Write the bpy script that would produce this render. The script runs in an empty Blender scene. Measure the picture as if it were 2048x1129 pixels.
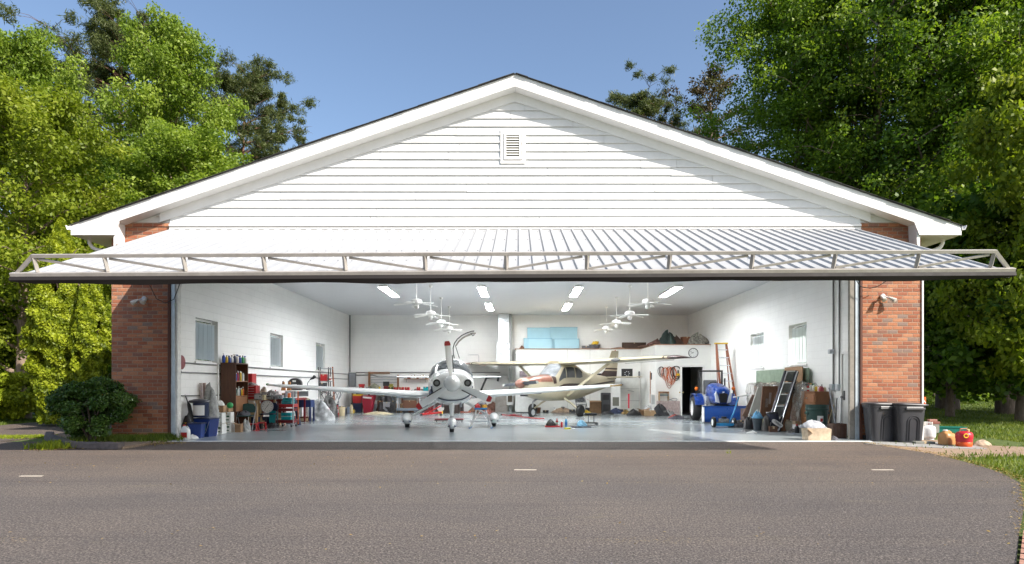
import bpy, bmesh, math, random
import numpy as np
from mathutils import Vector, Matrix
random.seed(7)
scn = bpy.context.scene
COL = scn.collection
R = math.radians
F, CX, HY, DD, HH = 1250.0, 1037.0, 771.0, 14.9, 1.3   # focal length, vanishing point, camera distance and height

def sc(Y): return F / (Y + DD)                       # pixels per metre at depth Y
def G(px, py, z=0.0):                                # ground point seen at a pixel
    d = F * (HH - z) / (py - HY)
    return ((px - CX) * d / F, d - DD)
def X(px, Y): return (px - CX) * (Y + DD) / F
def Z(py, Y): return HH + (HY - py) * (Y + DD) / F

# ------------------------------------------------------------------ mesh builder
class MB:
    def __init__(s): s.v = []; s.f = []; s.m = []; s.mi = 0; s.T = None
    def add(s, vs, fs):
        n = len(s.v)
        if s.T is not None: vs = [tuple(s.T @ Vector(v)) for v in vs]
        s.v += [tuple(v) for v in vs]; s.f += [tuple(i + n for i in f) for f in fs]; s.m += [s.mi] * len(fs)
        return s
    def box(s, x0, x1, y0, y1, z0, z1):
        return s.add([(x0,y0,z0),(x1,y0,z0),(x1,y1,z0),(x0,y1,z0),(x0,y0,z1),(x1,y0,z1),(x1,y1,z1),(x0,y1,z1)],
                     [(0,3,2,1),(4,5,6,7),(0,1,5,4),(1,2,6,5),(2,3,7,6),(3,0,4,7)])
    def taper(s, w0, d0, w1, d1, z0, z1, cx=0, cy=0, ox=0, oy=0):
        a = [(-w0/2+cx,-d0/2+cy,z0),(w0/2+cx,-d0/2+cy,z0),(w0/2+cx,d0/2+cy,z0),(-w0/2+cx,d0/2+cy,z0)]
        b = [(-w1/2+cx+ox,-d1/2+cy+oy,z1),(w1/2+cx+ox,-d1/2+cy+oy,z1),(w1/2+cx+ox,d1/2+cy+oy,z1),(-w1/2+cx+ox,d1/2+cy+oy,z1)]
        return s.add(a+b, [(0,3,2,1),(4,5,6,7),(0,1,5,4),(1,2,6,5),(2,3,7,6),(3,0,4,7)])
    def loft(s, rings, cap=True, close=True):
        n = len(rings[0]); vs = [p for r in rings for p in r]; fs = []
        for i in range(len(rings)-1):
            for j in range(n if close else n-1):
                a = i*n+j; b = i*n+(j+1) % n
                fs.append((a, b, b+n, a+n))
        if cap and close:
            fs.append(tuple(range(n-1,-1,-1))); fs.append(tuple(range((len(rings)-1)*n, len(rings)*n)))
        return s.add(vs, fs)
    def cyl(s, p0, p1, r0, r1=None, n=12):
        return s.tube([p0, p1], [r0, r0 if r1 is None else r1], n)
    def tube(s, pts, r, n=8):
        pts = [Vector(p) for p in pts]
        if not isinstance(r, (list, tuple)): r = [r]*len(pts)
        rings = []; prev = None
        for i, p in enumerate(pts):
            t = (pts[min(i+1, len(pts)-1)] - pts[max(i-1, 0)])
            t = t.normalized() if t.length > 1e-9 else Vector((0,0,1))
            if prev is None:
                u = Vector((0,0,1)) if abs(t.z) < .9 else Vector((1,0,0))
            else: u = prev
            a = (u - t*u.dot(t))
            if a.length < 1e-6: a = t.orthogonal()
            a.normalize(); b = t.cross(a); prev = a
            rings.append([p + a*(math.cos(2*math.pi*k/n)*r[i]) + b*(math.sin(2*math.pi*k/n)*r[i]) for k in range(n)])
        return s.loft(rings)
    def bar(s, p0, p1, w, h=None, up=(0,0,1)):
        p0, p1 = Vector(p0), Vector(p1); h = h or w
        t = (p1-p0).normalized(); u = Vector(up)
        a = u - t*u.dot(t)
        if a.length < 1e-5: a = t.orthogonal()
        a.normalize(); b = t.cross(a)
        rr = []
        for p in (p0, p1): rr.append([p+a*h/2+b*w/2, p+a*h/2-b*w/2, p-a*h/2-b*w/2, p-a*h/2+b*w/2])
        return s.loft(rr)
    def lathe(s, prof, c=(0,0,0), n=18, axis='Z', sy=1.0):
        rings = []
        for r, z in prof:
            ring = []
            for k in range(n):
                a = 2*math.pi*k/n; x, y = r*math.cos(a), r*math.sin(a)*sy
                ring.append({'Z': (c[0]+x, c[1]+y, c[2]+z), 'Y': (c[0]+x, c[1]-z, c[2]+y), 'X': (c[0]+z, c[1]+x, c[2]+y)}[axis])
            rings.append(ring)
        return s.loft(rings)
    def ball(s, c, r, n=12, m=8):
        if not isinstance(r, (list, tuple)): r = (r, r, r)
        rings = []
        for i in range(m+1):
            t = math.pi*i/m - math.pi/2
            q = max(math.cos(t), .02)
            rings.append([(c[0]+r[0]*q*math.cos(2*math.pi*k/n), c[1]+r[1]*q*math.sin(2*math.pi*k/n), c[2]+r[2]*math.sin(t)) for k in range(n)])
        return s.loft(rings)
    def prism(s, poly, a0, a1, plane='XZ'):
        def P(u, v, w): return {'XZ': (u, w, v), 'XY': (u, v, w), 'YZ': (w, u, v)}[plane]
        n = len(poly)
        return s.add([P(u, v, a0) for u, v in poly] + [P(u, v, a1) for u, v in poly],
                     [tuple(range(n)), tuple(range(2*n-1, n-1, -1))] + [(i, i+n, (i+1) % n+n, (i+1) % n) for i in range(n)])
    def heap(s, w, d, h, seed, n=40, m=14, rough=.35):
        rng = random.Random(seed); rings = []; n, m = max(n, 40), max(m, 14)
        ph = [rng.uniform(0, 6.28) for _ in range(12)]; fr = [rng.choice((2,3,4)) for _ in range(3)]; f2 = [rng.choice((5,7,8,9,11)) for _ in range(4)]
        for i in range(m+1):
            t = i/m; q = ((1-t**1.7)**.62 if h < .8*w else 1-.6*t**1.8)+.03 if i < m else .05
            ring = []
            for k in range(n):
                a = 2*math.pi*k/n
                big = .5*math.sin(fr[0]*a+ph[0])+.4*math.sin(fr[1]*a+ph[1]+3*t)
                fold = sum(abs(math.sin(f2[j]*a*.5+ph[2+j]+(4+j)*t)) for j in range(4))/4-.6
                f = 1 + rough*(.45*big+.75*fold+rng.uniform(-.07, .07))
                z = h*t*(1+rough*.5*math.sin(2*a+ph[7])*(1-.4*t)+rough*.35*math.sin(3*a+ph[8])) + (rough*h*.16*(abs(math.sin(5*a+ph[9]+7*t))-.5) if i else 0)
                ring.append((w/2*q*f*math.cos(a), d/2*q*f*math.sin(a), max(z, 0)))
            rings.append(ring)
        return s.loft(rings)
    def mesh(s, name, mats, smooth=False):
        me = bpy.data.meshes.new(name)
        me.from_pydata(s.v, [], s.f)
        for m in (mats if isinstance(mats, (list, tuple)) else [mats]): me.materials.append(m)
        me.polygons.foreach_set('material_index', s.m)
        bm = bmesh.new(); bm.from_mesh(me); bmesh.ops.recalc_face_normals(bm, faces=bm.faces[:]); bm.to_mesh(me); bm.free()
        if smooth:
            me.polygons.foreach_set('use_smooth', [True]*len(me.polygons))
            try: me.set_sharp_from_angle(angle=R(smooth if smooth is not True else 40))
            except Exception: pass
        me.update()
        return me

def link(o): COL.objects.link(o); return o
def thing(name, label, cat, loc=(0,0,0), rz=0, group=None, kind=None):
    o = link(bpy.data.objects.new(name, None)); o.empty_display_size = .2
    o.location = loc if len(loc) == 3 else (loc[0], loc[1], 0); o.rotation_euler = (0, 0, rz)
    if label: o['label'] = label
    if cat: o['category'] = cat
    if group: o['group'] = group
    if kind: o['kind'] = kind
    return o
def part(m, name, mats, parent, smooth=False, bev=0, label=None, kind=None, sub=0, loc=None, rot=None):
    o = link(bpy.data.objects.new(name, m.mesh(name, mats, smooth) if isinstance(m, MB) else m)); o.parent = parent
    if bev:
        b = o.modifiers.new('bevel', 'BEVEL'); b.width = bev; b.segments = 2; b.limit_method = 'ANGLE'; b.angle_limit = R(35)
    if sub:
        b = o.modifiers.new('sub', 'SUBSURF'); b.levels = sub; b.render_levels = sub
    if label: o['label'] = label
    if kind: o['kind'] = kind
    if loc: o.location = loc
    if rot: o.rotation_euler = rot
    return o
def solo(m, name, mats, label, cat, loc=(0,0,0), rz=0, group=None, kind=None, smooth=False, bev=0, sub=0):
    o = part(m, name, mats, None, smooth, bev, sub=sub)
    o.location = loc if len(loc) == 3 else (loc[0], loc[1], 0); o.rotation_euler = (0, 0, rz)
    if label: o['label'] = label
    if cat: o['category'] = cat
    if group: o['group'] = group
    if kind: o['kind'] = kind
    return o
def copy_tree(o, parent=None, loc=None, rz=None, label=None, group=None):
    c = o.copy(); link(c); c.parent = parent
    if loc is not None: c.location = loc if len(loc) == 3 else (loc[0], loc[1], 0)
    if rz is not None: c.rotation_euler = (0, 0, rz)
    if label: c['label'] = label
    if group: c['group'] = group
    for ch in [q for q in bpy.data.objects if q.parent == o]: copy_tree(ch, c)
    return c

# ------------------------------------------------------------------ materials
class NT:
    def __init__(s, name):
        s.m = bpy.data.materials.new(name); s.m.use_nodes = True; s.t = s.m.node_tree; s.t.nodes.clear()
        s.out = s.n('ShaderNodeOutputMaterial')
    def n(s, typ, **kw):
        nd = s.t.nodes.new(typ)
        for k, v in kw.items(): setattr(nd, k, v)
        return nd
    def l(s, a, b): s.t.links.new(a, b)
    def setin(s, nd, i, v):
        if hasattr(v, 'is_linked') or isinstance(v, bpy.types.NodeSocket): s.l(v, nd.inputs[i])
        else:
            if isinstance(v, tuple) and len(v) == 3 and nd.inputs[i].type == 'RGBA': v = v + (1,)
            nd.inputs[i].default_value = v
    def math(s, op, a, b=0.0, c=None):
        nd = s.n('ShaderNodeMath', operation=op); s.setin(nd, 0, a); s.setin(nd, 1, b)
        if c is not None: s.setin(nd, 2, c)
        return nd.outputs[0]
    def mix(s, f, a, b, mode='MIX'):
        nd = s.n('ShaderNodeMix', data_type='RGBA', blend_type=mode); s.setin(nd, 0, f)
        s.setin(nd, 6, a if not (isinstance(a, tuple) and len(a) == 3) else a+(1,)); s.setin(nd, 7, b if not (isinstance(b, tuple) and len(b) == 3) else b+(1,))
        return nd.outputs[2]
    def noise(s, scale, detail=4, rough=.6, vec=None, out=0):
        nd = s.n('ShaderNodeTexNoise'); nd.inputs['Scale'].default_value = scale; nd.inputs['Detail'].default_value = detail; nd.inputs['Roughness'].default_value = rough
        if vec is None: vec = s.coord()
        s.l(vec, nd.inputs['Vector']); return nd.outputs[out]
    def coord(s, which='Object'):
        if not hasattr(s, '_tc'): s._tc = s.n('ShaderNodeTexCoord')
        return s._tc.outputs[which]
    def ramp(s, f, stops, interp='LINEAR'):
        nd = s.n('ShaderNodeValToRGB'); nd.color_ramp.interpolation = interp; s.l(f, nd.inputs[0])
        el = nd.color_ramp.elements
        while len(el) < len(stops): el.new(.5)
        for e, (p, c) in zip(el, stops): e.position = p; e.color = (c if isinstance(c, tuple) else (c, c, c)) + (1,)
        return nd.outputs[0]
    def scale(s, vec, xyz):
        nd = s.n('ShaderNodeMapping'); s.l(vec, nd.inputs[0]); nd.inputs['Scale'].default_value = xyz; return nd.outputs[0]
    def bump(s, h, strength=.3, dist=.01):
        nd = s.n('ShaderNodeBump'); nd.inputs['Strength'].default_value = strength; nd.inputs['Distance'].default_value = dist
        s.l(h, nd.inputs['Height']); return nd.outputs[0]
    def bsdf(s, col, rough=.5, metal=0, bump=None, **kw):
        b = s.n('ShaderNodeBsdfPrincipled'); s.setin(b, 'Base Color', col if not (isinstance(col, tuple) and len(col) == 3) else col+(1,))
        s.setin(b, 'Roughness', rough); s.setin(b, 'Metallic', metal)
        if bump is not None: s.l(bump, b.inputs['Normal'])
        for k, v in kw.items(): s.setin(b, k.replace('_', ' '), v)
        return b.outputs[0]
    def done(s, sh): s.l(sh, s.out.inputs[0]); return s.m

_mc = {}
def M(col, rough=.5, metal=0, var=.12, sc_=6.0, bump=0, coat=0):
    """plain painted / plastic / metal / cloth material with a little wear and grain"""
    key = (col, rough, metal, var, sc_, bump, coat)
    if key in _mc: return _mc[key]
    n = NT('surface_%d' % len(_mc))
    f = n.noise(sc_, 6, .65)
    k = n.ramp(f, [(.3, 1-var), (.7, 1+var*.35)])
    c = n.mix(1.0, col, k, 'MULTIPLY')
    r = n.math('MULTIPLY_ADD', f, .25, max(.02, rough-.12))
    bp = n.bump(n.noise(sc_*6, 4), bump, .01) if bump else None
    kw = {}
    if coat: kw['Coat_Weight'] = coat
    _mc[key] = n.done(n.bsdf(c, r, metal, bp, **kw))
    return _mc[key]

def brick_mat():
    n = NT('brick'); sep = n.n('ShaderNodeSeparateXYZ'); n.l(n.coord(), sep.inputs[0])
    u = n.math('ADD', sep.outputs[0], sep.outputs[1]); v = sep.outputs[2]
    h, w, mo = .0905, .240, .012
    row = n.math('FLOOR', n.math('DIVIDE', v, h))
    off = n.math('MULTIPLY', n.math('MODULO', n.math('ADD', row, 100.0), 2.0), .5)
    wob = n.math('MULTIPLY', n.noise(9, 2), .006)
    uu = n.math('ADD', n.math('DIVIDE', n.math('ADD', n.math('ADD', u, 50.0), wob), w), off)
    col = n.math('FLOOR', uu)
    fu = n.math('MULTIPLY', n.math('FRACT', uu), w); fv = n.math('MULTIPLY', n.math('FRACT', n.math('DIVIDE', n.math('ADD', v, wob), h)), h)
    du = n.math('MINIMUM', fu, n.math('SUBTRACT', w, fu)); dv = n.math('MINIMUM', fv, n.math('SUBTRACT', h, fv))
    d = n.math('MINIMUM', du, dv)
    rag = n.math('MULTIPLY', n.math('SUBTRACT', n.noise(40, 3), .5), .012)
    mask = n.ramp(n.math('ADD', d, rag), [(mo*.35, 0.0), (mo*.85, 1.0)])
    cmb = n.n('ShaderNodeCombineXYZ'); n.l(row, cmb.inputs[0]); n.l(col, cmb.inputs[1])
    wn = n.n('ShaderNodeTexWhiteNoise', noise_dimensions='3D'); n.l(cmb.outputs[0], wn.inputs['Vector'])
    bc = n.ramp(wn.outputs['Value'], [(0, (.42,.175,.085)), (.16, (.33,.12,.06)), (.34, (.47,.205,.10)), (.5, (.39,.145,.07)), (.62, (.50,.24,.125)), (.76, (.36,.135,.07)), (.88, (.27,.14,.095)), (.95, (.27,.20,.16))], 'CONSTANT')
    grain = n.ramp(n.noise(28, 6, .7), [(.3, .72), (.72, 1.18)])
    bc = n.mix(1, bc, grain, 'MULTIPLY'); bc = n.mix(1, bc, (.90,.83,.84), 'MULTIPLY'); bc = n.mix(n.ramp(n.noise(.9, 5, .7), [(.5, 0.0), (.75, .35)]), bc, (.20,.12,.09))
    speck = n.ramp(n.noise(60, 2), [(.62, 0.0), (.72, .55)])
    bc = n.mix(speck, bc, (.16,.12,.10))
    mort = n.mix(n.noise(30, 3), (.26,.175,.125), (.42,.31,.23))
    c = n.mix(mask, mort, bc)
    b = n.bump(n.math('ADD', n.math('MULTIPLY', mask, 1.0), n.math('MULTIPLY', n.noise(50, 4), .35)), .8, .012)
    return n.done(n.bsdf(c, .85, 0, b))

def block_mat(col=(.89,.885,.865)):
    n = NT('painted_block'); sep = n.n('ShaderNodeSeparateXYZ'); n.l(n.coord(), sep.inputs[0])
    cmb = n.n('ShaderNodeCombineXYZ'); n.l(n.math('ADD', sep.outputs[0], sep.outputs[1]), cmb.inputs[0]); n.l(sep.outputs[2], cmb.inputs[1])
    br = n.n('ShaderNodeTexBrick'); n.l(cmb.outputs[0], br.inputs['Vector'])
    br.inputs['Scale'].default_value = 1; br.inputs['Brick Width'].default_value = .41; br.inputs['Row Height'].default_value = .205; br.inputs['Mortar Size'].default_value = .006
    br.inputs['Mortar Smooth'].default_value = .6
    dirt = n.ramp(n.noise(1.3, 6, .7), [(.35, .95), (.65, 1.0)])
    c = n.mix(1, col, dirt, 'MULTIPLY')
    c = n.mix(n.math('MULTIPLY', br.outputs['Fac'], .28), c, (.60,.60,.58))
    b = n.bump(n.math('ADD', n.math('MULTIPLY', br.outputs['Fac'], -1.0), n.math('MULTIPLY', n.noise(45, 3), .3)), .5, .008)
    return n.done(n.bsdf(c, .7, 0, b))

def asphalt_mat():
    n = NT('asphalt'); co = n.coord()
    fine = n.noise(52, 4, .85, co); med = n.noise(16, 5, .8, co); big = n.noise(.45, 5, .6, co)
    st = n.noise(.9, 5, .65, n.scale(co, (.18, 1.3, 1)))
    c = n.ramp(fine, [(.40, (.020,.0175,.016)), (.5, (.077,.069,.0635)), (.60, (.192,.174,.161))])
    c = n.mix(1, c, n.ramp(med, [(.38, .76), (.62, 1.24)]), 'MULTIPLY')
    c = n.mix(1, c, n.ramp(big, [(.3, (.86,.84,.84)), (.7, (1.16,1.1,1.04))]), 'MULTIPLY')
    c = n.mix(1, c, n.ramp(st, [(.3, (.84,.84,.87)), (.7, (1.14,1.09,1.04))]), 'MULTIPLY')
    chips = n.n('ShaderNodeTexVoronoi'); chips.inputs['Scale'].default_value = 48; n.l(co, chips.inputs['Vector'])
    cm = n.ramp(chips.outputs['Distance'], [(.10, 1.0), (.2, 0.0)])
    pick = n.ramp(n.noise(23, 2, .5, co), [(.6, 0.0), (.66, .8)])
    c = n.mix(n.math('MULTIPLY', cm, pick), c, (.40,.37,.33))
    # dry pollen and moss dust lying in low streaks
    po = n.ramp(n.noise(1.1, 7, .75, n.scale(co, (.35, 1.4, 1))), [(.60, 0.0), (.74, .5)])
    po = n.math('MULTIPLY', po, n.ramp(n.noise(60, 3, .7, co), [(.45, 0.0), (.62, 1.0)]))
    c = n.mix(po, c, (.30,.25,.10))
    sep = n.n('ShaderNodeSeparateXYZ'); n.l(co, sep.inputs[0]); yy = n.math('ADD', sep.outputs[1], n.math('MULTIPLY', n.math('SUBTRACT', n.noise(1.2, 5, .7, co), .5), .16))
    for y0, w_, k_ in ((-6.44,.045,.75),(-3.62,.05,.6),(-9.55,.03,.45),(-4.6,.25,.22),(-8.1,.12,.18),(-11.2,.10,.25)):      # paving seams and worn lanes running across the apron
        d = n.math('ABSOLUTE', n.math('SUBTRACT', yy, y0)); sm = n.math('MULTIPLY', n.ramp(d, [(0.0, 1.0), (w_, 0.0)]), n.ramp(n.noise(2.3, 5, .75, co), [(.36, .15), (.6, 1.0)]))
        c = n.mix(n.math('MULTIPLY', sm, k_), c, (.035,.028,.022))
        if w_ < .06:
            d2 = n.math('ABSOLUTE', n.math('SUBTRACT', yy, y0-.09)); sm2 = n.math('MULTIPLY', n.ramp(d2, [(0.0, 1.0), (.16, 0.0)]), n.ramp(n.noise(26, 4, .8, co), [(.56, 0.0), (.64, .9)])); sm2 = n.math('MULTIPLY', sm2, n.ramp(n.noise(.8, 3, .6, co), [(.45, 0.0), (.6, 1.0)]))
            c = n.mix(sm2, c, (.34,.24,.10))
    brn = n.ramp(n.math('MULTIPLY', n.math('ADD', yy, 7.0), .14), [(0.0, 0.0), (.45, .55)]); c = n.mix(brn, c, n.mix(1, c, (1.12,.93,.78), 'MULTIPLY'))
    oil = n.math('MULTIPLY', n.ramp(n.noise(.75, 6, .65, co), [(.60, 0.0), (.70, .35)]), 1.0); c = n.mix(oil, c, (.05,.045,.045))
    b = n.bump(n.math('ADD', fine, n.math('MULTIPLY', chips.outputs['Distance'], .6)), .9, .008)
    return n.done(n.bsdf(c, .88, 0, b))

def epoxy_mat():
    n = NT('epoxy_floor'); co = n.coord()
    big = n.noise(.5, 6, .65, n.scale(co, (.5, 1.5, 1)))
    c = n.ramp(big, [(.3, (.285,.32,.335)), (.7, (.33,.37,.385))])
    c = n.mix(n.ramp(n.noise(1.1, 7, .7, co), [(.55, 0.0), (.8, .12)]), c, (.46,.48,.49))
    c = n.mix(n.ramp(n.noise(5, 7, .8, n.scale(co, (.6, 1.5, 1))), [(.68, 0.0), (.78, .18)]), c, (.28,.29,.30))
    r = .20
    return n.done(n.bsdf(c, r, 0, None, Specular_IOR_Level=.42))

def grass_ground():
    n = NT('turf'); co = n.coord()
    c = n.ramp(n.noise(7, 6, .8, co), [(.25, (.035,.06,.010)), (.5, (.085,.13,.022)), (.75, (.16,.19,.05))])
    c = n.mix(n.ramp(n.noise(.35, 4, .6, co), [(.5, 0.0), (.7, .5)]), c, (.13,.15,.035))
    return n.done(n.bsdf(c, .95, 0, n.bump(n.noise(60, 4), 1, .03)))

def dirt_mat(a=(.16,.11,.07), b_=(.32,.24,.17)):
    n = NT('dirt'); co = n.coord()
    c = n.ramp(n.noise(22, 7, .8, co), [(.3, a), (.7, b_)])
    return n.done(n.bsdf(c, .95, 0, n.bump(n.noise(50, 5), 1, .03)))

def white_paint(rough=.45, col=(.78,.77,.755), dirt=.08, name='white_paint'):
    n = NT(name); co = n.coord()
    k = n.ramp(n.noise(2.5, 7, .75, co), [(.3, 1-dirt), (.6, 1.0)])
    c = n.mix(1, col, k, 'MULTIPLY')
    c = n.mix(n.ramp(n.noise(9, 7, .8, n.scale(co, (1, 1, .25))), [(.66, 0.0), (.8, .35)]), c, (.42,.39,.34))
    return n.done(n.bsdf(c, rough, 0, n.bump(n.noise(30, 3), .12, .004)))

def shingle_mat():
    n = NT('shingles'); br = n.n('ShaderNodeTexBrick'); n.l(n.coord(), br.inputs['Vector'])
    br.inputs['Scale'].default_value = 1; br.inputs['Brick Width'].default_value = .33; br.inputs['Row Height'].default_value = .14; br.inputs['Mortar Size'].default_value = .008
    br.inputs['Color1'].default_value = (.03,.03,.032,1); br.inputs['Color2'].default_value = (.07,.066,.062,1); br.inputs['Mortar'].default_value = (.015,.015,.015,1)
    return n.done(n.bsdf(n.mix(1, br.outputs['Color'], n.ramp(n.noise(80, 3), [(.3, .6), (.7, 1.4)]), 'MULTIPLY'), .9))

def wood_mat(a, b_, name='wood', rough=.5, sc_=(6, 6, .6)):
    n = NT(name); co = n.scale(n.coord(), sc_)
    f = n.noise(6, 6, .7, co)
    return n.done(n.bsdf(n.ramp(f, [(.3, a), (.7, b_)]), rough, 0, n.bump(f, .15, .005)))

def glass_mat(tint=(.9,.95,.95), refl=1.0):
    n = NT('glass'); fr = n.n('ShaderNodeFresnel'); fr.inputs[0].default_value = 1.5
    tr = n.n('ShaderNodeBsdfTransparent'); tr.inputs[0].default_value = tint+(1,)
    gl = n.n('ShaderNodeBsdfGlossy'); gl.inputs['Roughness'].default_value = .02
    mx = n.n('ShaderNodeMixShader'); geo = n.n('ShaderNodeNewGeometry'); n.l(n.math('MULTIPLY', n.math('MULTIPLY', fr.outputs[0], refl), n.math('SUBTRACT', 1.0, geo.outputs['Backfacing'])), mx.inputs[0]); n.l(tr.outputs[0], mx.inputs[1]); n.l(gl.outputs[0], mx.inputs[2])
    return n.done(mx.outputs[0])

def curtain_mat():
    n = NT('curtain_cloth'); a = n.n('ShaderNodeBsdfDiffuse'); a.inputs[0].default_value = (.8,.83,.88,1)
    b = n.n('ShaderNodeBsdfTranslucent'); b.inputs[0].default_value = (.85,.88,.92,1)
    mx = n.n('ShaderNodeMixShader'); mx.inputs[0].default_value = .78; n.l(a.outputs[0], mx.inputs[1]); n.l(b.outputs[0], mx.inputs[2])
    return n.done(mx.outputs[0])

BRICK = brick_mat(); BLOCK = block_mat(); ASPH = asphalt_mat(); EPOXY = epoxy_mat(); TURF = grass_ground(); DIRT = dirt_mat()
WHITE = white_paint(); SIDING = white_paint(.5, (.71,.71,.70), .12, 'siding_paint'); SHINGLE = shingle_mat()
CEILM = white_paint(.8, (.64,.65,.67), .03, 'ceiling_paint')
GLASS = glass_mat(); DARKGLASS = glass_mat((.22,.25,.28), 1.3); CURT = curtain_mat()
STEELW = white_paint(.55, (.375,.385,.395), .12, 'ribbed_steel')
def truss_mat():
    n = NT('weathered_aluminium'); co = n.coord()
    c = n.ramp(n.noise(3, 6, .7, co), [(.3, (.36,.33,.30)), (.7, (.52,.49,.46))])
    c = n.mix(n.ramp(n.noise(11, 8, .85, n.scale(co, (.5, 1, 1))), [(.62, 0.0), (.70, .8)]), c, (.12,.08,.055))
    return n.done(n.bsdf(c, .5, .35))
TRUSS = truss_mat()
GALV = M((.48,.52,.56), .38, .7); ALU = M((.62,.63,.65), .3, .85); STEEL = M((.35,.36,.38), .4, .8)
BLACK = M((.014,.014,.016), .5); RUBBER = M((.02,.02,.021), .75); DGREY = M((.06,.062,.068), .6)
RED = M((.42,.012,.014), .38); DRED = M((.17,.006,.010), .45); BLUE = M((.008,.055,.33), .35); NAVY = M((.008,.018,.065), .4)
YELLOW = M((.72,.48,.02), .45); TEAL = M((.0,.33,.38), .45); GREEN = M((.02,.30,.08), .45); DGREEN = M((.012,.06,.055), .5)
CARD = M((.42,.27,.15), .85, 0, .2, 4); CARD2 = M((.33,.20,.11), .85, 0, .25, 5); LWHITE = M((.78,.78,.76), .5); CREAM = M((.72,.66,.48), .45)
ORANGE = M((.62,.13,.02), .5); GREY = M((.30,.31,.33), .55); LGREY = M((.50,.51,.53), .5); BEIGE = M((.58,.48,.30), .7); BROWN = M((.12,.05,.025), .6)
WOODD = wood_mat((.055,.020,.010), (.13,.05,.024), 'dark_wood'); WOODM = wood_mat((.17,.075,.03), (.30,.14,.06), 'mid_wood'); WOODL = wood_mat((.38,.24,.12), (.56,.38,.21), 'light_wood')

# ------------------------------------------------------------------ camera, sun, sky
cam = bpy.data.cameras.new('camera'); co_ = link(bpy.data.objects.new('camera', cam)); scn.camera = co_
co_.location = (0, -DD, HH); co_.rotation_euler = (R(90), 0, 0)
cam.sensor_width = 36; cam.lens = 36*F/2048; cam.shift_x = -(CX-1024)/2048; cam.shift_y = (HY-564.5)/2048
cam.clip_end = 2000; cam.clip_start = .05
SUNV = Vector((2.8, -2.35, 3.03)).normalized()
sl = bpy.data.lights.new('sun', 'SUN'); sl.energy = 5.0; sl.angle = R(.5); sl.color = (1, .93, .84)
so = link(bpy.data.objects.new('sun', sl)); so.rotation_euler = SUNV.to_track_quat('Z', 'Y').to_euler(); so.location = (20, -20, 30)
w = bpy.data.worlds.new('World'); scn.world = w; w.use_nodes = True
wt = w.node_tree; bg = wt.nodes['Background']; sky = wt.nodes.new('ShaderNodeTexSky'); sky.sky_type = 'NISHITA'; sky.sun_disc = False
sky.sun_elevation = math.asin(SUNV.z); sky.sun_rotation = math.atan2(SUNV.x, SUNV.y)
sky.air_density = 1.0; sky.dust_density = 1.9; sky.ozone_density = 1.6; sky.altitude = 50
wt.links.new(sky.outputs[0], bg.inputs[0]); bg.inputs[1].default_value = .125
scn.view_settings.view_transform = 'Standard'; scn.view_settings.look = 'None'; scn.view_settings.exposure = .74; scn.view_settings.gamma = 1
scn.cycles.max_bounces = 12; scn.cycles.diffuse_bounces = 9; scn.cycles.transparent_max_bounces = 16
scn.cycles.caustics_reflective = False; scn.cycles.caustics_refractive = False
scn.cycles.use_denoising = True

# ------------------------------------------------------------------ ground, apron, floor
def struct(m, name, mats, smooth=False, kind='structure', bev=0):
    return solo(m, name, mats, None, None, kind=kind, smooth=smooth, bev=bev)
def ss(a, b, x): t = min(max((x-a)/(b-a), 0), 1); return t*t*(3-2*t)
def gh(x, y): return -.03 + ss(9, 24, y)*ss(10, 14, x)*(.95 + .1*math.sin(x*.35+y*.2)) + ss(9, 22, y)*ss(-12, -20, x)*.15
gxs = [-400,-150,-80,-50]+list(range(-40, -9, 2))+[-8,0,8,9]+[10+.8*i for i in range(38)]+[48,60,90,150,400]
gys = [-60,-20,-8,0,4,8]+[9+i for i in range(20)]+[32,40,60,90,150,300,500]
m = MB(); m.loft([[(x, y, gh(x, y)) for x in gxs] for y in gys], cap=False, close=False); struct(m, 'ground', TURF, smooth=180)
# asphalt apron: front field, curved right edge, drive leaving to the left
rc = [(1722,885.5),(1760,891),(1810,899),(1860,907),(1905,917),(1950,929),(2000,945),(2044,966),(2047,1010),(2043,1060),(2035,1129)]
rp = [G(x, y) for x, y in rc]
xr = rp[-1][0]
pts = [(-40,-30),(-6,-30),(1.5,-12.3)] + [(p[0]+random.uniform(-.03,.03), p[1]) for p in rp[::-1]] + [(8.2,-.45),(8.2,1.0),(-8.6,1.0),(-8.6,-.45),(-12.0,-.5),(-12.1,3),(-12.5,8.3),(-17.3,8.2),(-16.8,5.3),(-20,2.5),(-40,0)]
m = MB(); m.prism(pts, -.05, 0, 'XY'); struct(m, 'asphalt_apron', ASPH)
m = MB(); m.box(-8.35,8.35,-.42,15.9,-.1,.014); fl = struct(m, 'floor', EPOXY)
m = MB(); m.box(-8.32,8.14,-.52,-.422,-.1,.012); struct(m, 'threshold_strip', M((.75,.76,.76), .6, 0, .2))
m = MB(); m.box(-.16,-.148,-.4,15,.0145,.0155); m.box(-8.2,8.2,5.2,5.21,.0145,.0155); struct(m, 'floor_joint', M((.08,.085,.09), .8))
for (px, py, L) in ((1050.5,940.5,.42),(1765,940.5,.40),(62.5,953,.38)):
    gx, gy = G(px, py); m = MB(); m.box(-L/2*.82, L/2*.82, -.025, .025, 0, .004)
    solo(m, 'painted_dash', M((.62,.56,.46), .8, 0, .3, 20), {1050.5: 'short worn white paint dash in the middle of the asphalt', 1765: 'short worn white paint dash at the right of the asphalt', 62.5: 'short worn white paint dash at the left edge of the asphalt'}[px], 'road marking', (gx, gy, .001), R(random.uniform(-1.5,1.5)), 'paint dashes on the asphalt')
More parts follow.
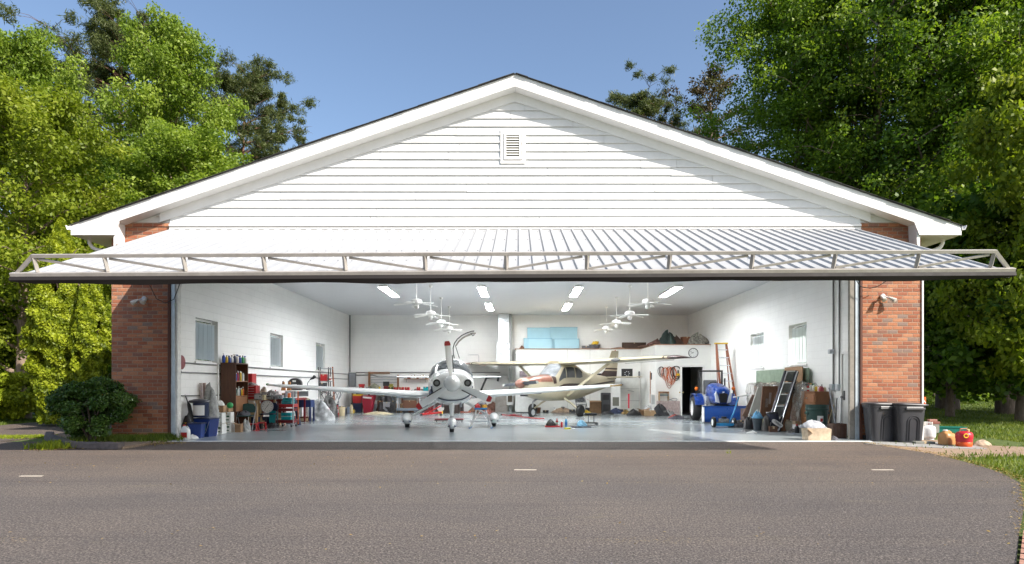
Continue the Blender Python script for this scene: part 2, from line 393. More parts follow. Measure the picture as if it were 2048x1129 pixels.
# gravel/dirt strip and slab beside right pillar
dp = [G(1720,886), G(1990,921), G(2048,908), G(2048,893), G(1960,886), G(1850,872)]
m = MB(); m.prism([(a, b) for a, b in [G(1715,887.5), G(1790,903), G(1840,911.5), G(1930,913), G(2048,909), G(2300,905), G(2300,893), G(2048,893.5), G(1960,890), G(1900,880), G(1722,878)]], -.03, -.008, 'XY'); struct(m, 'dirt_strip', dirt_mat((.20,.13,.08),(.46,.34,.25)))
m = MB(); m.prism([(a, b) for a, b in [G(1728,889), G(1890,896.5), G(1975,898), G(1930,886), G(1725,880)]], -.03, .0, 'XY'); struct(m, 'concrete_path', M((.30,.30,.29), .9, 0, .25, 8, .3))
m = MB(); ea, eb = Vector(G(2041,1065)), Vector(G(2022,1200)); ed = (eb-ea).normalized()
for i in range(12):
    q = ea+ed*(i*.2+.1); nn_ = Vector((-ed.y, ed.x)); m.bar((q.x+nn_.x*.14, q.y+nn_.y*.14, -.01), (q.x+nn_.x*.02, q.y+nn_.y*.02, -.01), .16, .07)
struct(m, 'brick_edging', M((.38,.20,.14), .9, 0, .3, 10, .3))

# ------------------------------------------------------------------ hangar
H = thing('hangar', 'large white gabled hangar with brick pillars and a wide opening', 'building')
PX, PZ, SL = -.08, 8.55, .34
def rt(x): return PZ - SL*abs(x-PX)
LX, RX = -10.41, 10.30     # eave ends
OL, OR = -8.30, 8.14       # opening
for (a, b, hz) in ((-9.70, OL, 5.17), (OR, 9.60, 5.17)):
    m = MB(); m.box(a, b, 0, .4, -.05, hz-.09); m.box(a-.01, b+.012, -.02, .4, hz-.088, hz)
    part(m, 'brick_pillar', BRICK, H)
m = MB()
def wall_x(xa, xb, holes, y0=.4, y1=16.2, z1=4.85):      # side wall with window / door openings
    ys = y0
    for (a, b, c, d) in sorted(holes):
        m.box(xa, xb, ys, a, -.05, z1)
        if c > 0.01: m.box(xa, xb, a, b, -.05, c)
        m.box(xa, xb, a, b, d, z1); ys = b
    m.box(xa, xb, ys, y1, -.05, z1)
LW = [(1.26,2.46,1.92,3.06),(6.12,7.26,1.92,3.06),(10.87,12.05,1.92,3.06)]
RW = [(3.22,4.40,1.92,3.14),(6.38,7.60,1.92,3.12)]
wall_x(-8.60,-8.35, LW); part(m, 'side_wall', BLOCK, H, label='white block wall on the left')
m = MB(); wall_x(8.35,8.60, RW); part(m, 'side_wall', BLOCK, H, label='white block wall on the right')
m = MB(); m.box(-9.70,-8.602,.4,16.2,-.05,4.9) if False else None
m = MB(); m.box(-8.35,8.35,15.9,16.2,-.05,4.85); part(m, 'back_wall', BLOCK, H)
m = MB(); m.box(-9.7,9.6,.02,16.2,4.75,4.84) if False else m.box(-8.35,8.35,.30,15.9,4.75,4.84); part(m, 'ceiling', CEILM, H)
m = MB(); m.box(-8.6,8.6,.06,.3,4.76,5.16); part(m, 'header', WHITE, H)
# brick veneer outside of the side walls
for (xa, xb) in ((-9.70,-9.45), (9.35,9.60)): part(MB().box(xa, xb, .401, .9, -.05, 4.8), 'side_veneer', BRICK, H)
# window trims, panes, curtains
def window(xi, xo, a, b, c, d, s):
    w_ = MB(); t = .05
    xg = xo - s*.06
    for (y0, y1, z0, z1) in ((a, b, c, c+t), (a, b, d-t, d), (a, a+t, c+t, d-t), (b-t, b, c+t, d-t), (a+t, b-t, (c+d)/2-.02, (c+d)/2+.02))[:5 if s < 0 else 4]:
        w_.box(min(xg-s*.03, xg+s*.03), max(xg-s*.03, xg+s*.03), y0, y1, z0, z1)
    f = part(w_, 'window', WHITE, H, bev=.004)
    g = MB(); g.box(xg-.004, xg+.004, a+t, b-t, c+t, d-t); part(g, 'pane', GLASS, f)
    sl_ = MB(); sl_.box(min(xi-s*.09, xo), max(xi-s*.09, xo), a-.05, b+.05, c-.04, c-.001) if False else sl_.box(min(xi, xi-s*.04), max(xi, xi-s*.04), a-.06, b+.06, c-.05, c)
    part(sl_, 'sill', WHITE, f, bev=.005)
    cu = MB(); N = 90; xc = xi + s*.07; rows = []
    for zi in range(9):
        z = d-.10-(d-c-.16)*zi/8
        rows.append([(xc + .010*math.sin(i*.95+zi*.12)*(.45+.07*zi) + .012*math.sin(i*.31), a+.07+(b-a-.14)*i/N, z) for i in range(N+1)])
    cu.loft(rows, cap=False, close=False); part(cu, 'curtain', CURT, f, smooth=180)
    rd = MB(); rd.cyl((xc, a+.03, d-.11), (xc, b-.03, d-.11), .012); part(rd, 'curtain_rod', WHITE, f)
for (a, b, c, d) in LW: window(-8.35, -8.60, a, b, c, d, -1)
for (a, b, c, d) in RW: window(8.35, 8.60, a, b, c, d, 1)
# man door in the right wall, frame
m = MB(); m.box(8.30,8.349,.28,.34,0,2.16); m.box(8.30,8.349,1.16,1.22,0,2.16); m.box(8.30,8.349,.34,1.16,2.10,2.16); sd = part(m, 'side_door', WHITE, H)
m = MB(); m.box(8.33,8.348,.34,1.16,.02,2.10); part(m, 'door_leaf', M((.70,.70,.68), .4), sd, bev=.003)
m = MB(); m.cyl((8.33,1.08,1.0),(8.26,1.08,1.0),.012); m.ball((8.26,1.08,1.0),.03); m.box(8.322,8.331,1.04,1.12,.92,1.16); part(m, 'door_knob', BLACK, sd)
# jambs of the big opening
m = MB(); m.box(OL-.03,OL+.02,-.06,.06,0,5.0); part(m, 'jamb_edge', M((.10,.035,.02), .7), H)
m = MB(); m.box(OR-.02,OR+.03,-.06,.06,0,5.0); part(m, 'jamb_edge', M((.10,.035,.02), .7), H)
m = MB(); m.box(OL+.021,OL+.12,-.02,.10,0,5.0); part(m, 'steel_jamb', M((.55,.62,.68), .35, .3, .2), H, bev=.006)
m = MB(); m.box(OR-.12,OR-.021,-.02,.10,0,5.0); part(m, 'steel_jamb', M((.50,.57,.63), .35, .3, .2), H, bev=.006)
m = MB(); m.box(OL+.121,OL+.17,.0,.16,0,4.75); m.box(-8.35,OL+.121,.11,.16,0,4.75); part(m, 'jamb_board', M((.74,.73,.70), .6, 0, .25, 9), H, bev=.004)
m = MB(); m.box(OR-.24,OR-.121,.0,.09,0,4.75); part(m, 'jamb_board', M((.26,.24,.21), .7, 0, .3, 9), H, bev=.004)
# gable siding: real lapped boards
m = MB(); z = 5.14; zt = PZ-.30; k = 0
brk = random.Random(3)
while z < zt-.05:
    z2 = min(z+.193, zt)
    def lim(zz):
        xl = PX-(zt-zz)/SL; xr_ = PX+(zt-zz)/SL
        lo, hi = (OL, OR) if zz < 5.18 else (-9.7, 9.6)
        return max(xl, lo), min(xr_, hi)
    (a0, b0), (a1, b1) = lim(z), lim(z2)
    if z > 5.0:
        # boards butt together at random places; each one a few mm different
        cuts = [0] + sorted(brk.uniform(.1, .9) for _ in range(2 if b0-a0 > 6 else 1)) + [1]
        for c0, c1 in zip(cuts, cuts[1:]):
            e = .005/(max(b0-a0, 1)); xa, xb = a0+(b0-a0)*(c0+e), a0+(b0-a0)*(c1-e)
            xc, xd = max(xa, a1), min(xb, b1)
            if xd <= xc: xc = xd = (xa+xb)/2
            j = brk.uniform(-.003, .003); zs = brk.uniform(-.006, .004)
            if z < 5.16: zs = 0
            m.add([(xa,-.036+j,z+zs),(xb,-.036+j,z+zs),(xd,-.002,z2-.004),(xc,-.002,z2-.004),(xa,.01,z+zs),(xb,.01,z+zs)], [(0,1,2,3),(0,4,5,1)])
    z = z2; k += 1
part(m, 'gable_siding', SIDING, H)
m = MB(); m.prism([(-9.7,5.171),(OL,5.171),(OL,5.10),(OR,5.10),(OR,5.171),(9.6,5.171),(9.6,rt(9.6)-.26),(PX,PZ-.26),(-9.7,rt(-9.7)-.26)], .012, .25, 'XZ'); part(m, 'gable_wall', SIDING, H)
m = MB(); m.box(OL,OR,-.05,.06,5.0,5.135); m.box(OL,OR,-.07,-.051,5.075,5.13); hb = part(m, 'header_trim', WHITE, H)
part(MB().box(OL,OR,-.062,-.052,5.062,5.072), 'joint_shadow_strip', M((.16,.15,.14), .8), hb); part(MB().box(OL,OR,-.075,-.052,4.985,5.0), 'joint_shadow_strip', M((.10,.10,.10), .8), hb)  # shadow lines of the header joints, put in as dark proud strips
for i in range(14):
    x_ = OL+.5+i*1.17; part(MB().cyl((x_-.10,-.058,5.118),(x_+.10,-.058,5.118),.011,n=8), 'hinge', M((.52,.52,.50), .5, .2), hb)
# frieze boards under the rake, soffit, fascia
def rake(name, z_hi, z_lo, y0, y1, mat, xl=None, xr2=None):
    m = MB(); xl = LX if xl is None else xl; xr2 = RX if xr2 is None else xr2
    m.prism([(xl, rt(xl)-z_hi), (PX, PZ-z_hi), (PX, PZ-z_lo), (xl, rt(xl)-z_lo)], y0, y1)
    m.prism([(PX+.002, PZ-z_hi), (xr2, rt(xr2)-z_hi), (xr2, rt(xr2)-z_lo), (PX+.002, PZ-z_lo)], y0, y1)
    return part(m, name, mat, H)
rake('frieze_board', .285, .50, -.045, .0, WHITE, -8.53, 8.37)
rake('rake_soffit', .262, .284, -.30, .0, WHITE, -9.5, 9.4)
for s, xe, xi in ((-1, LX, -9.42), (1, RX, 9.34)):
    m = MB(); m.prism([(xe, rt(xe)-.004), (PX, PZ-.004), (PX, PZ-.285), (xi-s*.12, rt(xi-s*.12)-.285), (xi, 4.80), (xe, 4.80)], -.34, -.302)
    part(m, 'fascia', WHITE, H, bev=.004)
    m = MB(); m.prism([(xi-s*.05, rt(xi)-.27), (xi+s*.04, rt(xi)-.27), (xi+s*.04, 4.52), (xi-s*.03, 4.60)], -.30, .0); part(m, 'rake_return', WHITE, H)
    m = MB(); m.box(min(xe,xi), max(xe,xi), -.30, 16.2, 4.80, 4.82); part(m, 'eave_soffit', WHITE, H)
    m = MB(); m.box(min(xe,xe+s*.02), max(xe,xe+s*.02), -.34, 16.2, 4.80, rt(xe)-.03); part(m, 'eave_board', WHITE, H)
    m = MB(); gx = xe+s*.025
    m.prism([(gx, 5.02), (gx, 4.92), (gx+s*.07, 4.92), (gx+s*.11, 5.02), (gx+s*.10, 5.025), (gx+s*.065, 4.93), (gx+s*.01, 4.93), (gx+s*.01, 5.02)], -.36, 16.2); gt = part(m, 'gutter', WHITE, H)
    m = MB(); m.tube([(xe+s*.02-s*.25, .25, 4.95) if False else (xe-s*.12, .1, 4.82), (xe-s*.12, .1, 4.70), (xe-s*.19, .1, 4.60), (xe-s*.30, .12, 4.55), (xi+s*.38, .14, 4.50), (xi+s*.30 if s < 0 else 9.66, .16, 4.40), (9.66 if s > 0 else -9.75, .18, 4.25), (9.66 if s > 0 else -9.75, .18, .1)], .045, 8)
    part(m, 'downspout', WHITE, H, smooth=60)
m = MB(); m.box(9.602,9.64,-.03,.10,0,4.5); part(m, 'corner_trim', WHITE, H)
for s, xe in ((-1, LX), (1, RX)):
    m = MB(); xa = xe+s*.05
    m.prism([(PX, PZ+.008), (xa, rt(xa)+.008), (xa, rt(xa)-.003), (PX, PZ-.003)], -.37, 16.5); part(m, 'roof', SHINGLE, H)
m = MB()
rg = random.Random(5)
for s, xe in ((-1, LX), (1, RX)):     # shingle butts along the rake edge
    x_ = 0
    while x_ < abs(xe-PX)-.3:
        xx = PX+s*(x_+.02); x2 = PX+s*(x_+.30); h_ = rg.uniform(.003, .010)
        m.prism([(xx, rt(xx)+.008), (x2, rt(x2)+.008), (x2, rt(x2)+.008+h_), (xx, rt(xx)+.008+h_*.4)], -.39-rg.uniform(0, .02), -.1); x_ += .28
part(m, 'shingle_edge', SHINGLE, H)
# gable vent
vx0, vx1, vz0, vz1 = X(1001,0), X(1051,0), Z(329,0), Z(261,0)
m = MB()
for (a, b, c, d) in ((vx0, vx1, vz0, vz0+.075), (vx0, vx1, vz1-.075, vz1), (vx0, vx0+.075, vz0+.075, vz1-.075), (vx1-.085, vx1, vz0+.075, vz1-.075)): m.box(a, b, -.055, .0, c, d)
i0, i1, j0, j1 = vx0+.085, vx1-.10, vz0+.09, vz1-.09
for (a, b, c, d) in ((i0, i1, j0, j0+.05), (i0, i1, j1-.05, j1), (i0, i0+.05, j0+.05, j1-.05), (i1-.05, i1, j0+.05, j1-.05)): m.box(a, b, -.075, .0, c, d)
v = part(m, 'gable_vent', WHITE, H, bev=.004)
m = MB(); m.box(i0+.05, i1-.05, -.034, -.032, j0+.05, j1-.05); part(m, 'vent_screen', M((.10,.10,.09), .9), v)
for i in range(9):
    zz = j0+.062+i*(j1-j0-.12)/8.6
    m = MB(); m.add([(i0+.05,-.072,zz-.012),(i1-.05,-.072,zz-.012),(i1-.05,-.04,zz+.03),(i0+.05,-.04,zz+.03),(i0+.05,-.072,zz-.006),(i1-.05,-.072,zz-.006),(i1-.05,-.04,zz+.036),(i0+.05,-.04,zz+.036)], [(0,3,2,1),(4,5,6,7),(0,1,5,4),(2,3,7,6),(1,2,6,5),(0,4,7,3)])
    part(m, 'louvre', M((.66,.65,.60), .6), v)

# ------------------------------------------------------------------ the raised door
ang = math.atan2(4.98-3.13, 4.52); CA, SA = math.cos(ang), math.sin(ang); LEN = math.hypot(4.98-3.13, 4.52)
def Q(u, v_, n_):    # u across, v down the slope from the hinge, n out of the sheet
    return (u, -.10 - v_*CA - n_*SA, 4.98 - v_*SA + n_*CA + .0048*u*v_/LEN)
DL, DR = -8.30, 8.11
m = MB(); m.mi = 0
prof = []; u = DL; sp = .2486
while u < DR-.01:
    prof += [(u, 0), (min(u+.085, DR), 0), (min(u+.102, DR), .032), (min(u+.138, DR), .032), (min(u+.155, DR), 0)]; u += sp
prof.append((DR, 0))
rows = [[Q(a, v_, b) for a, b in prof] for v_ in np.linspace(0, LEN, 9)]
m.loft(rows, cap=False, close=False); m.mi = 1
for vv in (.35, 1.45, 2.75, 3.7):
    for k in range(66):
        u = DL+.045+k*sp
        if u < DR: a = Q(u, vv, -.004); b = Q(u, vv, .012); m.cyl(a, b, .013, .010, 6)
door = part(m, 'hangar_door', [STEELW, M((.36,.37,.38), .5, .5)], H)
m = MB()
bk = [Q(DL, 0, -.10), Q(DR, 0, -.10), Q(DR, LEN, -.10), Q(DL, LEN, -.10), Q(DL, 0, -.004), Q(DR, 0, -.004), Q(DR, LEN, -.004), Q(DL, LEN, -.004)]
m.add(bk, [(0,1,2,3),(0,4,5,1),(1,5,6,2),(3,7,4,0)]); part(m, 'inner_skin', M((.62,.63,.64), .5, .2), door)
def qbar(a, b, w_): return MB().bar(Q(*a), Q(*b), w_, w_, up=(0, -SA, CA))
VB = LEN+.02
part(qbar((DL-.0, VB+.02, .03), (DR+.0, VB+.02, .03), .085), 'bottom_rail', TRUSS, door, bev=.006)
m = MB(); rr = []
for uu in np.linspace(DL-.01, DR+.01, 40):
    q = Vector(Q(uu, VB+.03, -.02)); e = .02*math.sin(uu*2.3)*math.sin(uu*.7)
    if abs(uu-DL) < .3 or abs(uu-DR) < .3: e += .05
    rr.append([q+Vector((0,.05,.035)), q+Vector((0,-.045,.02)), q+Vector((0,-.055,-.04)), q+Vector((0,-.01,-.105+e)), q+Vector((0,.05,-.09+e))])
m.loft(rr); part(m, 'bottom_seal', M((.012,.008,.007), .7, 0, .3), door, smooth=30)
NT_ = .335
vxs = [X(p, -4.62) for p in (80,219.5,375,533,693,852,1013,1173,1336,1500,1663,1828,1976)]
part(qbar((vxs[0]-.02, VB, NT_), (vxs[-1]+.02, VB, NT_), .058), 'truss_chord', TRUSS, door, bev=.004)
for x_ in vxs: part(qbar((x_, VB, .08), (x_, VB, NT_-.03), .055), 'truss_post', TRUSS, door, bev=.004)
part(qbar((DL+.10, VB, .07), (vxs[0]-.01, VB, NT_), .05), 'truss_post', TRUSS, door); part(qbar((DR-.10, VB, .07), (vxs[-1]+.01, VB, NT_), .05), 'truss_post', TRUSS, door)
for i in range(12):
    if i < 6: a, b = (vxs[i]+.08, VB-.0, NT_-.05), (vxs[i+1]-.04, VB, .09)
    else: a, b = (vxs[i]+.04, VB, .09), (vxs[i+1]-.08, VB, NT_-.05)
    part(qbar(a, b, .036), 'truss_brace', TRUSS, door)
m = MB()
for x_ in (-7.6, -4.6, -1.6, 1.4, 4.4, 7.4): m.bar(Q(x_, .1, -.16), Q(x_, LEN-.7, -.16), .09)
for vv in (1.2, 2.4, 3.6): m.bar(Q(DL+.05, vv, -.15), Q(DR-.05, vv, -.15), .07)
part(m, 'inner_frame', STEEL, door)

# ================================================================== aircraft
def interp(secs, y):
    if y <= secs[0][0]: return secs[0][1:]
    for a, b in zip(secs, secs[1:]):
        if y <= b[0]:
            t = (y-a[0])/(b[0]-a[0]); return [p+(q-p)*t for p, q in zip(a[1:], b[1:])]
    return secs[-1][1:]
def densify(secs, n=5):
    out = []
    for i in range(len(secs)-1):
        p0 = secs[max(i-1, 0)]; p1 = secs[i]; p2 = secs[i+1]; p3 = secs[min(i+2, len(secs)-1)]
        for k in range(n):
            t = k/n; q = []
            for a, b, c, d in zip(p0, p1, p2, p3):
                dy1 = (c-a)/max(p2[0]-p0[0], 1e-6)*(p2[0]-p1[0]); dy2 = (d-b)/max(p3[0]-p1[0], 1e-6)*(p2[0]-p1[0])
                q.append((2*t**3-3*t**2+1)*b+(t**3-2*t**2+t)*dy1+(-2*t**3+3*t**2)*c+(t**3-t**2)*dy2)
            q[0] = p1[0]+(p2[0]-p1[0])*t; out.append(tuple(q))
    out.append(secs[-1]); return out
class Body:
    def __init__(s, secs): s.s = densify(secs)
    def P(s, y, th, off=0):
        hw, zb, zt, e = interp(s.s, y); zc, hz = (zb+zt)/2, (zt-zb)/2
        c, q = math.cos(th), math.sin(th)
        return (math.copysign(abs(c)**(2/e), c)*(hw+off), y, zc+math.copysign(abs(q)**(2/e), q)*(hz+off))
    def mesh(s, n=40):
        m = MB(); m.loft([[s.P(q[0], 2*math.pi*(k+.5)/n) for k in range(n)] for q in s.s]); return m
    def patch(s, pts, off=.008, n=12, m_=None):
        """pts: list of (y, theta_lo, theta_hi) in degrees"""
        m = m_ or MB(); d = densify(pts, 4) if len(pts) > 2 else [tuple(a+(b-a)*k/8 for a, b in zip(pts[0], pts[1])) for k in range(9)]
        m.loft([[s.P(y, R(a+(b-a)*k/n), off) for k in range(n+1)] for y, a, b in d], cap=False, close=False); return m
def airfoil(c, t, n=9):
    up, lo = [], []
    for i in range(n+1):
        x = (1-math.cos(math.pi*i/n))/2
        y = 5*t*(.2969*math.sqrt(x)-.126*x-.3516*x*x+.2843*x**3-.1036*x**4)
        up.append((x*c, (y*1.15+.01*math.sin(math.pi*x))*c)); lo.append((x*c, (-y*.8)*c))
    return up + lo[-2:0:-1]
def wing(secs, m=None):
    """secs: (x, y_le, z, chord, thick)"""
    m = m or MB(); m.loft([[(x, yl+a, z+b) for a, b in airfoil(c, t)] for x, yl, z, c, t in secs]); return m
def blade(L, c0, cm, ct, tw, mats_seg, r0=.1):
    m = MB(); N = 16; rings = []
    for i in range(N+1):
        t = i/N; r = r0+(L-r0)*t
        ch = (c0+(cm-c0)*min(1, t/.35)) if t < .35 else cm+(ct-cm)*((t-.35)/.65)**1.5
        if i == N: ch *= .75
        a = R(tw[0]+(tw[1]-tw[0])*t); th = .035*(1-t)+.008
        ring = []
        for k in range(12):
            q = 2*math.pi*k/12; u, v_ = ch/2*math.cos(q), th/2*math.sin(q)
            ring.append((u*math.cos(a)-v_*math.sin(a), u*math.sin(a)+v_*math.cos(a), r))
        rings.append(ring)
    for i in range(N):
        m.mi = 0
        for lo, hi, mi in mats_seg:
            if lo <= (i+.5)/N < hi: m.mi = mi
        m.loft([rings[i], rings[i+1]], cap=(i in (0, N-1)))
    return m
PLW = M((.88,.885,.875), .22, 0, .04, 2, 0, .6); PLB = M((.50,.44,.31), .35, 0, .10, 3, 0, .3); COWLB = M((.26,.11,.075), .3, 0, .15, 4, 0, .4); DBRN = M((.035,.014,.012), .4)
WIND = M((.055,.06,.065), .06, 0, .5, 3); WSILL = M((.30,.32,.34), .08, 0, .5, 4)

def wheel(parent, c, r, w, hub, name='wheel', ax='X'):
    m = MB(); m.lathe([(.01,-w*.25),(r*.6,-w*.25),(r*.62,-w/2),(r*.86,-w/2),(r*.97,-w*.36),(r,-w*.12),(r,w*.12),(r*.97,w*.36),(r*.86,w/2),(r*.62,w/2),(r*.6,w*.25),(.01,w*.25)], c, 24, ax)
    o = part(m, name, RUBBER, parent, smooth=50)
    m = MB(); m.lathe([(.01,-w*.40),(r*.28,-w*.42),(r*.55,-w*.30),(r*.63,-w*.47),(r*.63,w*.47),(r*.55,w*.30),(r*.28,w*.42),(.01,w*.40)], c, 20, ax)
    part(m, 'rim', hub, o, smooth=40); return o

# ---- low wing white aircraft
gx, gy = G(901.5, 855)
A = thing('low_wing_airplane', 'white low wing propeller plane facing out with its cabin door raised and three blade propeller', 'airplane', (gx, gy), R(7))
bd = Body([(-2.68,.40,1.02,1.56,2.3),(-2.60,.52,.92,1.64,2.4),(-2.35,.60,.84,1.67,2.4),(-1.9,.64,.78,1.70,2.4),(-1.40,.66,.73,1.76,2.4),(-1.05,.665,.71,1.93,2.3),(-.70,.66,.70,2.05,2.2),(-.2,.655,.70,2.13,2.2),(.7,.63,.72,2.13,2.2),(1.5,.54,.82,2.0,2.1),(2.6,.34,1.05,1.80,2.0),(3.8,.20,1.28,1.70,2.0),(4.9,.07,1.44,1.62,2.0)])
part(bd.mesh(), 'fuselage', PLW, A, smooth=60)
part(bd.patch([(-1.36,24,156),(-1.15,22,158),(-.92,24,156),(-.70,34,146)], .012, 24), 'windshield', WIND, A, smooth=60)
part(MB().bar(bd.P(-1.32, R(90), .02), bd.P(-.7, R(90), .02), .02), 'window_post', PLW, A)
for a, b in ((8,38),(142,172)):
    part(bd.patch([(-.62,a+4,b-2),(-.2,a,b),(.5,a,b+2),(1.05,a+8,b-4)], .012, 10), 'side_window', WIND, A, smooth=60)
part(bd.patch([(-2.58,-28,-6),(-2.3,-26,-8),(-1.7,-24,-14)], .010, 8), 'navy_stripe', NAVY, A); part(bd.patch([(-2.58,186,208),(-2.3,188,206),(-1.7,194,204)], .010, 8), 'navy_stripe', NAVY, A)
m = MB(); m.loft([[bd.P(-2.60, R(180+k*180/20), .012) for k in range(21)], [bd.P(-2.53, R(180+k*180/20), .012) for k in range(21)]], cap=False, close=False); part(m, 'cowl_seam', NAVY, A)
for s in (-1, 1):
    c = (s*.41, -2.655, 1.36)
    m = MB(); m.lathe([(.115,-.02),(.125,.05),(.118,.075),(.10,.07),(.098,-.02)], c, 24, 'Y'); o = part(m, 'engine_inlet', PLW, A, smooth=50)
    m = MB(); m.lathe([(.001,.045),(.1,.045),(.1,.0),(.001,.0)], c, 20, 'Y'); part(m, 'inlet_bore', M((.02,.02,.022), .5), o)
    m = MB(); m.lathe([(.001,.052),(.05,.050),(.055,.04),(.001,.04)], c, 16, 'Y'); part(m, 'inlet_light', M((.16,.17,.17), .3, .5), o)
m = MB(); m.lathe([(.225,-.03),(.225,.02),(.215,.12),(.185,.22),(.13,.32),(.06,.385),(.005,.40)], (0,-2.66,1.35), 28, 'Y'); sp_ = part(m, 'spinner', PLW, A, smooth=50)
m = MB(); m.lathe([(.228,-.035),(.236,-.02),(.228,-.005)], (0,-2.66,1.35), 28, 'Y'); part(m, 'spinner_ring', NAVY, sp_)
prop = part(MB().lathe([(.06,-.05),(.11,-.03),(.11,.06),(.05,.08)], (0,-2.66,1.35), 16, 'Y'), 'propeller', STEEL, A)
for dg, tw in ((-7, (55, 22)), (-125, (40, 18)), (113, (40, 18))):
    b = part(blade(1.13, .11, .225, .17, tw, [(0,.80,0),(.80,.84,2),(.84,.86,0),(.86,1.01,1)], .16), 'propeller_blade', [PLW, RED, NAVY], prop, smooth=50, loc=(0,-2.76,1.35))
    b.rotation_euler = (0, R(dg), 0)
    bt = part(MB().bar((.065,.02,.30),(.094,-.045,.74), .022, .012), 'leading_edge_boot', BLACK, prop, loc=(0,-2.765,1.35)); bt.rotation_euler = (0, R(dg), 0)
for s in (-1, 1):
    w_ = wing([(s*.3,-.62,.97,1.55,.155),(s*.62,-.55,.985,1.50,.155),(s*1.2,-.46,1.01,1.38,.155),(s*3.2,-.33,1.145,1.12,.145),(s*5.1,-.20,1.275,.82,.11),(s*5.35,-.10,1.30,.60,.09),(s*5.48,.05,1.33,.34,.07)])
    wg = part(w_, 'wing', PLW, A, smooth=40)
    m = MB(); m.bar((s*5.0,-.2,1.275),(s*5.42,-.06,1.31), .05, .05); part(m, 'wingtip_band', M((.50,.33,.12), .5) if s > 0 else PLW, wg)
    m = MB(); m.ball((s*5.44,.0,1.325), (.05,.08,.035), 10, 6); part(m, 'tip_light', GREEN if s < 0 else DGREY, wg, smooth=True)
    m = MB(); m.box(min(s*1.4,s*3.0), max(s*1.4,s*3.0), 1.02, 1.03, 1.01, 1.05); part(m, 'flap_gap', DGREY, wg)
    part(wing([(s*.05,4.1,1.60,.78,.11),(s*1.95,4.25,1.62,.50,.09)]), 'tailplane', PLW, A, smooth=40)
m = MB(); m.loft([[(x, 3.75+y, 1.66) for y, x in airfoil(1.15,.09)], [(x, 4.55+y, 2.68) for y, x in airfoil(.55,.08)]]); part(m, 'tail_fin', PLW, A, smooth=40)
# raised cabin door
arc = [(.10,2.12),(.065,2.25),(.06,2.42),(.10,2.57),(.19,2.70),(.32,2.81),(.47,2.89),(.62,2.945),(.70,2.95)]
m = MB(); rings = []
for y in (-.45,-.38,.5,.62):
    k = .0 if -.4 < y < .55 else .012
    o_ = [(x, y, z) for x, z in arc]; i_ = [(x+.035+.0*z, y, z-.045) for x, z in arc[::-1]]; rings.append(o_+i_)
m.loft(rings); dr = part(m, 'cabin_door', PLW, A, smooth=45)
m = MB(); m.tube([(x+.004, -.465, z-.002) for x, z in arc], .016, 6); part(m, 'door_seal', BLACK, dr)
m = MB(); m.tube([(x+.05, -.44, z-.07) for x, z in arc[3:]], .022, 6); part(m, 'door_lining', M((.22,.20,.17), .8), dr)
m = MB(); m.tube([(.12,-.3,2.56),(.26,-.3,2.12)], .011, 6); part(m, 'gas_strut', BLACK, dr)
m = MB(); m.tube([(.60,-.45,2.88),(.66,-.46,2.80),(.71,-.46,2.84)], .014, 6); part(m, 'door_latch', BLACK, dr)
# gear
def pant(c, l, w, h, nm='wheel_pant'):
    secs = [(c[1]-l*.52,.02,c[2]-.02,c[2]+.02,2)] + [(c[1]-l*.52+l*t, w/2*q, c[2]-h*.45*q, c[2]+h*.55*q, 2.2) for t, q in ((.05,.45),(.15,.75),(.3,.97),(.42,1),(.6,.8),(.8,.42),(1,.06))]
    b_ = Body(secs); m = MB(); n = 24
    m.loft([[(b_.P(q[0], 2*math.pi*(k+.5)/n)[0]+c[0], q[0], b_.P(q[0], 2*math.pi*(k+.5)/n)[2]) for k in range(n)] for q in b_.s])
    o = part(m, nm, PLW, A, smooth=60)
    m = MB(); m.loft([[(b_.P(y_, a_, .006)[0]+c[0], y_, b_.P(y_, a_, .006)[2]) for a_ in np.linspace(R(lo), R(hi), 6)] for y_, lo, hi in [(c[1]-l*.50+l*t, -34-6*t, -22-6*t) for t in np.linspace(.03,.7,12)]], cap=False, close=False)
    m.loft([[(b_.P(y_, a_, .006)[0]+c[0], y_, b_.P(y_, a_, .006)[2]) for a_ in np.linspace(R(180-lo), R(180-hi), 6)] for y_, lo, hi in [(c[1]-l*.50+l*t, -34-6*t, -22-6*t) for t in np.linspace(.03,.7,12)]], cap=False, close=False)
    m.tube([(c[0]+w*.40*math.sin(a_), c[1]-l*.44+.10*abs(math.sin(a_))**2, c[2]-.07-.0*a_) for a_ in np.linspace(-1.3,1.3,9)], .009, 6)
    part(m, 'pant_stripe', NAVY, o); return o
for s in (-1, 1):
    pant((s*1.33, 0, .27), .95, .30, .34); wheel(A, (s*1.33, .05, .165), .165, .14, ALU)
    part(MB().tube([(s*.42,.22,.80),(s*.9,.16,.52),(s*1.22,.1,.33),(s*1.30,.1,.28)], [.045,.036,.034,.03], 8), 'gear_leg', PLW, A, smooth=60)
pant((0,-2.18,.25), .8, .25, .32); wheel(A, (0,-2.12,.15), .15, .12, ALU)
part(MB().tube([(0,-1.75,.80),(0,-2.05,.72),(0,-2.10,.50),(0,-2.12,.40)], [.07,.075,.05,.045], 12), 'nose_strut', PLW, A, smooth=60)
part(MB().box(-.05,.05,-2.18,-2.08,.40,.44), 'strut_collar', BLACK, A)
for s in (-.32, .32): part(MB().cyl((s*.8,-1.9,.82),(s*.8,-1.8,.70),.035,n=10), 'exhaust_pipe', STEEL, A, smooth=True)

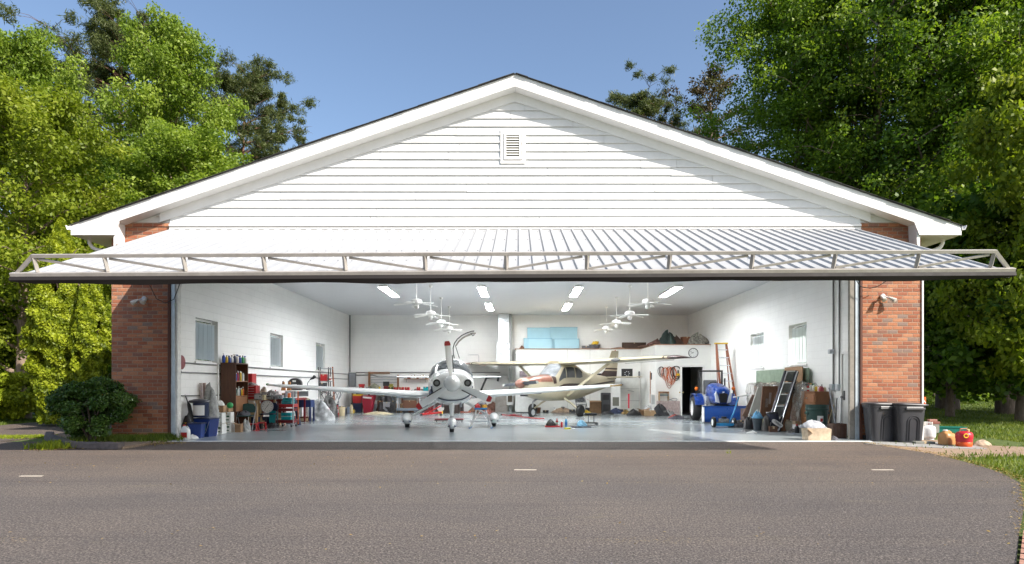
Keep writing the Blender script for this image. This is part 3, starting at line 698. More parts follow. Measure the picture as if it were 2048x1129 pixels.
# ---- high wing tan aircraft
B = thing('high_wing_airplane', 'tan and brown high wing plane with wing struts parked slantwise at the back', 'airplane', (1.58, 11.62), R(-41.5))
bc_ = Body([(-2.22,.28,1.08,1.50,2.6),(-2.12,.40,.95,1.58,2.8),(-1.8,.46,.84,1.64,2.8),(-1.2,.50,.72,1.70,2.8),(-.78,.52,.66,1.75,2.8),(-.45,.54,.64,1.98,3.0),(-.12,.55,.64,2.21,3.2),(.9,.54,.66,2.22,3.2),(1.5,.48,.72,2.04,2.8),(2.1,.38,.84,1.88,2.5),(3.3,.22,1.08,1.76,2.3),(4.5,.08,1.34,1.68,2.1)])
part(bc_.mesh(), 'fuselage', PLB, B, smooth=60)
part(bc_.patch([(-.80,34,146),(-.55,38,142),(-.3,44,136),(-.14,50,130)], .012, 24), 'windshield', WSILL, B, smooth=60)
for s, (q0, q1) in ((1,(5,40)), (-1,(140,175))):
    for y0, y1 in ((-.46,.0) , (.06,.62), (.70,1.22)):
        a, b = q0, q1
        if y0 < -.4: pp = [(y0,(a if s > 0 else b)-0, (a+8 if s > 0 else b-8)),(y1, a, b)]
        elif y1 > 1: pp = [(y0,a,b),(y1-.2,a+1,b-1),(y1,a+(6 if s > 0 else 3),b-(8 if s > 0 else 5))]
        else: pp = [(y0,a,b),(y1,a,b)]
        part(bc_.patch(pp, .012, 8), 'side_window', WIND, B, smooth=60)
    lo, hi = ((-6, -1) if s > 0 else (181, 186))
    part(bc_.patch([(-.55,lo,hi),(1.0,lo,hi),(2.2,lo,hi),(4.4,lo-2,hi+8) if s > 0 else (4.4,lo-8,hi+2)], .009, 5), 'side_stripe', DBRN, B, smooth=60)
    lo, hi = ((20, 90) if s > 0 else (90, 160))
    part(bc_.patch([(-2.13,lo,hi),(-1.5,lo,hi),(-.82,lo,hi)], .007, 14), 'cowl_top', COWLB, B, smooth=60)
    part(bc_.patch([(-.80,10,60),(-.62,6,30)] if s > 0 else [(-.80,120,170),(-.62,150,174)], .016, 8), 'cowl_band', DBRN, B)
    part(MB().box(min(s*.10,s*.36), max(s*.10,s*.36), -2.235, -2.16, 1.30, 1.46), 'cowl_inlet', BLACK, B)
    wt_ = 5.78
    wg = part(wing([(s*.3,-.22,2.22,1.63,.12),(s*2.6,-.20,2.27,1.60,.12),(s*5.2,-.04,2.33,1.18,.115)]), 'wing', PLB, B, smooth=40)
    part(wing([(s*5.21,-.045,2.33,1.18,.118),(s*5.5,-.02,2.335,1.12,.11),(s*5.70,.10,2.33,.9,.08),(s*wt_,.30,2.31,.5,.05)]), 'wing_tip', COWLB if s < 0 else DBRN, wg, smooth=40)
    part(wing([(s*5.04,-.058,2.33,1.2,.122),(s*5.10,-.055,2.33,1.2,.122)]), 'tip_stripe', DBRN, wg)
    if s > 0: part(MB().ball((s*3.1,-.19,2.285), (.22,.055,.075), 12, 8), 'landing_light', M((.12,.12,.12), .1), wg, smooth=True)
    part(MB().bar((s*.5,.12,.86), (s*2.45,.42,2.22), .12, .045, up=(0,1,0)), 'wing_strut', PLB, B, bev=.01)
    part(MB().bar((s*2.6,1.32,2.20),(s*4.9,1.16,2.28), .03, .012), 'aileron_rod', DGREY, wg)
    part(MB().tube([(s*.42,.06,.74),(s*.85,.04,.52),(s*1.22,.0,.27)], [.05,.04,.035], 8), 'gear_leg', PLB, B, smooth=60)
    wheel(B, (s*1.28,0,.25), .25, .16, BLACK)
    part(wing([(s*.05,3.7,1.66,.90,.09),(s*1.6,3.9,1.68,.60,.08)]), 'tailplane', PLB, B, smooth=40)
m = MB()
def finr(z, y0, y1): return [(x, y0+y, z) for y, x in airfoil(y1-y0,.075)]
fz = [(1.60,3.0,4.70),(1.80,3.40,4.75),(1.98,3.65,4.78),(2.05,3.73,4.79),(2.12,3.80,4.80),(2.2,3.87,4.81),(2.95,4.30,4.92)]
for i, (a, b) in enumerate(zip(fz, fz[1:])):
    m.mi = 1 if i in (0, 1, 3) else 0; m.loft([finr(*a), finr(*b)], cap=(i in (0, 5)))
part(m, 'tail_fin', [PLB, DBRN], B, smooth=40)
part(MB().bar((.04,4.40,2.35),(.03,4.56,2.66),.05,.02), 'fin_mark', BLACK, B)
part(MB().box(-.02,.02,4.6,4.63,2.94,2.99), 'beacon', RED, B)
m = MB(); m.lathe([(.19,-.03),(.19,.05),(.16,.16),(.10,.26),(.02,.33)], (0,-2.24,1.36), 20, 'Y'); spn = part(m, 'spinner', COWLB, B, smooth=50)
pr = part(MB().cyl((0,-2.22,1.36),(0,-2.34,1.36),.08,n=14), 'propeller', STEEL, B)
for dg in (86, 266):
    b = part(blade(.95,.10,.155,.11,(45,20),[(.9,1.01,1)],.12), 'propeller_blade', [M((.13,.14,.16), .35, .5), M((.6,.6,.55), .5)], pr, smooth=50, loc=(0,-2.30,1.36)); b.rotation_euler = (0, R(dg), 0)
part(MB().tube([(0,-1.25,.75),(0,-1.5,.62),(0,-1.55,.22)], [.05,.04,.03], 8), 'nose_strut', STEEL, B, smooth=60)
wheel(B, (0,-1.55,.20), .20, .13, ALU)
part(MB().box(-.14,.14,-2.13,-1.95,.86,.92), 'air_scoop', BLACK, B)

# ================================================================== things fixed to the building inside
FANW = M((.82,.81,.78), .4, 0, .05)
def fan():
    t = thing('ceiling_fan', '', 'ceiling fan')
    part(MB().lathe([(.02,.0),(.07,-.01),(.055,-.07),(.02,-.09)], (0,0,1.0), 14), 'canopy', FANW, t, smooth=50)
    part(MB().cyl((0,0,.12),(0,0,.95),.013,n=8), 'downrod', FANW, t)
    part(MB().lathe([(.02,.12),(.09,.11),(.16,.08),(.17,.02),(.16,-.02),(.09,-.05),(.07,-.08),(.02,-.09)], (0,0,0), 20), 'motor', FANW, t, smooth=50)
    part(MB().lathe([(.05,-.08),(.075,-.10),(.07,-.16),(.03,-.19),(.005,-.195)], (0,0,0), 14), 'switch_cup', FANW, t, smooth=50)
    for k in range(5):
        m = MB(); m.loft([[(.15,-.02,-.02),(.15,.02,-.01),(.15,.02,0),(.15,-.02,-.01)],[(.24,-.045,-.035),(.24,.045,-.015),(.24,.045,-.008),(.24,-.045,-.028)],[(.27,-.06,-.04),(.27,.06,-.015),(.27,.06,-.008),(.27,-.06,-.033)],[(.62,-.075,-.075),(.62,.075,-.045),(.62,.075,-.038),(.62,-.075,-.068)],[(.68,-.05,-.078),(.68,.05,-.058),(.68,.05,-.051),(.68,-.05,-.071)]])
        b = part(m, 'fan_blade', FANW, t); b.rotation_euler = (0, 0, 2*math.pi*k/5)
    return t
f0 = fan(); first = True
od = ['nearest the door', 'second from the door', 'third from the door', 'farthest from the door']
for s, xx in (('left', -3.03), ('right', 3.84)):
    for k, yy in enumerate((3.66, 6.66, 9.6, 12.4)):
        lb = 'white five blade ceiling fan in the %s row, %s' % (s, od[k])
        if first: o = f0; o.location = (xx, yy, 3.75); o['label'] = lb; o['group'] = 'ceiling fans in two rows'; first = False; o.rotation_euler[2] = .6
        else: copy_tree(f0, None, (xx, yy, 3.75), random.uniform(0, 1.2), lb, 'ceiling fans in two rows')
TUBE = NT('lamp_tube'); em = TUBE.n('ShaderNodeEmission'); em.inputs[0].default_value = (.96, .98, 1, 1); em.inputs[1].default_value = 180; TUBE = TUBE.done(em.outputs[0])
def strip():
    t = thing('strip_light', '', 'ceiling light')
    m = MB(); m.box(-.13,.13,-1.22,1.22,-.02,0)
    m.loft([[(s_*.13,-1.22,-.0),(s_*.15,-1.22,-.085),(s_*.142,-1.22,-.085),(s_*.122,-1.22,-.0)] for s_ in (1,)]+[[(s_*.13,1.22,-.0),(s_*.15,1.22,-.085),(s_*.142,1.22,-.085),(s_*.122,1.22,-.0)] for s_ in (1,)])
    m.loft([[(-.13,-1.22,-.0),(-.15,-1.22,-.085),(-.142,-1.22,-.085),(-.122,-1.22,-.0)],[(-.13,1.22,-.0),(-.15,1.22,-.085),(-.142,1.22,-.085),(-.122,1.22,-.0)]])
    for y in (-1.228, 1.22): m.box(-.148,.148,y,y+.008,-.085,0)
    part(m, 'housing', FANW, t)
    for x_ in (-.055, .055): part(MB().cyl((x_,-1.2,-.042),(x_,1.2,-.042),.016,n=10), 'lamp_tube', TUBE, t, smooth=60)
    return t
s0 = strip(); first = True
for xx, yy, lb in ((-1.27,3.4,'left one of two unseen ones added behind the door edge'),(2.08,3.4,'right one of two unseen ones added behind the door edge'),(-4.68,7.8,'leftmost in the near row'),(-1.27,7.8,'left of centre in the near row'),(2.08,7.8,'right of centre in the near row'),(5.5,7.8,'rightmost in the near row'),(-1.25,12.1,'left of centre in the far row'),(2.08,12.1,'right of centre in the far row')):  # first two are unseen extras, added to brighten the plane and hangar front
    lb = 'long white strip light, ' + lb
    if first: o = s0; o.location = (xx, yy, 4.748); o['label'] = lb; o['group'] = 'strip lights on the ceiling'; first = False
    else: copy_tree(s0, None, (xx, yy, 4.748), 0, lb, 'strip lights on the ceiling')
PIPE = M((.20,.20,.20), .5, .5)
# wall pipes on the left, back and right
def pipe(name, pts, r, label, cat='pipe', mat=PIPE, clips=None):
    m = MB(); m.tube(pts, r, 8)
    o = solo(m, name, mat, label, cat, smooth=70)
    return o
pipe('wall_pipe', [(-8.31,.5,1.86),(-8.31,15.55,1.84)], .018, 'thin grey pipe running along the left wall just under the windows')
pipe('wall_pipe', [(-8.31,.5,1.62),(-8.31,15.5,1.60)], .016, 'thin grey pipe along the left wall, second below the windows')
pipe('wall_pipe', [(-8.31,.5,1.04),(-8.31,3.2,1.02)], .014, 'short low grey pipe on the left wall behind the buckets')
pipe('conduit', [(-8.29,15.84,1.95),(-8.29,15.84,4.75)], .028, 'vertical grey conduit in the back left corner of the hangar', 'conduit')
pipe('wall_pipe', [(-8.0,15.86,1.93),(-4.7,15.86,1.93),(-4.6,15.86,1.93),(-.9,15.86,1.93)], .022, 'upper grey pipe along the back wall beside the electric panel')
pipe('wall_pipe', [(-8.0,15.86,1.80),(-7.2,15.86,1.80),(-6.9,15.86,1.72),(-1.2,15.86,1.72)], .022, 'grey pipe with a bend on the back wall beside the electric panel')
t = thing('electric_panel', 'tall grey electric panel box in the back left corner', 'electric box', (-8.12,15.72,1.22))
part(MB().box(-.17,.13,-.09,.16,0,.70), 'cabinet', M((.20,.21,.23), .5, .3), t, bev=.008); part(MB().box(-.13,.09,-.103,-.091,.05,.65), 'panel_door', M((.23,.24,.26), .45, .3), t, bev=.004)
for k, (px, lb) in enumerate(((1665,'left'),(1677,'right'))):
    yy = 8.3*F/(px-CX)-DD; pipe('conduit', [(8.32,yy,1.30),(8.32,yy,4.74)], .02, 'vertical grey conduit on the right wall near the door, the %s one of two' % lb, 'conduit')
    t = thing('junction_box', 'small grey junction box at the foot of the %s conduit on the right wall' % lb, 'electric box', (8.30,yy,1.16)); part(MB().box(-.05,.05,-.09,.09,0,.17), 'box', GALV, t, bev=.008); part(MB().box(-.062,-.051,-.07,.07,.02,.15), 'cover_plate', LGREY, t, bev=.003)
yy = 8.3*F/(1665-CX)-DD
t = thing('junction_box', 'small grey junction box halfway up the left conduit on the right wall', 'electric box', (8.26,yy,2.13)); part(MB().box(-.05,.05,-.06,.06,0,.12), 'box', GALV, t, bev=.008); part(MB().box(-.06,-.051,-.05,.05,.015,.105), 'cover_plate', LGREY, t, bev=.003)
# sheet metal duct and grey column on the back wall
DUCT = M((.72,.76,.80), .3, .35, .12, 3)
t = thing('air_duct', 'tall pale sheet metal air duct standing against the back wall', 'air duct', (X(1006.5,15.3), 15.35, 0))
part(MB().box(-.24,.28,-.15,.4,Z(683,15.3),4.74), 'upper_duct', DUCT, t, bev=.01); part(MB().taper(.64,.5,.52,.5,Z(690,15.3),Z(683.4,15.3)), 'transition', DUCT, t)
part(MB().box(-.32,.32,-.25,.25,Z(727,15.3),Z(690.2,15.3)), 'plenum', DUCT, t, bev=.01); part(MB().box(-.36,.36,-.29,.28,Z(729,15.3),Z(727.2,15.3)), 'base_flange', STEEL, t)
for a, b in ((Z(683,15.3)+.05, 2.9+.4), (3.35, 4.7)): part(MB().bar((-.20,-.153,a),(.24,-.153,b),.008), 'crease', LGREY, t); part(MB().bar((.24,-.153,a),(-.20,-.153,b),.008), 'crease', LGREY, t)
solo(MB().box(-.07,.07,-.2,.25,0,4.74), 'column', M((.33,.34,.34), .6), 'slim grey steel column beside the pale air duct', 'column', (X(1020.5,15.4), 15.45, 0), bev=.01)
# office block
W3 = white_paint(.55, (.83,.83,.80), .07, 'office_wall_paint')
O = thing('office_room', 'white built-in office room with a plywood roof in the back right corner', 'room', (0,0,0))
X1, X2, X3, YA, YB = X(1032,15.42), X(1282,15.42), 8.348, 15.42, 12.25
X4 = X(1311, YB); dl, dr_ = X(1364, YB), X(1405, YB); dz = 2.10; ot = 3.05
part(MB().box(X1, X2, YA, YA+.09, 0, ot), 'front_wall', W3, O)
m = MB(); m.prism([(X2, YA), (X4, YB), (X4+.09, YB+.05), (X2+.09, YA+.05)], 0, ot, 'XY'); part(m, 'angled_wall', W3, O)
m = MB(); m.box(X4+.002, dl, YB, YB+.1, 0, ot); m.box(dr_, X3, YB, YB+.1, 0, ot); m.box(dl, dr_, YB, YB+.1, dz, ot); part(m, 'door_wall', W3, O)
part(MB().box(X1, X1+.09, YA+.09, 15.9, 0, ot), 'end_wall', W3, O)
m = MB(); m.prism([(X1-.06,15.89),(X1-.06,YA-.06),(X2-.04,YA-.06),(X4-.05,YB-.06),(8.34,YB-.06),(8.34,15.89)], ot, ot+.03, 'XY'); part(m, 'roof_deck', M((.36,.20,.12), .8, 0, .3, 2), O)
for xx in (X(1135,YA), X(1180,YA)): part(MB().box(xx-.006, xx+.006, YA-.004, YA-.001, 0, ot), 'wall_seam', M((.45,.45,.44), .7), O)
m = MB(); m.box(dl-.07, dl, YB-.02, YB-.001, 0, dz+.07); m.box(dr_, dr_+.09, YB-.02, YB-.001, 0, dz+.07); m.box(dl, dr_, YB-.02, YB-.001, dz, dz+.07); fr_ = part(m, 'door_frame', WHITE, O)
m = MB(); m.box(0,.045,-.80,0,.02,dz-.02); dlf = part(m, 'office_door', W3, O, bev=.004, loc=(dl-.1, YB-.03, 0), rot=(0,0,R(-11)))
part(MB().ball((.09,-.74,1.0),.032).ball((-.05,-.74,1.0),.032), 'door_knob', M((.5,.38,.15), .3, .8), dlf, smooth=True)
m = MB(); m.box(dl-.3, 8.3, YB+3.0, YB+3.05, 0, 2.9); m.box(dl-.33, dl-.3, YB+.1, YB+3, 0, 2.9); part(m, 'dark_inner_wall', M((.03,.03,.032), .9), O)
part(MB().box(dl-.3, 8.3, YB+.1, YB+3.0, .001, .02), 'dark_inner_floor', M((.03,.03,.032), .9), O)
part(MB().box(dr_-.13, dr_-.09, YB+.02, YB+.05, 1.0, 1.85), 'light_gap', LGREY, O)
# clock
def clock(r, n_=12, face=LWHITE, rim=BLACK, num=True):
    t = thing('wall_clock', '', 'clock'); part(MB().lathe([(r,0),(r,.03),(r*.9,.035),(r*.88,.015),(r*.88,0)], (0,0,0), 32, 'Y'), 'rim', rim, t, smooth=50)
    part(MB().lathe([(.002,.012),(r*.88,.012),(r*.88,.004),(.002,.004)], (0,0,0), 32, 'Y'), 'dial', face, t)
    for k in range(n_):
        a = 2*math.pi*k/n_
        part(MB().bar((r*.68*math.sin(a),-.0145,r*.68*math.cos(a)),(r*.80*math.sin(a),-.0145,r*.80*math.cos(a)),r*.07,.003,up=(0,1,0)), 'hour_mark', BLACK, t)
    return t
ck = clock(.215); ck['label'] = 'round white wall clock with a black rim above the open office door'; ck.location = (X(1386.5,YB), YB-.002, Z(706.5,YB))
for a, l_, w_ in ((-95,.10,.014),(-60,.14,.010),(0,.05,.01)): part(MB().bar((0,-.018,0),(l_*math.sin(R(a)),-.018,l_*math.cos(R(a))),w_,.004,up=(0,1,0)), 'clock_hand', BLACK, ck)
# step ladder against the right wall
def aframe_ladder():
    ly = 12.0; t = thing('step_ladder', 'tall orange fibreglass step ladder with a yellow top standing at the right wall', 'ladder', (X(1453,9.1), 9.1, 0), R(0))
    h = Z(686, 9.1); FG = M((.24,.075,.032), .55)
    wt_, wb = .19, .31; 
    for s in (-1, 1): part(MB().bar((s*wb+ (0.10),-.25,0),(s*wt_-.20,.0,h-.04),.035,.075), 'rail', FG, t)
    for k in range(9):
        q = (k+.9)/9.8; z = h*q; cx = .10*(1-q)-.20*q; w_ = wb+(wt_-wb)*q; y = -.25*(1-q)
        part(MB().box(cx-w_+.02, cx+w_-.02, y-.04, y+.04, z-.02, z+.01), 'step', ALU, t)
    for s in (-1, 1): part(MB().bar((s*wb*.8+.10,.42,0),(s*wt_-.20,.06,h-.04),.03,.04), 'rear_rail', FG, t)
    for k in range(4):
        q = (k+.6)/4.5; part(MB().bar((-wb*.8+.1-.28*q,.42-.36*q,h*q),(wb*.8+.1-.3*q,.42-.36*q,h*q),.02), 'brace', ALU, t)
    part(MB().box(-wt_-.25, wt_-.15, -.08,.12,h-.05,h), 'top_cap', YELLOW, t, bev=.01)
aframe_ladder()

# ================================================================== loose things
def DL_(px, x): return (x, x*F/(px-CX)-DD)          # point at lateral position x that shows at column px
def bx_(m, w, d, h, z=0, cx=0, cy=0): return m.box(cx-w/2, cx+w/2, cy-d/2, cy+d/2, z, z+h)
def carton(label, loc, w, d, h, rz=0, mat=None, open_=False, marks=None, group=None, z=0, cat='box', name='carton'):
    mat = mat or CARD; t = thing(name, label, cat, (loc[0], loc[1], z), rz, group)
    m = MB(); th = .008
    if open_:
        for a in ((-w/2,w/2,-d/2,-d/2+th),(-w/2,w/2,d/2-th,d/2),(-w/2,-w/2+th,-d/2+th,d/2-th),(w/2-th,w/2,-d/2+th,d/2-th)): m.box(*a, 0, h)
        m.box(-w/2+th,w/2-th,-d/2+th,d/2-th,0,.02)
        part(m, 'body', mat, t)
        for s in (-1, 1):
            f = MB(); f.add([(s*w/2,-d/2,h),(s*w/2,d/2,h),(s*(w/2+w*.28),d/2,h+w*.12),(s*(w/2+w*.28),-d/2,h+w*.12),(s*w/2,-d/2,h+.008),(s*w/2,d/2,h+.008),(s*(w/2+w*.28),d/2,h+w*.12+.008),(s*(w/2+w*.28),-d/2,h+w*.12+.008)], [(0,1,2,3),(4,7,6,5),(0,4,5,1),(1,5,6,2),(2,6,7,3),(3,7,4,0)]); part(f, 'flap', mat, t)
        f = MB(); f.add([(-w/2,-d/2,h),(w/2,-d/2,h),(w/2,-d/2-d*.2,h-d*.18),(-w/2,-d/2-d*.2,h-d*.18),(-w/2,-d/2,h+.007),(w/2,-d/2,h+.007),(w/2,-d/2-d*.2,h-d*.17),(-w/2,-d/2-d*.2,h-d*.17)], [(0,1,2,3),(4,7,6,5),(2,3,7,6),(0,4,5,1),(1,5,6,2),(3,7,4,0)]); part(f, 'flap', mat, t)
    else:
        part(bx_(m, w, d, h), 'body', mat, t, bev=.006)
        part(MB().box(-.025,.025,-d/2-.002,d/2+.002,h-.06,h+.002), 'tape', M((.52,.40,.24), .35), t)
    if marks:
        for (a, b, c, e) in marks: part(MB().box(-w/2+a*w, -w/2+b*w, -d/2-.004, -d/2-.001, c*h, e*h), 'printed_mark', M((.02,.10,.05), .6), t)
    return t
def bottle(label, loc, r, h, col, cap=LWHITE, z=0, kind='bottle', group=None, lab=None, cat='bottle'):
    t = thing(kind, label, cat, (loc[0], loc[1], z), random.uniform(0, 3), group)
    part(MB().lathe([(r*.9,0),(r,r*.15),(r,h*.62),(r*.85,h*.72),(r*.38,h*.82),(r*.36,h*.86)], n=12), 'body', col, t, smooth=50)
    if kind == 'spray_bottle':
        m = MB(); m.cyl((0,0,h*.85),(0,0,h*.93),r*.4,n=8); m.bar((r*.5,0,h*.96),(-r*1.2,0,h*.97),r*.5); m.bar((-r*.6,0,h*.94),(-r*1.0,0,h*.78),r*.22); part(m, 'trigger', cap, t)
    else: part(MB().lathe([(r*.42,h*.86),(r*.42,h),(r*.3,h*1.01)], n=10), 'cap', cap, t, smooth=50)
    if lab: part(MB().lathe([(r*1.02,h*.2),(r*1.02,h*.5)], n=12), 'label_band', lab, t, smooth=50)
    return t
def can(label, loc, r, h, col, lid=ALU, z=0, group=None, name='spray_can'):
    t = thing(name, label, 'can', (loc[0], loc[1], z), 0, group)
    part(MB().lathe([(r,0),(r,h*.8),(r*.8,h*.86)], n=12), 'body', col, t, smooth=50); part(MB().lathe([(r*.7,h*.86),(r*.7,h),(r*.5,h*1.01)], n=12), 'lid', lid, t, smooth=50); return t
def bucket(label, loc, r, h, col, lid=None, lab=None, z=0, name='bucket', cat='bucket', handle=True, rz=0):
    t = thing(name, label, cat, (loc[0], loc[1], z), rz)
    m = MB(); m.lathe([(r*.86,0),(r*.98,h*.8),(r*1.04,h*.82),(r*1.04,h*.86),(r,h*.87),(r*1.03,h*.97),(r*1.06,h),(r*.96,h),(r*.82,.03),(.01,.03)], n=24); part(m, 'pail', col, t, smooth=40)
    if lid: part(MB().lathe([(r*1.08,h-.02),(r*1.1,h+.005),(r*1.0,h+.02),(r*.9,h+.012),(.01,h+.012)], n=24), 'lid', lid, t, smooth=40)
    if lab: part(MB().lathe([(r*.935,h*.22),(r*.99,h*.7)], n=24).v and MB().loft([[(r*k_*math.sin(a), -r*k_*math.cos(a), z_) for a in np.linspace(-.95,.95,12)] for k_, z_ in ((.92,h*.25),(.995,h*.7))], cap=False, close=False), 'paper_label', lab, t)
    if handle: part(MB().tube([(math.cos(a)*r*1.07, -.02-abs(math.sin(a))*r*.35, h*.84-math.sin(a)*r*.9) for a in np.linspace(0, math.pi, 13)], .004, 6), 'handle', STEEL, t)
    return t
def jug(label, loc, w, d, h, col, cap=RED, rz=0, lab=None, z=0, name='jug', group=None):
    t = thing(name, label, 'jug', (loc[0], loc[1], z), rz, group); b = []
    for q, k in ((0,.9),(.04,1),(.6,1),(.78,.9),(.92,.45),(.97,.26),(1,.26)):
        b.append([(math.copysign(abs(math.cos(a))**.5, math.cos(a))*w/2*k-(0 if q < .8 else w*.16), math.copysign(abs(math.sin(a))**.5, math.sin(a))*d/2*k, q*h) for a in np.linspace(0, 2*math.pi, 20, endpoint=False)])
    part(MB().loft(b), 'body', col, t, smooth=50)
    part(MB().tube([(w*.02,0,h*.93),(w*.2,0,h*.97),(w*.38,0,h*.88),(w*.40,0,h*.68)], w*.07, 8), 'handle', col, t, smooth=60)
    part(MB().lathe([(w*.15,h),(w*.15,h*1.08),(w*.1,h*1.09)], (-w*.16,0,0), 12), 'cap', cap, t)
    if lab: part(MB().box(-w*.36, w*.36, -d/2-.003, -d/2+.001, h*.18, h*.55), 'label_patch', lab, t)
    return t
def heap(label, loc, w, d, h, mat, seed, rz=0, name='cloth_heap', cat='heap', z=0, rough=.35, n=18):
    return solo(MB().heap(w, d, h, seed, n, 7, rough), name, mat, label, cat, (loc[0], loc[1], z), rz, smooth=50)
def pole(label, p0, p1, r, mat, name='pole', cat='pole', head=None, group=None):
    t = thing(name, label, cat, p0, 0, group); q = Vector(p1)-Vector(p0); part(MB().cyl((0,0,0), q, r, r*.9, 8), 'shaft', mat, t, smooth=60)
    if head: part(head(MB()), 'head', STEEL, t)
    return t
MIX1 = M((.10,.10,.12), .8, 0, .8, 9); MIX2 = M((.30,.28,.27), .8, 0, .9, 11); CLEAR = M((.42,.43,.42), .25, 0, .35, 12)

# ---- left wall, from the door inwards
bucket('yellow plastic bucket nearest the left door jamb', (-8.16,.62), .145, .38, YELLOW, None, None)
carton('small upright brown carton at the foot of the left door jamb', (-8.10,.40), .11, .18, .26)
t = thing('hose_reel', 'dark red round hose reel on the left wall right behind the door jamb', 'hose reel', (-8.34,.36,1.86))
part(MB().lathe([(.02,0),(.16,0),(.175,.02),(.175,.03),(.15,.035),(.15,.09),(.175,.095),(.175,.115),(.02,.12)], n=24, axis='X'), 'reel', DRED, t, smooth=40); part(MB().tube([(.07,.05,-.2),(.08,.0,-.36),(.10,-.10,-.50),(.06,-.17,-.58)], .016, 8), 'hose', BLACK, t)
jug('white oil jug with a red label on the floor near the left jamb', DL_(371,-7.93), .20, .15, .33, LWHITE, RED, lab=RED)
jug('smaller pale pink jug standing behind the white oil jug', DL_(383,-8.02), .15, .12, .33, M((.62,.46,.40), .5), LWHITE)
heap('crumpled white rag on the floor beside the jugs', DL_(386,-7.86), .26, .2, .10, LWHITE, 3, name='rag', cat='rag')
heap('black rubbish bag slumped against the left wall behind the jugs', DL_(377,-8.17), .34, .3, .55, BLACK, 4, name='rubbish_bag', cat='bag')
t = thing('umbrella', 'closed black umbrella with a curved handle leaning on the left wall', 'umbrella', (*DL_(385,-8.1), .28))
part(MB().tube([(0,0,0),(-.06,.05,.25),(-.13,.09,.52),(-.18,.1,.62)], [.02,.05,.045,.012], 10), 'canopy', BLACK, t, smooth=60); part(MB().tube([(-.18,.1,.62),(-.24,.12,.76),(-.28,.12,.80),(-.33,.11,.77),(-.34,.10,.72)], .014, 8), 'handle', BLACK, t)
t = thing('tote_bin', 'blue plastic tote bin with rags in front on the left, nearer the door', 'bin', DL_(394,-7.88), R(6))
part(MB().taper(.26,.26,.31,.31,0,.36), 'tub', BLUE if False else M((.006,.03,.17), .4), t, bev=.02); part(MB().heap(.24,.24,.10,9).mesh('x', LWHITE) if False else bx_(MB(), .34, .34, .03, .35), 'rim', NAVY, t, bev=.008)
t = thing('tote_bin', 'blue plastic tote bin with a wire handle, second one from the left jamb', 'bin', DL_(413,-7.86), R(-8))
part(MB().taper(.34,.34,.44,.42,0,.46), 'tub', M((.006,.03,.17), .4), t, bev=.02); part(bx_(MB(), .47, .45, .03, .45), 'rim', NAVY, t, bev=.008); part(MB().tube([(-.23,-.23,.4),(-.15,-.26,.12),(.0,-.26,.04),(.15,-.26,.12),(.23,-.23,.4)], .006, 6), 'handle', STEEL, t); part(MB().box(.02,.12,-.215,-.205,.18,.34), 'sticker', M((.2,.5,.2), .5), t)
t = thing('shop_vacuum', 'blue drum with a white label and wide black lid standing on the blue bins', 'vacuum', (*DL_(402,-7.98), .50))
part(MB().lathe([(.17,0),(.185,.05),(.185,.36),(.15,.38)], n=20), 'drum', NAVY, t, smooth=40); part(MB().loft([[(.188*math.sin(a), -.188*math.cos(a), z_) for a in np.linspace(-.9,.9,10)] for z_ in (.05,.30)], cap=False, close=False), 'paper_label', LWHITE, t); part(MB().lathe([(.21,.36),(.25,.38),(.24,.42),(.12,.45),(.02,.46)], (-.04,0,0), 20), 'lid', M((.012,.014,.03), .4), t, smooth=40)
for k, (px, lb) in enumerate(((405,'left'),(411,'right'))):
    x_, y_ = DL_(px, -8.24); t = thing('wooden_board', 'tall narrow pinkish board leaning on the left wall behind the drum, the %s one' % lb, 'board', (x_, y_, 0)); part(MB().bar((.02,0,0),(-.05,.02,1.36), .035, .09), 'plank', M((.36,.25,.22), .7, 0, .3) if k else M((.52,.44,.42), .7, 0, .3), t)
heap('bulging clear plastic bag next to the two leaning boards', DL_(421,-8.10), .40, .34, .95, CLEAR, 8, name='plastic_bag', cat='bag', z=.2)
t = thing('plastic_pipe', 'long white plastic pipe leaning on the left wall beside the bookcase', 'pipe', (*DL_(437,-8.05), .70)); part(MB().cyl((0,0,0),(-.12,.22,1.20),.02,n=10), 'pipe', LWHITE, t, smooth=60)
bxm = [(.1,.9,.80,.84),(.12,.5,.50,.72),(.55,.85,.52,.68),(.15,.8,.2,.3)]
for k, (px, z, lb) in enumerate(((440,0,'lower left'),(457,0,'lower right'),(439,.29,'upper left'),(456,.29,'upper right'))):
    x_, y_ = DL_(px, -7.98-(.0 if k % 2 == 0 else -.02)); carton('white carton with dark green print in the two by two stack, %s' % lb, (x_, y_), .235, .25, .275, R(2*(k-1)), LWHITE, marks=bxm, group='white cartons stacked two by two', z=z)
carton('single white carton on the floor left of the stacked white cartons', DL_(426,-7.98), .16, .25, .24, R(4), LWHITE, marks=bxm)
carton('brown carton lying on top of the stacked white cartons', DL_(441,-8.05), .24, .25, .18, R(5), CARD2, z=.575); carton('flat brown carton beside the green ball on the white cartons', DL_(455,-8.05), .2, .25, .10, R(-3), CARD, z=.575)
solo(MB().ball((0,0,.075), (.085,.085,.085)), 'ball', GREEN, 'bright green plastic ball on top of the stacked cartons', 'ball', (*DL_(460,-7.9), .675), smooth=True)
heap('white crumpled papers on top of the brown carton beside the bookcase', DL_(440,-8.0), .22, .2, .12, LWHITE, 17, z=.756, name='paper_heap', cat='paper')
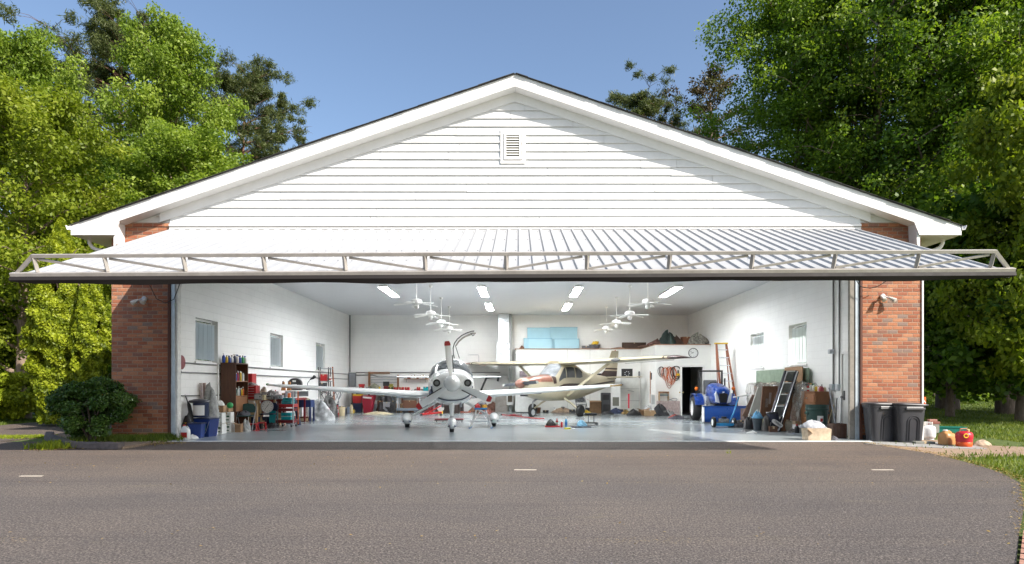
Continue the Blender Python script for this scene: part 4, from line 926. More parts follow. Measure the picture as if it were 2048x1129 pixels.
# bookcase
by0, by1 = 17.42-DD, 18.22-DD; h_ = 1.93
t = thing('bookcase', 'tall brown wooden bookcase with bottles on its shelves at the left wall', 'bookcase', (-8.30, by0, 0))
part(MB().box(0,.42,0,.025,0,h_), 'side_panel', WOODD, t); part(MB().box(0,.42,.775,.80,0,h_), 'side_panel', WOODD, t); part(MB().box(0,.015,.025,.775,.05,h_-.03), 'back_panel', WOODD, t); part(MB().box(0,.42,.0251,.7749,h_-.03,h_), 'top', WOODD, t)
for z in (.55,.98,1.40): part(MB().box(.016,.41,.026,.774,z,z+.025), 'shelf', WOODM if z > .6 else WOODD, t)
part(MB().box(.395,.415,.03,.77,.58,.975), 'cabinet_door', WOODM, t); part(MB().box(.0,.41,.026,.774,.05,.08), 'shelf', WOODD, t)
cols = [BLUE, LWHITE, RED, YELLOW, LWHITE, NAVY, ORANGE, TEAL, LWHITE, DGREEN, GREY]
rb = random.Random(4)
for z, zn in ((1.425,'upper'),(1.005,'middle')):
    for k in range(8):
        c = rb.choice(cols); o_ = ('first','second','third','fourth','fifth','sixth','seventh','eighth')[k]
        (can if rb.random() < .35 else bottle)('small household bottle on the %s shelf of the brown bookcase, %s from the near side' % (zn, o_) if False else 'small container on the %s bookcase shelf, %s from the near side' % (zn, o_), (-8.30+.33-rb.uniform(0,.05), by0+.10+k*.085), .032, rb.uniform(.20,.29), c, z=z, group='bottles on the bookcase shelves', **({'lid': LWHITE} if False else {}))
for k in range(9):
    o_ = ('first','second','third','fourth','fifth','sixth','seventh','eighth','ninth')[k]
    bottle('spray bottle on top of the brown bookcase, %s from the near left' % o_, (-8.24+.04*k, by0+.05+.08*k), .042, rb.uniform(.20,.27), [BLUE,YELLOW,BLUE,LWHITE,NAVY,LWHITE,BLUE,GREEN,LWHITE][k], [LWHITE,BLACK,NAVY,BLACK,LWHITE,BLUE,BLACK,NAVY,BLUE][k], z=h_, kind='spray_bottle', group='spray bottles on the bookcase')
# tool chest on bench
t = thing('work_table', 'light wood table under the red tool chest at the left wall', 'table', (-8.28, 18.32-DD, 0)); part(MB().box(0,.62,0,1.5,.85,.89), 'table_top', WOODL, t)
for a, b in ((.03,.03),(.55,.03),(.03,1.4),(.55,1.4)): part(MB().box(a,a+.06,b,b+.06,0,.849), 'leg', WOODL, t)
t = thing('tool_chest', 'red metal tool chest with five drawers on the light wood table', 'tool chest', (-8.12, 18.42-DD, .892))
part(MB().box(0,.38,0,.30,0,.40), 'body', RED, t, bev=.008)
for k in range(5):
    dd_ = part(MB().box(.03,.35,-.012,-.001,.03+k*.072,.095+k*.072), 'drawer', RED, t, bev=.002); part(MB().box(.05,.33,-.022,-.013,.082+k*.072,.092+k*.072), 'drawer_pull', LGREY, dd_)
t = thing('parts_cabinet', 'small upright red metal cabinet behind the red tool chest', 'cabinet', (-8.25, 18.80-DD, .892)); part(MB().box(0,.24,0,.30,0,.76), 'body', RED, t, bev=.008); part(MB().box(.02,.22,-.01,-.001,.03,.73), 'door', RED, t, bev=.003)
heap('jumble of small tools and parts lying on top of the red tool chest', (-7.93, 18.57-DD), .30, .24, .09, MIX2, 22, z=1.293, name='tool_jumble', cat='tools')
def fold_chair(label, loc, rz, seat, frame):
    t = thing('folding_chair', label, 'chair', loc, rz)
    m = MB(); m.prism([(-.21,0),(.21,0),(.21,.16),(.15,.24),(.0,.27),(-.15,.24),(-.21,.16)], -.012, .012); part(m, 'backrest', seat, t, loc=(0,.20,.52), rot=(R(-10),0,0), bev=.006)
    part(MB().box(-.21,.21,-.20,.20,.42,.45), 'seat', seat, t, bev=.012)
    for s in (-1, 1): part(MB().tube([(s*.235,-.25,0),(s*.235,.0,.42),(s*.235,.22,.62),(s*.2,.245,.80)], .013, 8), 'front_leg', frame, t); part(MB().tube([(s*.215,.30,0),(s*.215,.02,.42)], .012, 8), 'rear_leg', frame, t)
    part(MB().cyl((-.235,-.19,.10),(.235,-.19,.10),.009), 'stretcher', frame, t); part(MB().cyl((-.215,.24,.12),(.215,.24,.12),.009), 'stretcher', frame, t); return t
fold_chair('green folding chair with things on its seat beside the brown bookcase', DL_(491,-7.72), R(8), DGREEN, GREY)
heap('black and white tools piled on the seat of the green chair', DL_(489,-7.74), .30, .28, .12, MIX1, 23, z=.452, name='tool_pile', cat='tools')
c_ = fold_chair('dark blue folding chair carrying a round white dial, left of the red tool cart', DL_(537,-7.55), R(4), NAVY, DGREY)
dl_ = clock(.185, 12, LWHITE, LGREY); dl_['label'] = 'large round white dial thermometer resting on the dark blue chair'; dl_['category'] = 'thermometer'; dl_.name = 'dial_thermometer'; dx, dy = DL_(536,-7.55); dl_.location = (dx, dy-.05, .66)
part(MB().bar((-.07,-.018,-.09),(.06,-.018,.08),.010,.004,up=(0,1,0)), 'pointer', BLACK, dl_)
carton('small open brown carton on the floor under the green chair', DL_(478,-7.68), .16, .16, .24, 0, CARD2, True); carton('tall plain brown board carton behind the green chair', DL_(511,-7.95), .34, .2, .75, R(4), M((.55,.38,.20), .8), marks=None)
heap('clear plastic bag of scraps on the floor beneath the green chair', DL_(492,-7.6), .24, .22, .30, CLEAR, 25, name='plastic_bag', cat='bag')
for k, (px, lb) in enumerate(((506,'left one under the green chair'),(523,'right one beside the chairs'))):
    t = thing('ramp_stand', 'low red metal stand on the floor, %s' % lb, 'stand', DL_(px,-7.52), R(5+10*k)); m = MB()
    for a in ((-.13,-.10),(.13,-.10),(.13,.12),(-.13,.12)): m.bar((a[0],a[1],0),(a[0]*.8,a[1]*.8,.20),.022)
    m.box(-.15,.15,-.13,.14,.0,.02); m.box(-.12,.12,-.10,.11,.19,.22); part(m, 'frame', RED, t)
    part(MB().cyl((0,0,.02),(0,0,.18),.04), 'screw_jack', BLACK, t)
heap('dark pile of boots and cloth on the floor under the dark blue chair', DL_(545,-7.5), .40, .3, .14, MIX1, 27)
# red tool cart
cx_, cy_ = DL_(577,-7.15); t = thing('tool_cart', 'red steel tool cart with orange uprights and teal boxes beside the left wall', 'cart', (cx_, cy_, 0), R(0))
for z, h_ in ((.62,.10),(.50,.08),(.14,.09)): part(MB().box(-.32,.22,-.24,.24,z,z+h_), 'tray', RED if z > .55 else DRED, t, bev=.006)
for a in (-.31, .20):
    for b in (-.23, .22): part(MB().box(a,a+.03,b,b+.03,.08,1.12 if a > 0 else .80), 'post', ORANGE if (a > 0 and b > 0) else LGREY, t)
for a in (-.25, .17):
    for b in (-.2, .2): o = part(MB().cyl((a-.015,b,.045),(a+.015,b,.045),.045,n=14), 'caster', BLACK, t); part(MB().box(a-.02,a+.02,b-.012,b+.012,.05,.12), 'fork', GALV, o)
for k, (z, w_, d_, h_, xo, lb) in enumerate(((.721,.30,.3,.11,-.0,'lower of the two on the cart top'),(.833,.28,.26,.08,.02,'upper of the two on the cart top'),(.231,.30,.34,.22,-.01,'wide one on the lower tray'))):
    o = thing('tool_case', 'teal plastic tool case, ' + lb, 'tool case', (cx_+xo, cy_-.03, z), 0, 'teal tool cases on the red cart'); part(MB().box(-w_/2,w_/2,-d_/2,d_/2,0,h_), 'case', TEAL, o, bev=.01); part(MB().box(-w_/2-.003,w_/2+.003,-d_/2-.003,d_/2+.003,h_*.48,h_*.56), 'seam', LGREY, o); part(MB().tube([(-.05,-d_/2,h_*.6),(-.05,-d_/2-.03,h_*.6),(.05,-d_/2-.03,h_*.6),(.05,-d_/2,h_*.6)], .008, 6), 'handle', BLACK, o)
t = thing('tool_case', 'tall teal plastic case leaning on the left end of the red cart', 'tool case', (cx_-.42, cy_-.1, .0), R(8)); part(MB().box(-.10,.10,-.16,.16,.14,.60), 'case', TEAL, t, bev=.015); part(MB().box(-.08,.08,-.14,.14,0,.139), 'base', BROWN, t)
# long red bench with radios
bx0, by0_ = DL_(527,-7.8); t = thing('workbench', 'long dark red workbench cluttered with radios along the left wall', 'workbench', (-8.28, 20.0-DD, 0)); part(MB().box(0,.8,0,2.1,.80,.86), 'bench_top', DRED, t, bev=.005); part(MB().box(.05,.74,.03,.06,.42,.799), 'apron', DRED, t)
for a, b in ((.03,.03),(.72,.03),(.03,2.0),(.72,2.0)): part(MB().box(a,a+.05,b,b+.05,0,.799), 'leg', DRED, t)
for k, (px, w_, h_, z, c, lb) in enumerate(((520,.24,.20,.862,MIX2,'brown one nearest the tool chest'),(541,.34,.10,.862,DGREY,'flat dark one at the front'),(556,.30,.13,.862,M((.28,.29,.31),.35,.5),'silver faced one'),(533,.22,.12,.965,M((.16,.17,.19),.5),'dark one on top'))):
    x_, y_ = DL_(px, -7.62); o = thing('radio_set', 'small electronic unit on the red workbench, ' + lb, 'electronics', (x_, y_, z), R(-6+5*k)); part(MB().box(-w_/2,w_/2,-.12,.14,0,h_), 'housing', c, o, bev=.006); part(MB().box(-w_*.4,w_*.4,-.128,-.121,h_*.2,h_*.8), 'face_plate', LGREY, o); part(MB().cyl((w_*.3,-.128,h_*.5),(w_*.3,-.145,h_*.5),.018), 'knob', BLACK, o)
carton('tiny tan box with a pale lid at the end of the red workbench', DL_(526,-7.52), .15,.12,.15, R(-5), BEIGE, z=.862)
heap('tangle of wires and white tools on the back of the red workbench', DL_(545,-8.0), .6, .4, .24, MIX2, 33, z=.863, name='wire_tangle', cat='wires'); heap('pale cloth and a glove on the heap of tools by the red tool chest', DL_(527,-7.95), .28, .26, .34, M((.50,.45,.36), .9, 0, .7, 9), 34, z=.863)
# bags and round case on the wall, blue stand
x_, y_ = DL_(585,-8.22); t = thing('round_case', 'black round topped case standing on the shelf by the left wall', 'case', (x_+.1, y_, 1.12)); m = MB(); m.prism([(-.24,0),(.24,0),(.24,.24)]+[(.24*math.cos(a), .24+.20*math.sin(a)) for a in np.linspace(.2,2.9,10)]+[(-.24,.24)], -.1, .1); part(m, 'shell', BLACK, t, bev=.02); part(MB().box(-.06,.06,-.115,-.101,.30,.36), 'name_tag', LWHITE, t); part(MB().box(-.09,.09,-.11,-.101,.06,.22), 'pocket', LGREY, t)
for k, (px, lb) in enumerate(((567,'left'),(578,'right'))):
    x_, y_ = DL_(px, -8.05); t = thing('leather_holster', 'brown leather tool holster beside the black round case, %s one' % lb, 'holster', (x_, y_, 1.12)); part(MB().taper(.15,.08,.07,.06,0,.30,ox=.02*k), 'pouch', M((.42,.19,.06), .6, 0, .3), t, bev=.01); part(MB().box(-.02,.0,-.045,.04,.2,.33), 'strap', BROWN, t)
t = thing('wall_shelf', 'narrow white shelf on the left wall under the black round case', 'shelf', (-8.34, DL_(590,-8.3)[1]-.9, 1.08)); part(MB().box(0,.40,0,1.5,0,.03), 'board', LWHITE, t); part(MB().box(0,.36,.05,.08,-.2,-.001), 'bracket', STEEL, t); part(MB().box(0,.36,1.4,1.43,-.2,-.001), 'bracket', STEEL, t)
cx_, cy_ = DL_(612,-7.6); t = thing('tool_stand', 'dark blue steel tool stand behind the red cart', 'stand', (cx_, cy_, 0)); part(MB().box(-.29,.24,-.22,.22,.52,.78), 'top_box', M((.010,.03,.12), .4), t, bev=.008)
for a in (-.29, .19):
    for b in (-.22, .17): part(MB().box(a,a+.05,b,b+.05,0,.519), 'leg', M((.010,.03,.12), .4), t)
for k, (a, w_) in enumerate(((-.16,.06),(.02,.10))): carton('upright %s binder on the shelf of the blue stand' % ('slim white' if k == 0 else 'wider grey'), (cx_+a, cy_-.1), w_, .2, .34, 0, LWHITE if k == 0 else MIX2, z=.19, name='binder', cat='binder')
t = thing('wood_crate', 'low dark box with a tan front under the blue stand', 'box', (cx_-.06, cy_-.1, 0)); part(MB().box(-.24,.22,-.14,.2,0,.18), 'body', BROWN, t); part(MB().box(-.22,.2,-.15,-.141,.04,.13), 'front', BEIGE, t)
heap('small bright parts scattered on top of the blue stand', (cx_-.05, cy_), .42, .3, .07, M((.45,.45,.30), .6, 0, .9, 16), 38, z=.781, name='parts_heap', cat='parts')
t = thing('vinyl_roll', 'dark roll of vinyl leaning beside the red cart', 'roll', (*DL_(592,-7.2), 0)); part(MB().cyl((0.12,0,0),(-.10,.1,.85),.06,n=14), 'roll', NAVY, t, smooth=60)
# easel shelf, desk lamp, tools further in
x_, y_ = DL_(648,-8.15); t = thing('utility_rack', 'black metal rack holding a red box by the left wall near the corner', 'rack', (x_, y_, 0))
for a in (-.22,.20):
    for b in (-.1,.15): part(MB().box(a,a+.03,b,b+.03,0,2.05), 'upright', BLACK, t)
for z in (1.1,1.45,1.98): part(MB().box(-.24,.32,-.12,.2,z,z+.025), 'shelf', STEEL, t)
carton('square red box on the black rack near the back left corner', (x_, y_), .26,.2,.28, 0, RED, z=1.48, name='red_box'); carton('dark grey case on the lower shelf of the black rack', (x_-.05, y_), .3,.22,.28, 0, DGREY, z=1.127, name='grey_case', cat='case'); bottle('small white and red bottle on the right end of the black rack', (x_+.26, y_-.05), .05,.22, LWHITE, RED, z=1.478, lab=RED)
pole('reddish wooden plank leaning right of the black rack', (*DL_(670,-7.9), 0), (DL_(670,-7.9)[0]-.18, DL_(670,-7.9)[1]+.25, 2.10), .035, M((.34,.12,.06), .6), name='plank', cat='plank')
x_, y_ = DL_(621,-8.0); t = thing('desk_lamp', 'black desk lamp on a bent arm above the white wing by the left wall', 'lamp', (x_, y_, 1.12)); part(MB().cyl((-.1,0,0),(-.1,0,.02),.07), 'base', BLACK, t); part(MB().tube([(-.1,0,.02),(-.12,0,.25),(.0,0,.42)], .01, 6), 'arm', BLACK, t); part(MB().tube([(-.02,0,.40),(.10,0,.46),(.17,-.02,.52)], [.02,.05,.07], 10), 'shade', BLACK, t)
heap('white crumpled dust sheets on the floor under the blue stand', DL_(640,-7.3), .9, .6, .62, M((.62,.63,.64), .9, 0, .6, 6), 41, rough=.55)
heap('tangled black tubes and wheels of a bicycle like machine by the corner', DL_(658,-7.7), .7, .5, .75, M((.09,.09,.09), .5, .2, .9, 13), 42, name='machine_parts', cat='machine')
t = thing('hose_coil', 'big coil of grey hose and cable hanging by the back left corner', 'hose', (*DL_(664,-7.9), .25))
for k in range(6): part(MB().tube([(.10*k-.25+.26*math.cos(a+k), -.03*k+.05*math.sin(a*2), .42+(.34+.03*k)*math.sin(a)) for a in np.linspace(0, 6.28, 22)], .016, 6), 'loop', [GREY, DGREY, LGREY][k % 3], t)
for k, (px, py, w_, c, lb) in enumerate(((606,835,.42,M((.42,.38,.30),.9,0,.6),'flattened tan rag on the floor in front of the blue stand'),(630,833,.5,MIX2,'grey striped cloth on the floor under the wing'),(655,831,.4,BLACK,'black cloth bundle on the floor left of the fire extinguisher'),(664,830,.34,M((.03,.08,.16),.9,0,.5),'blue cloth bundle touching the fire extinguisher'),(650,829,.25,LWHITE,'white rolled cloth between the black and blue bundles'))):
    heap(lb, G(px, py), w_, .35, .12 if k < 2 else .19, c, 50+k, name='rag', cat='cloth')
x_, y_ = G(675,831.5); t = thing('fire_extinguisher', 'red fire extinguisher standing on the floor below the white wing', 'extinguisher', (x_, y_, 0)); part(MB().lathe([(.07,0),(.08,.03),(.08,.34),(.05,.42),(.025,.44)], n=16), 'tank', RED, t, smooth=50); part(MB().box(-.06,.03,-.015,.015,.44,.50), 'valve_handle', BLACK, t); part(MB().tube([(.02,0,.45),(.10,-.02,.36),(.09,-.02,.18)], .012, 6), 'hose', BLACK, t); part(MB().loft([[(.082*math.sin(a), -.082*math.cos(a), z_) for a in np.linspace(-.8,.8,8)] for z_ in (.12,.27)], cap=False, close=False), 'label_band', LWHITE, t)
carton('small grey blue box on the floor in the back left corner', G(694,826.5), .38,.3,.30, 0, M((.20,.24,.32), .6)); carton('dark low box left of the grey blue box in the corner', G(682,829), .3,.25,.22, 0, MIX1)
# ---- back wall left
t = thing('workbench', 'long white topped workbench along the back wall left of the plane', 'workbench', (X(703,15.2), 15.2, 0)); L_ = X(872,15.2)-X(703,15.2); part(MB().box(0,L_,-.05,.65,.93,.98), 'bench_top', M((.55,.54,.50), .6), t)
for k in range(6): a = k*(L_-.08)/5; part(MB().box(a,a+.08,0,.08,0,.929), 'leg', WOODD, t); 
part(MB().box(.0,L_,.55,.6,.25,.3), 'rail', WOODD, t)
for k, (px, w_, c, lb) in enumerate(((716,.26,BLACK,'black and red one with a yellow lid'),)):
    x_, y_ = G(px, 825.5); t = thing('shop_bin', 'upright black and red bin with a yellow lid near the back left corner', 'bin', (x_, y_, 0)); part(MB().taper(.34,.34,.40,.38,0,.45), 'lower_body', NAVY, t, bev=.02); part(MB().taper(.38,.38,.42,.40,.451,.80), 'upper_body', RED, t, bev=.02); part(MB().box(-.2,.2,-.2,.2,.801,.87), 'lid', YELLOW, t, bev=.01); part(MB().cyl((-.2,-.1,.07),(-.25,-.1,.07),.07,n=14), 'wheel', YELLOW, t)
x_, y_ = G(736,826); t = thing('dust_bin', 'big tapered dark red bin standing beside the black and red bin', 'bin', (x_, y_, 0)); part(MB().taper(.34,.34,.60,.5,0,.83,ox=.04), 'body', M((.28,.012,.03), .45), t, bev=.02); part(MB().box(-.10,.0,-.26,-.25,.66,.76) if False else MB().bar((-.18,-.235,.74),(.22,-.245,.70),.03,.08), 'sticker', LWHITE, t)
jug('pale blue grey water jug in front of the dark red bin', G(751,824), .30,.26,.38, M((.42,.50,.54), .3), LWHITE)
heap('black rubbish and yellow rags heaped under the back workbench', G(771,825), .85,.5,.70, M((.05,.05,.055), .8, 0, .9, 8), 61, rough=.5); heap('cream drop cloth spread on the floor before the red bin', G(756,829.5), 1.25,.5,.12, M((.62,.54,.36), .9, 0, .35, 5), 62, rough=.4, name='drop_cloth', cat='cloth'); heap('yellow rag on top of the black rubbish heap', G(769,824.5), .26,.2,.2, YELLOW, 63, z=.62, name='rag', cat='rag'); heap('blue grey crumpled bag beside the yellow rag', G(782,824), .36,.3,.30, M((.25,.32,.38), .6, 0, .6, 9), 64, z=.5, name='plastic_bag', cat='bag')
for px, py, w_, c, z_, lb in ((723,0,.42,RED,.98,'red vice and grinder at the left end of the back workbench'),(772,0,.42,DRED,.98,'dark red bench machine with a black top on the back workbench'),(782,0,.26,M((.35,.32,.05),.6,0,.9,14),.98,'yellow and black drill on the back workbench')):
    x_ = X(px, 15.3); t = thing('bench_machine', lb, 'machine', (x_, 15.35, z_)); part(MB().taper(w_,.3,w_*.7,.24,0,.16), 'base', c, t, bev=.015); part(MB().lathe([(.05,-.12),(.08,-.1),(.08,.1),(.05,.12)], (0,0,.22), 14, 'X'), 'motor', c, t, smooth=40); part(MB().box(-w_*.35,w_*.35,-.05,.05,.28,.38 if px != 772 else .50), 'head', BLACK if px == 772 else c, t, bev=.01)
heap('greenish grey net and small parts heaped on the back workbench', (X(748,15.3), 15.35), .85,.35,.36, M((.33,.33,.24), .9, 0, .8, 20), 66, z=.981); heap('row of odds and ends on the right end of the back workbench', (X(836,15.3), 15.35), 1.0,.25,.14, M((.32,.22,.20), .7, 0, .9, 22), 67, z=.981, name='parts_heap', cat='parts')
sh = thing('wooden_rack', 'open wooden rack with metal bars hung on the back wall', 'rack', (X(736,15.75), 15.84, 0)); L_ = X(797,15.8)-X(736,15.8)
part(MB().box(0,.09,-.06,.05,Z(779,15.75),Z(744,15.75)), 'post', WOODM, sh); part(MB().box(L_-.08,L_,-.06,.05,Z(779,15.75),Z(750,15.75)), 'post', WOODM, sh); part(MB().box(.09,L_+.4 if False else 1.05,-.05,.03,Z(748,15.75),Z(744.5,15.75)), 'crossbar', WOODM, sh)
for z in (755,760,765): part(MB().box(.091,L_-.081,-.045,.0,Z(z,15.75)-.02,Z(z,15.75)+.02), 'bar', LGREY, sh)
t = thing('wall_shelf', 'brown wall shelf of small boxes on the back wall beside the white plane', 'shelf', (X(808,15.6), 15.65, Z(759,15.6))); L_ = X(862,15.6)-X(808,15.6); part(MB().box(0,L_,-.1,.2,0,.035), 'board', WOODM, t)
for a in (.1, L_-.3): part(MB().box(a,a+.03,0,.2,-.15,-.001), 'bracket', LGREY, t)
for k, c in enumerate((DRED, LWHITE, LWHITE, BROWN, LWHITE, LWHITE, BEIGE, LWHITE)): carton('small box on the brown wall shelf, %s from the left' % ('first','second','third','fourth','fifth','sixth','seventh','eighth')[k], (X(818,15.6)+k*.14, 15.62), .10 if k else .16,.1, .13+.05*((k*7) % 3)/2, 0, c, z=Z(759,15.6)+.036, name='small_box', group='boxes on the wall shelf')
t = thing('utility_cart', 'grey plastic utility cart under the back workbench', 'cart', (X(818,14.2), 14.2, 0)); part(MB().box(-.56,.56,-.2,.3,.12,.24), 'tray', M((.16,.20,.24), .5), t, bev=.015); part(MB().box(-.56,.56,-.2,.3,.72,.80), 'tray', M((.16,.20,.24), .5), t, bev=.015)
for a in (-.53,.49):
    for b in (-.18,.24): part(MB().box(a,a+.05,b,b+.05,.2401,.719), 'post', LGREY, t); part(MB().cyl((a+.01,b+.02,.06),(a+.04,b+.02,.06),.06,n=12), 'caster', BLACK, t)
carton('dark brown square unit on the lower tray of the grey cart', (X(820,14.2), 14.2), .6,.3,.36, 0, BROWN, z=.242, name='speaker_box', cat='box')
# floor jack and the dark chest behind the plane
x_, y_ = G(862,832); t = thing('floor_jack', 'long red floor jack lying on the floor behind the left wheel of the white plane', 'jack', (x_, y_, 0), R(14)); part(MB().bar((-.45,0,.06),(.45,0,.14),.20,.08), 'chassis', RED, t, bev=.01); part(MB().bar((-.1,0,.14),(.62,.05,.52),.05), 'handle', RED, t); part(MB().bar((-.3,0,.12),(-.05,0,.26),.08), 'lift_arm', DRED, t)
for a, b in ((-.42,.11),(-.42,-.11),(.42,.11),(.42,-.11)): part(MB().cyl((a,b-.02,.05),(a,b+.02,.05),.05,n=12), 'wheel', BLACK, t)
x_, y_ = G(893,827); t = thing('storage_chest', 'wide black storage chest on the floor behind the nose of the white plane', 'chest', (x_, y_, 0)); part(MB().box(-.50,.62,-.2,.3,0,.48), 'body', BROWN if False else M((.022,.010,.008), .5), t, bev=.02); part(MB().box(-.51,.63,-.21,.31,.481,.53), 'lid', DGREY, t, bev=.01)
t = thing('work_light', 'round grey and yellow work light standing before the black chest', 'lamp', (*G(881,828.5), 0)); part(MB().cyl((0,0,.26),(0,.08,.26),.15,n=18), 'lamp_head', LGREY, t, smooth=50); part(MB().box(-.1,.1,-.05,.1,.0,.12), 'battery_box', YELLOW, t, bev=.01)
carton('square black box right of the nose strut, deep in the hangar', G(917,824.5), .5,.3,.48, 0, M((.05,.035,.035), .6), name='black_box'); solo(MB().box(-.48,.48,-.12,.12,.0,.06), 'red_plank', M((.36,.09,.05), .8), 'flat reddish plank on the floor right of the nose strut', 'plank', G(921,826), bev=.01)
carton('pale grey machine on the floor behind the step stool', G(936,822), .5,.35,.42, 0, LGREY, name='grey_unit', cat='machine')
heap('brown and yellow clutter on the floor behind the blue step stool', G(960,825), 1.0,.5,.36, M((.20,.09,.05), .8, 0, .9, 14), 71, rough=.5); heap('tan and red bundles on the floor right of the stool', G(985,824), 1.1,.45,.40, M((.28,.14,.10), .8, 0, .9, 12), 72, rough=.5)
carton('yellow crate standing behind the right wing root', G(987,820), .40,.3,.95, 0, YELLOW, name='yellow_crate', cat='crate'); carton('tan carton with a small open flap left of the white freezer', G(1022,822), .44,.36,.34, 0, M((.46,.28,.14), .8), open_=True); carton('smaller brown carton in front of the tan carton', G(1011,823), .26,.2,.16, R(10), CARD)
t = thing('plywood_sheet', 'grey weathered wood panel standing against the back wall', 'panel', (X(1003,15.2), 15.2, 0)); part(MB().box(-.30,.30,0,.03,0,1.05), 'boards', M((.36,.33,.30), .8, 0, .35, 5), t)
t = thing('small_cabinet', 'narrow white framed cabinet with dark glass beside the wood panel', 'cabinet', (X(1020,15.0), 15.0, 0)); part(MB().box(-.16,.16,0,.3,.35,1.0), 'body', LWHITE, t); part(MB().box(-.11,.11,-.01,-.001,.5,.9), 'glass_door', M((.10,.08,.06), .2), t)
t = thing('freezer', 'low white chest freezer under the nose of the tan plane', 'freezer', (X(1046,14.3), 14.3, 0)); part(MB().box(-.36,.55,-.3,.3,.06,.88), 'body', LWHITE, t, bev=.02); part(MB().box(-.37,.56,-.31,.31,.881,.95), 'lid', LWHITE, t, bev=.02); part(MB().box(-.34,.53,-.28,.3,0,.059), 'plinth', BLACK, t)
t = thing('wall_poster', 'small colourful picture on the wall behind the tan nose', 'poster', (X(1046,15.8) if False else X(1046,15.4), 15.415, Z(755,15.4))); part(MB().box(-.19,.24,-.02,0,0,.32), 'frame', LWHITE, t); part(MB().box(-.17,.22,-.024,-.0201,.02,.30), 'picture', M((.32,.26,.30), .6, 0, .9, 18), t)
t = thing('roller_blind', 'dark diagonal rod leaning at the back wall behind the step stool', 'rod', (X(961,15.2), 15.2, .35)); part(MB().bar((0,0,.65),(.32,.05,1.40),.09), 'rod', BLACK, t)
t = thing('wall_hose', 'small tap with a bent pipe fixed on the back wall left of the duct', 'tap', (X(938,15.8), 15.85, Z(710,15.8))); part(MB().tube([(0,0,0),(.45,0,0),(.48,0,-.05),(.48,0,-.45)], .014, 6), 'pipe', LGREY, t); part(MB().box(-.06,.0,-.04,.04,-.05,.05), 'valve', LWHITE, t)
t = thing('exhaust_hose', 'tangle of black pipe brackets on the wall under the duct', 'bracket', (X(985,15.6), 15.7, Z(757,15.6))); part(MB().bar((-.3,0,0),(.3,0,.1),.06), 'arm', BLACK, t); part(MB().bar((.25,0,-.15),(.3,0,.12),.10), 'clamp', DGREY, t)
# step stool under the wing
x_, y_ = G(962,857); t = thing('step_stool', 'low aluminium stool with a blue top under the right wing of the white plane', 'stool', (x_, y_, 0)); hh = .62
part(MB().box(-.19,.19,-.13,.13,hh-.055,hh), 'top', M((.01,.14,.36), .4), t, bev=.02)
for a, b in ((-.17,-.11),(.17,-.11),(-.17,.11),(.17,.11)): part(MB().bar((a*.8,b*.8,hh-.056),(a*1.9,b*2.0,0.03),.032,.03), 'leg', ALU, t); part(MB().box(a*1.9-.03,a*1.9+.03,b*2-.03,b*2+.03,0,.04), 'foot', M((.01,.14,.36), .4), t)
for q in (.35, .68):
    w_ = .136+(.323-.136)*q; d_ = .088+(.22-.088)*q; z = hh*(1-q)
    for b in (-1, 1): part(MB().box(-w_+.01, w_-.01, b*d_-.02, b*d_+.02, z-.01, z+.015), 'rung', ALU, t)
for s in (-1, 1): part(MB().bar((s*.30,-.2,.06),(s*.02,-.10,hh-.1),.014), 'brace', ALU, t)
heap('red cloth on the left half of the blue stool top', (x_-.10, y_-.02), .17,.16,.12, RED, 81, z=hh+.002, name='rag', cat='rag'); heap('orange yellow cloth on the right half of the blue stool top', (x_+.10, y_-.02), .16,.15,.13, M((.65,.32,.02), .6), 82, z=hh+.002, name='rag', cat='rag'); heap('black and white gloves on top of the coloured cloths on the stool', (x_+.02, y_), .30,.16,.08, M((.2,.2,.22), .8, 0, .9, 30), 83, z=hh+.10, name='gloves', cat='gloves')
# creeper behind the nose wheel
x_, y_ = G(899,845); t = thing('mechanic_creeper', 'low dark red mechanic creeper on small wheels behind the nose wheel', 'creeper', (x_, y_, 0)); part(MB().box(-.50,.50,-.2,.2,.09,.13), 'board', M((.16,.015,.02), .5), t, bev=.01); part(MB().box(-.50,.50,-.21,-.201,.07,.09), 'rail', BLACK, t)
for a in (-.44,-.22,0,.22,.44): part(MB().cyl((a,-.17,.035),(a+.03,-.17,.035),.035,n=10), 'caster', BLACK, t); part(MB().box(a,a+.03,-.18,-.16,.035,.089), 'fork', GREY, t)
# tow bar, cleaning things in the middle of the floor
p, q = Vector((*G(1004,832),.05)), Vector((*G(1080,840),.04)); t = thing('tow_bar', 'long thin red tow bar lying on the floor by the tan nose wheel', 'tow bar', p); part(MB().bar((0,0,0), q-p, .035), 'bar', RED, t); part(MB().bar((q-p)+Vector((0,0,.01)), (q-p)+Vector((.16,-.1,.01)),.03), 'fork_arm', RED, t); part(MB().cyl((-.06,0,0),(.0,0,0),.035), 'hitch', BLACK, t); part(MB().bar((q-p)*.25+Vector((0,0,.03)), (q-p)*.55+Vector((0,0,.06)),.05), 'grip', DRED, t)
x_, y_ = G(1104,855); t = thing('tool_tray', 'flat red tray on the floor under the black bag', 'tray', (x_, y_, 0)); part(MB().box(-.22,.24,-.14,.14,0,.05), 'tray', RED, t, bev=.01)
heap('black zip bag slumped on the red tray in the middle of the floor', (x_-.03, y_), .30,.22,.18, BLACK, 85, z=.051, name='tool_bag', cat='bag')
bottle('red bottle with a green and white label on the floor beside the black bag', G(1114,852.5), .042,.24, RED, RED, lab=M((.5,.6,.5), .5)); can('short red spray can on the floor between the red and blue bottles', G(1123.5,855.5), .034,.20, RED, LWHITE); bottle('clear blue bottle with a white cap in the middle of the hangar floor', G(1132,854.5), .042,.30, M((.12,.40,.68), .15), LWHITE, lab=M((.03,.15,.5), .4))
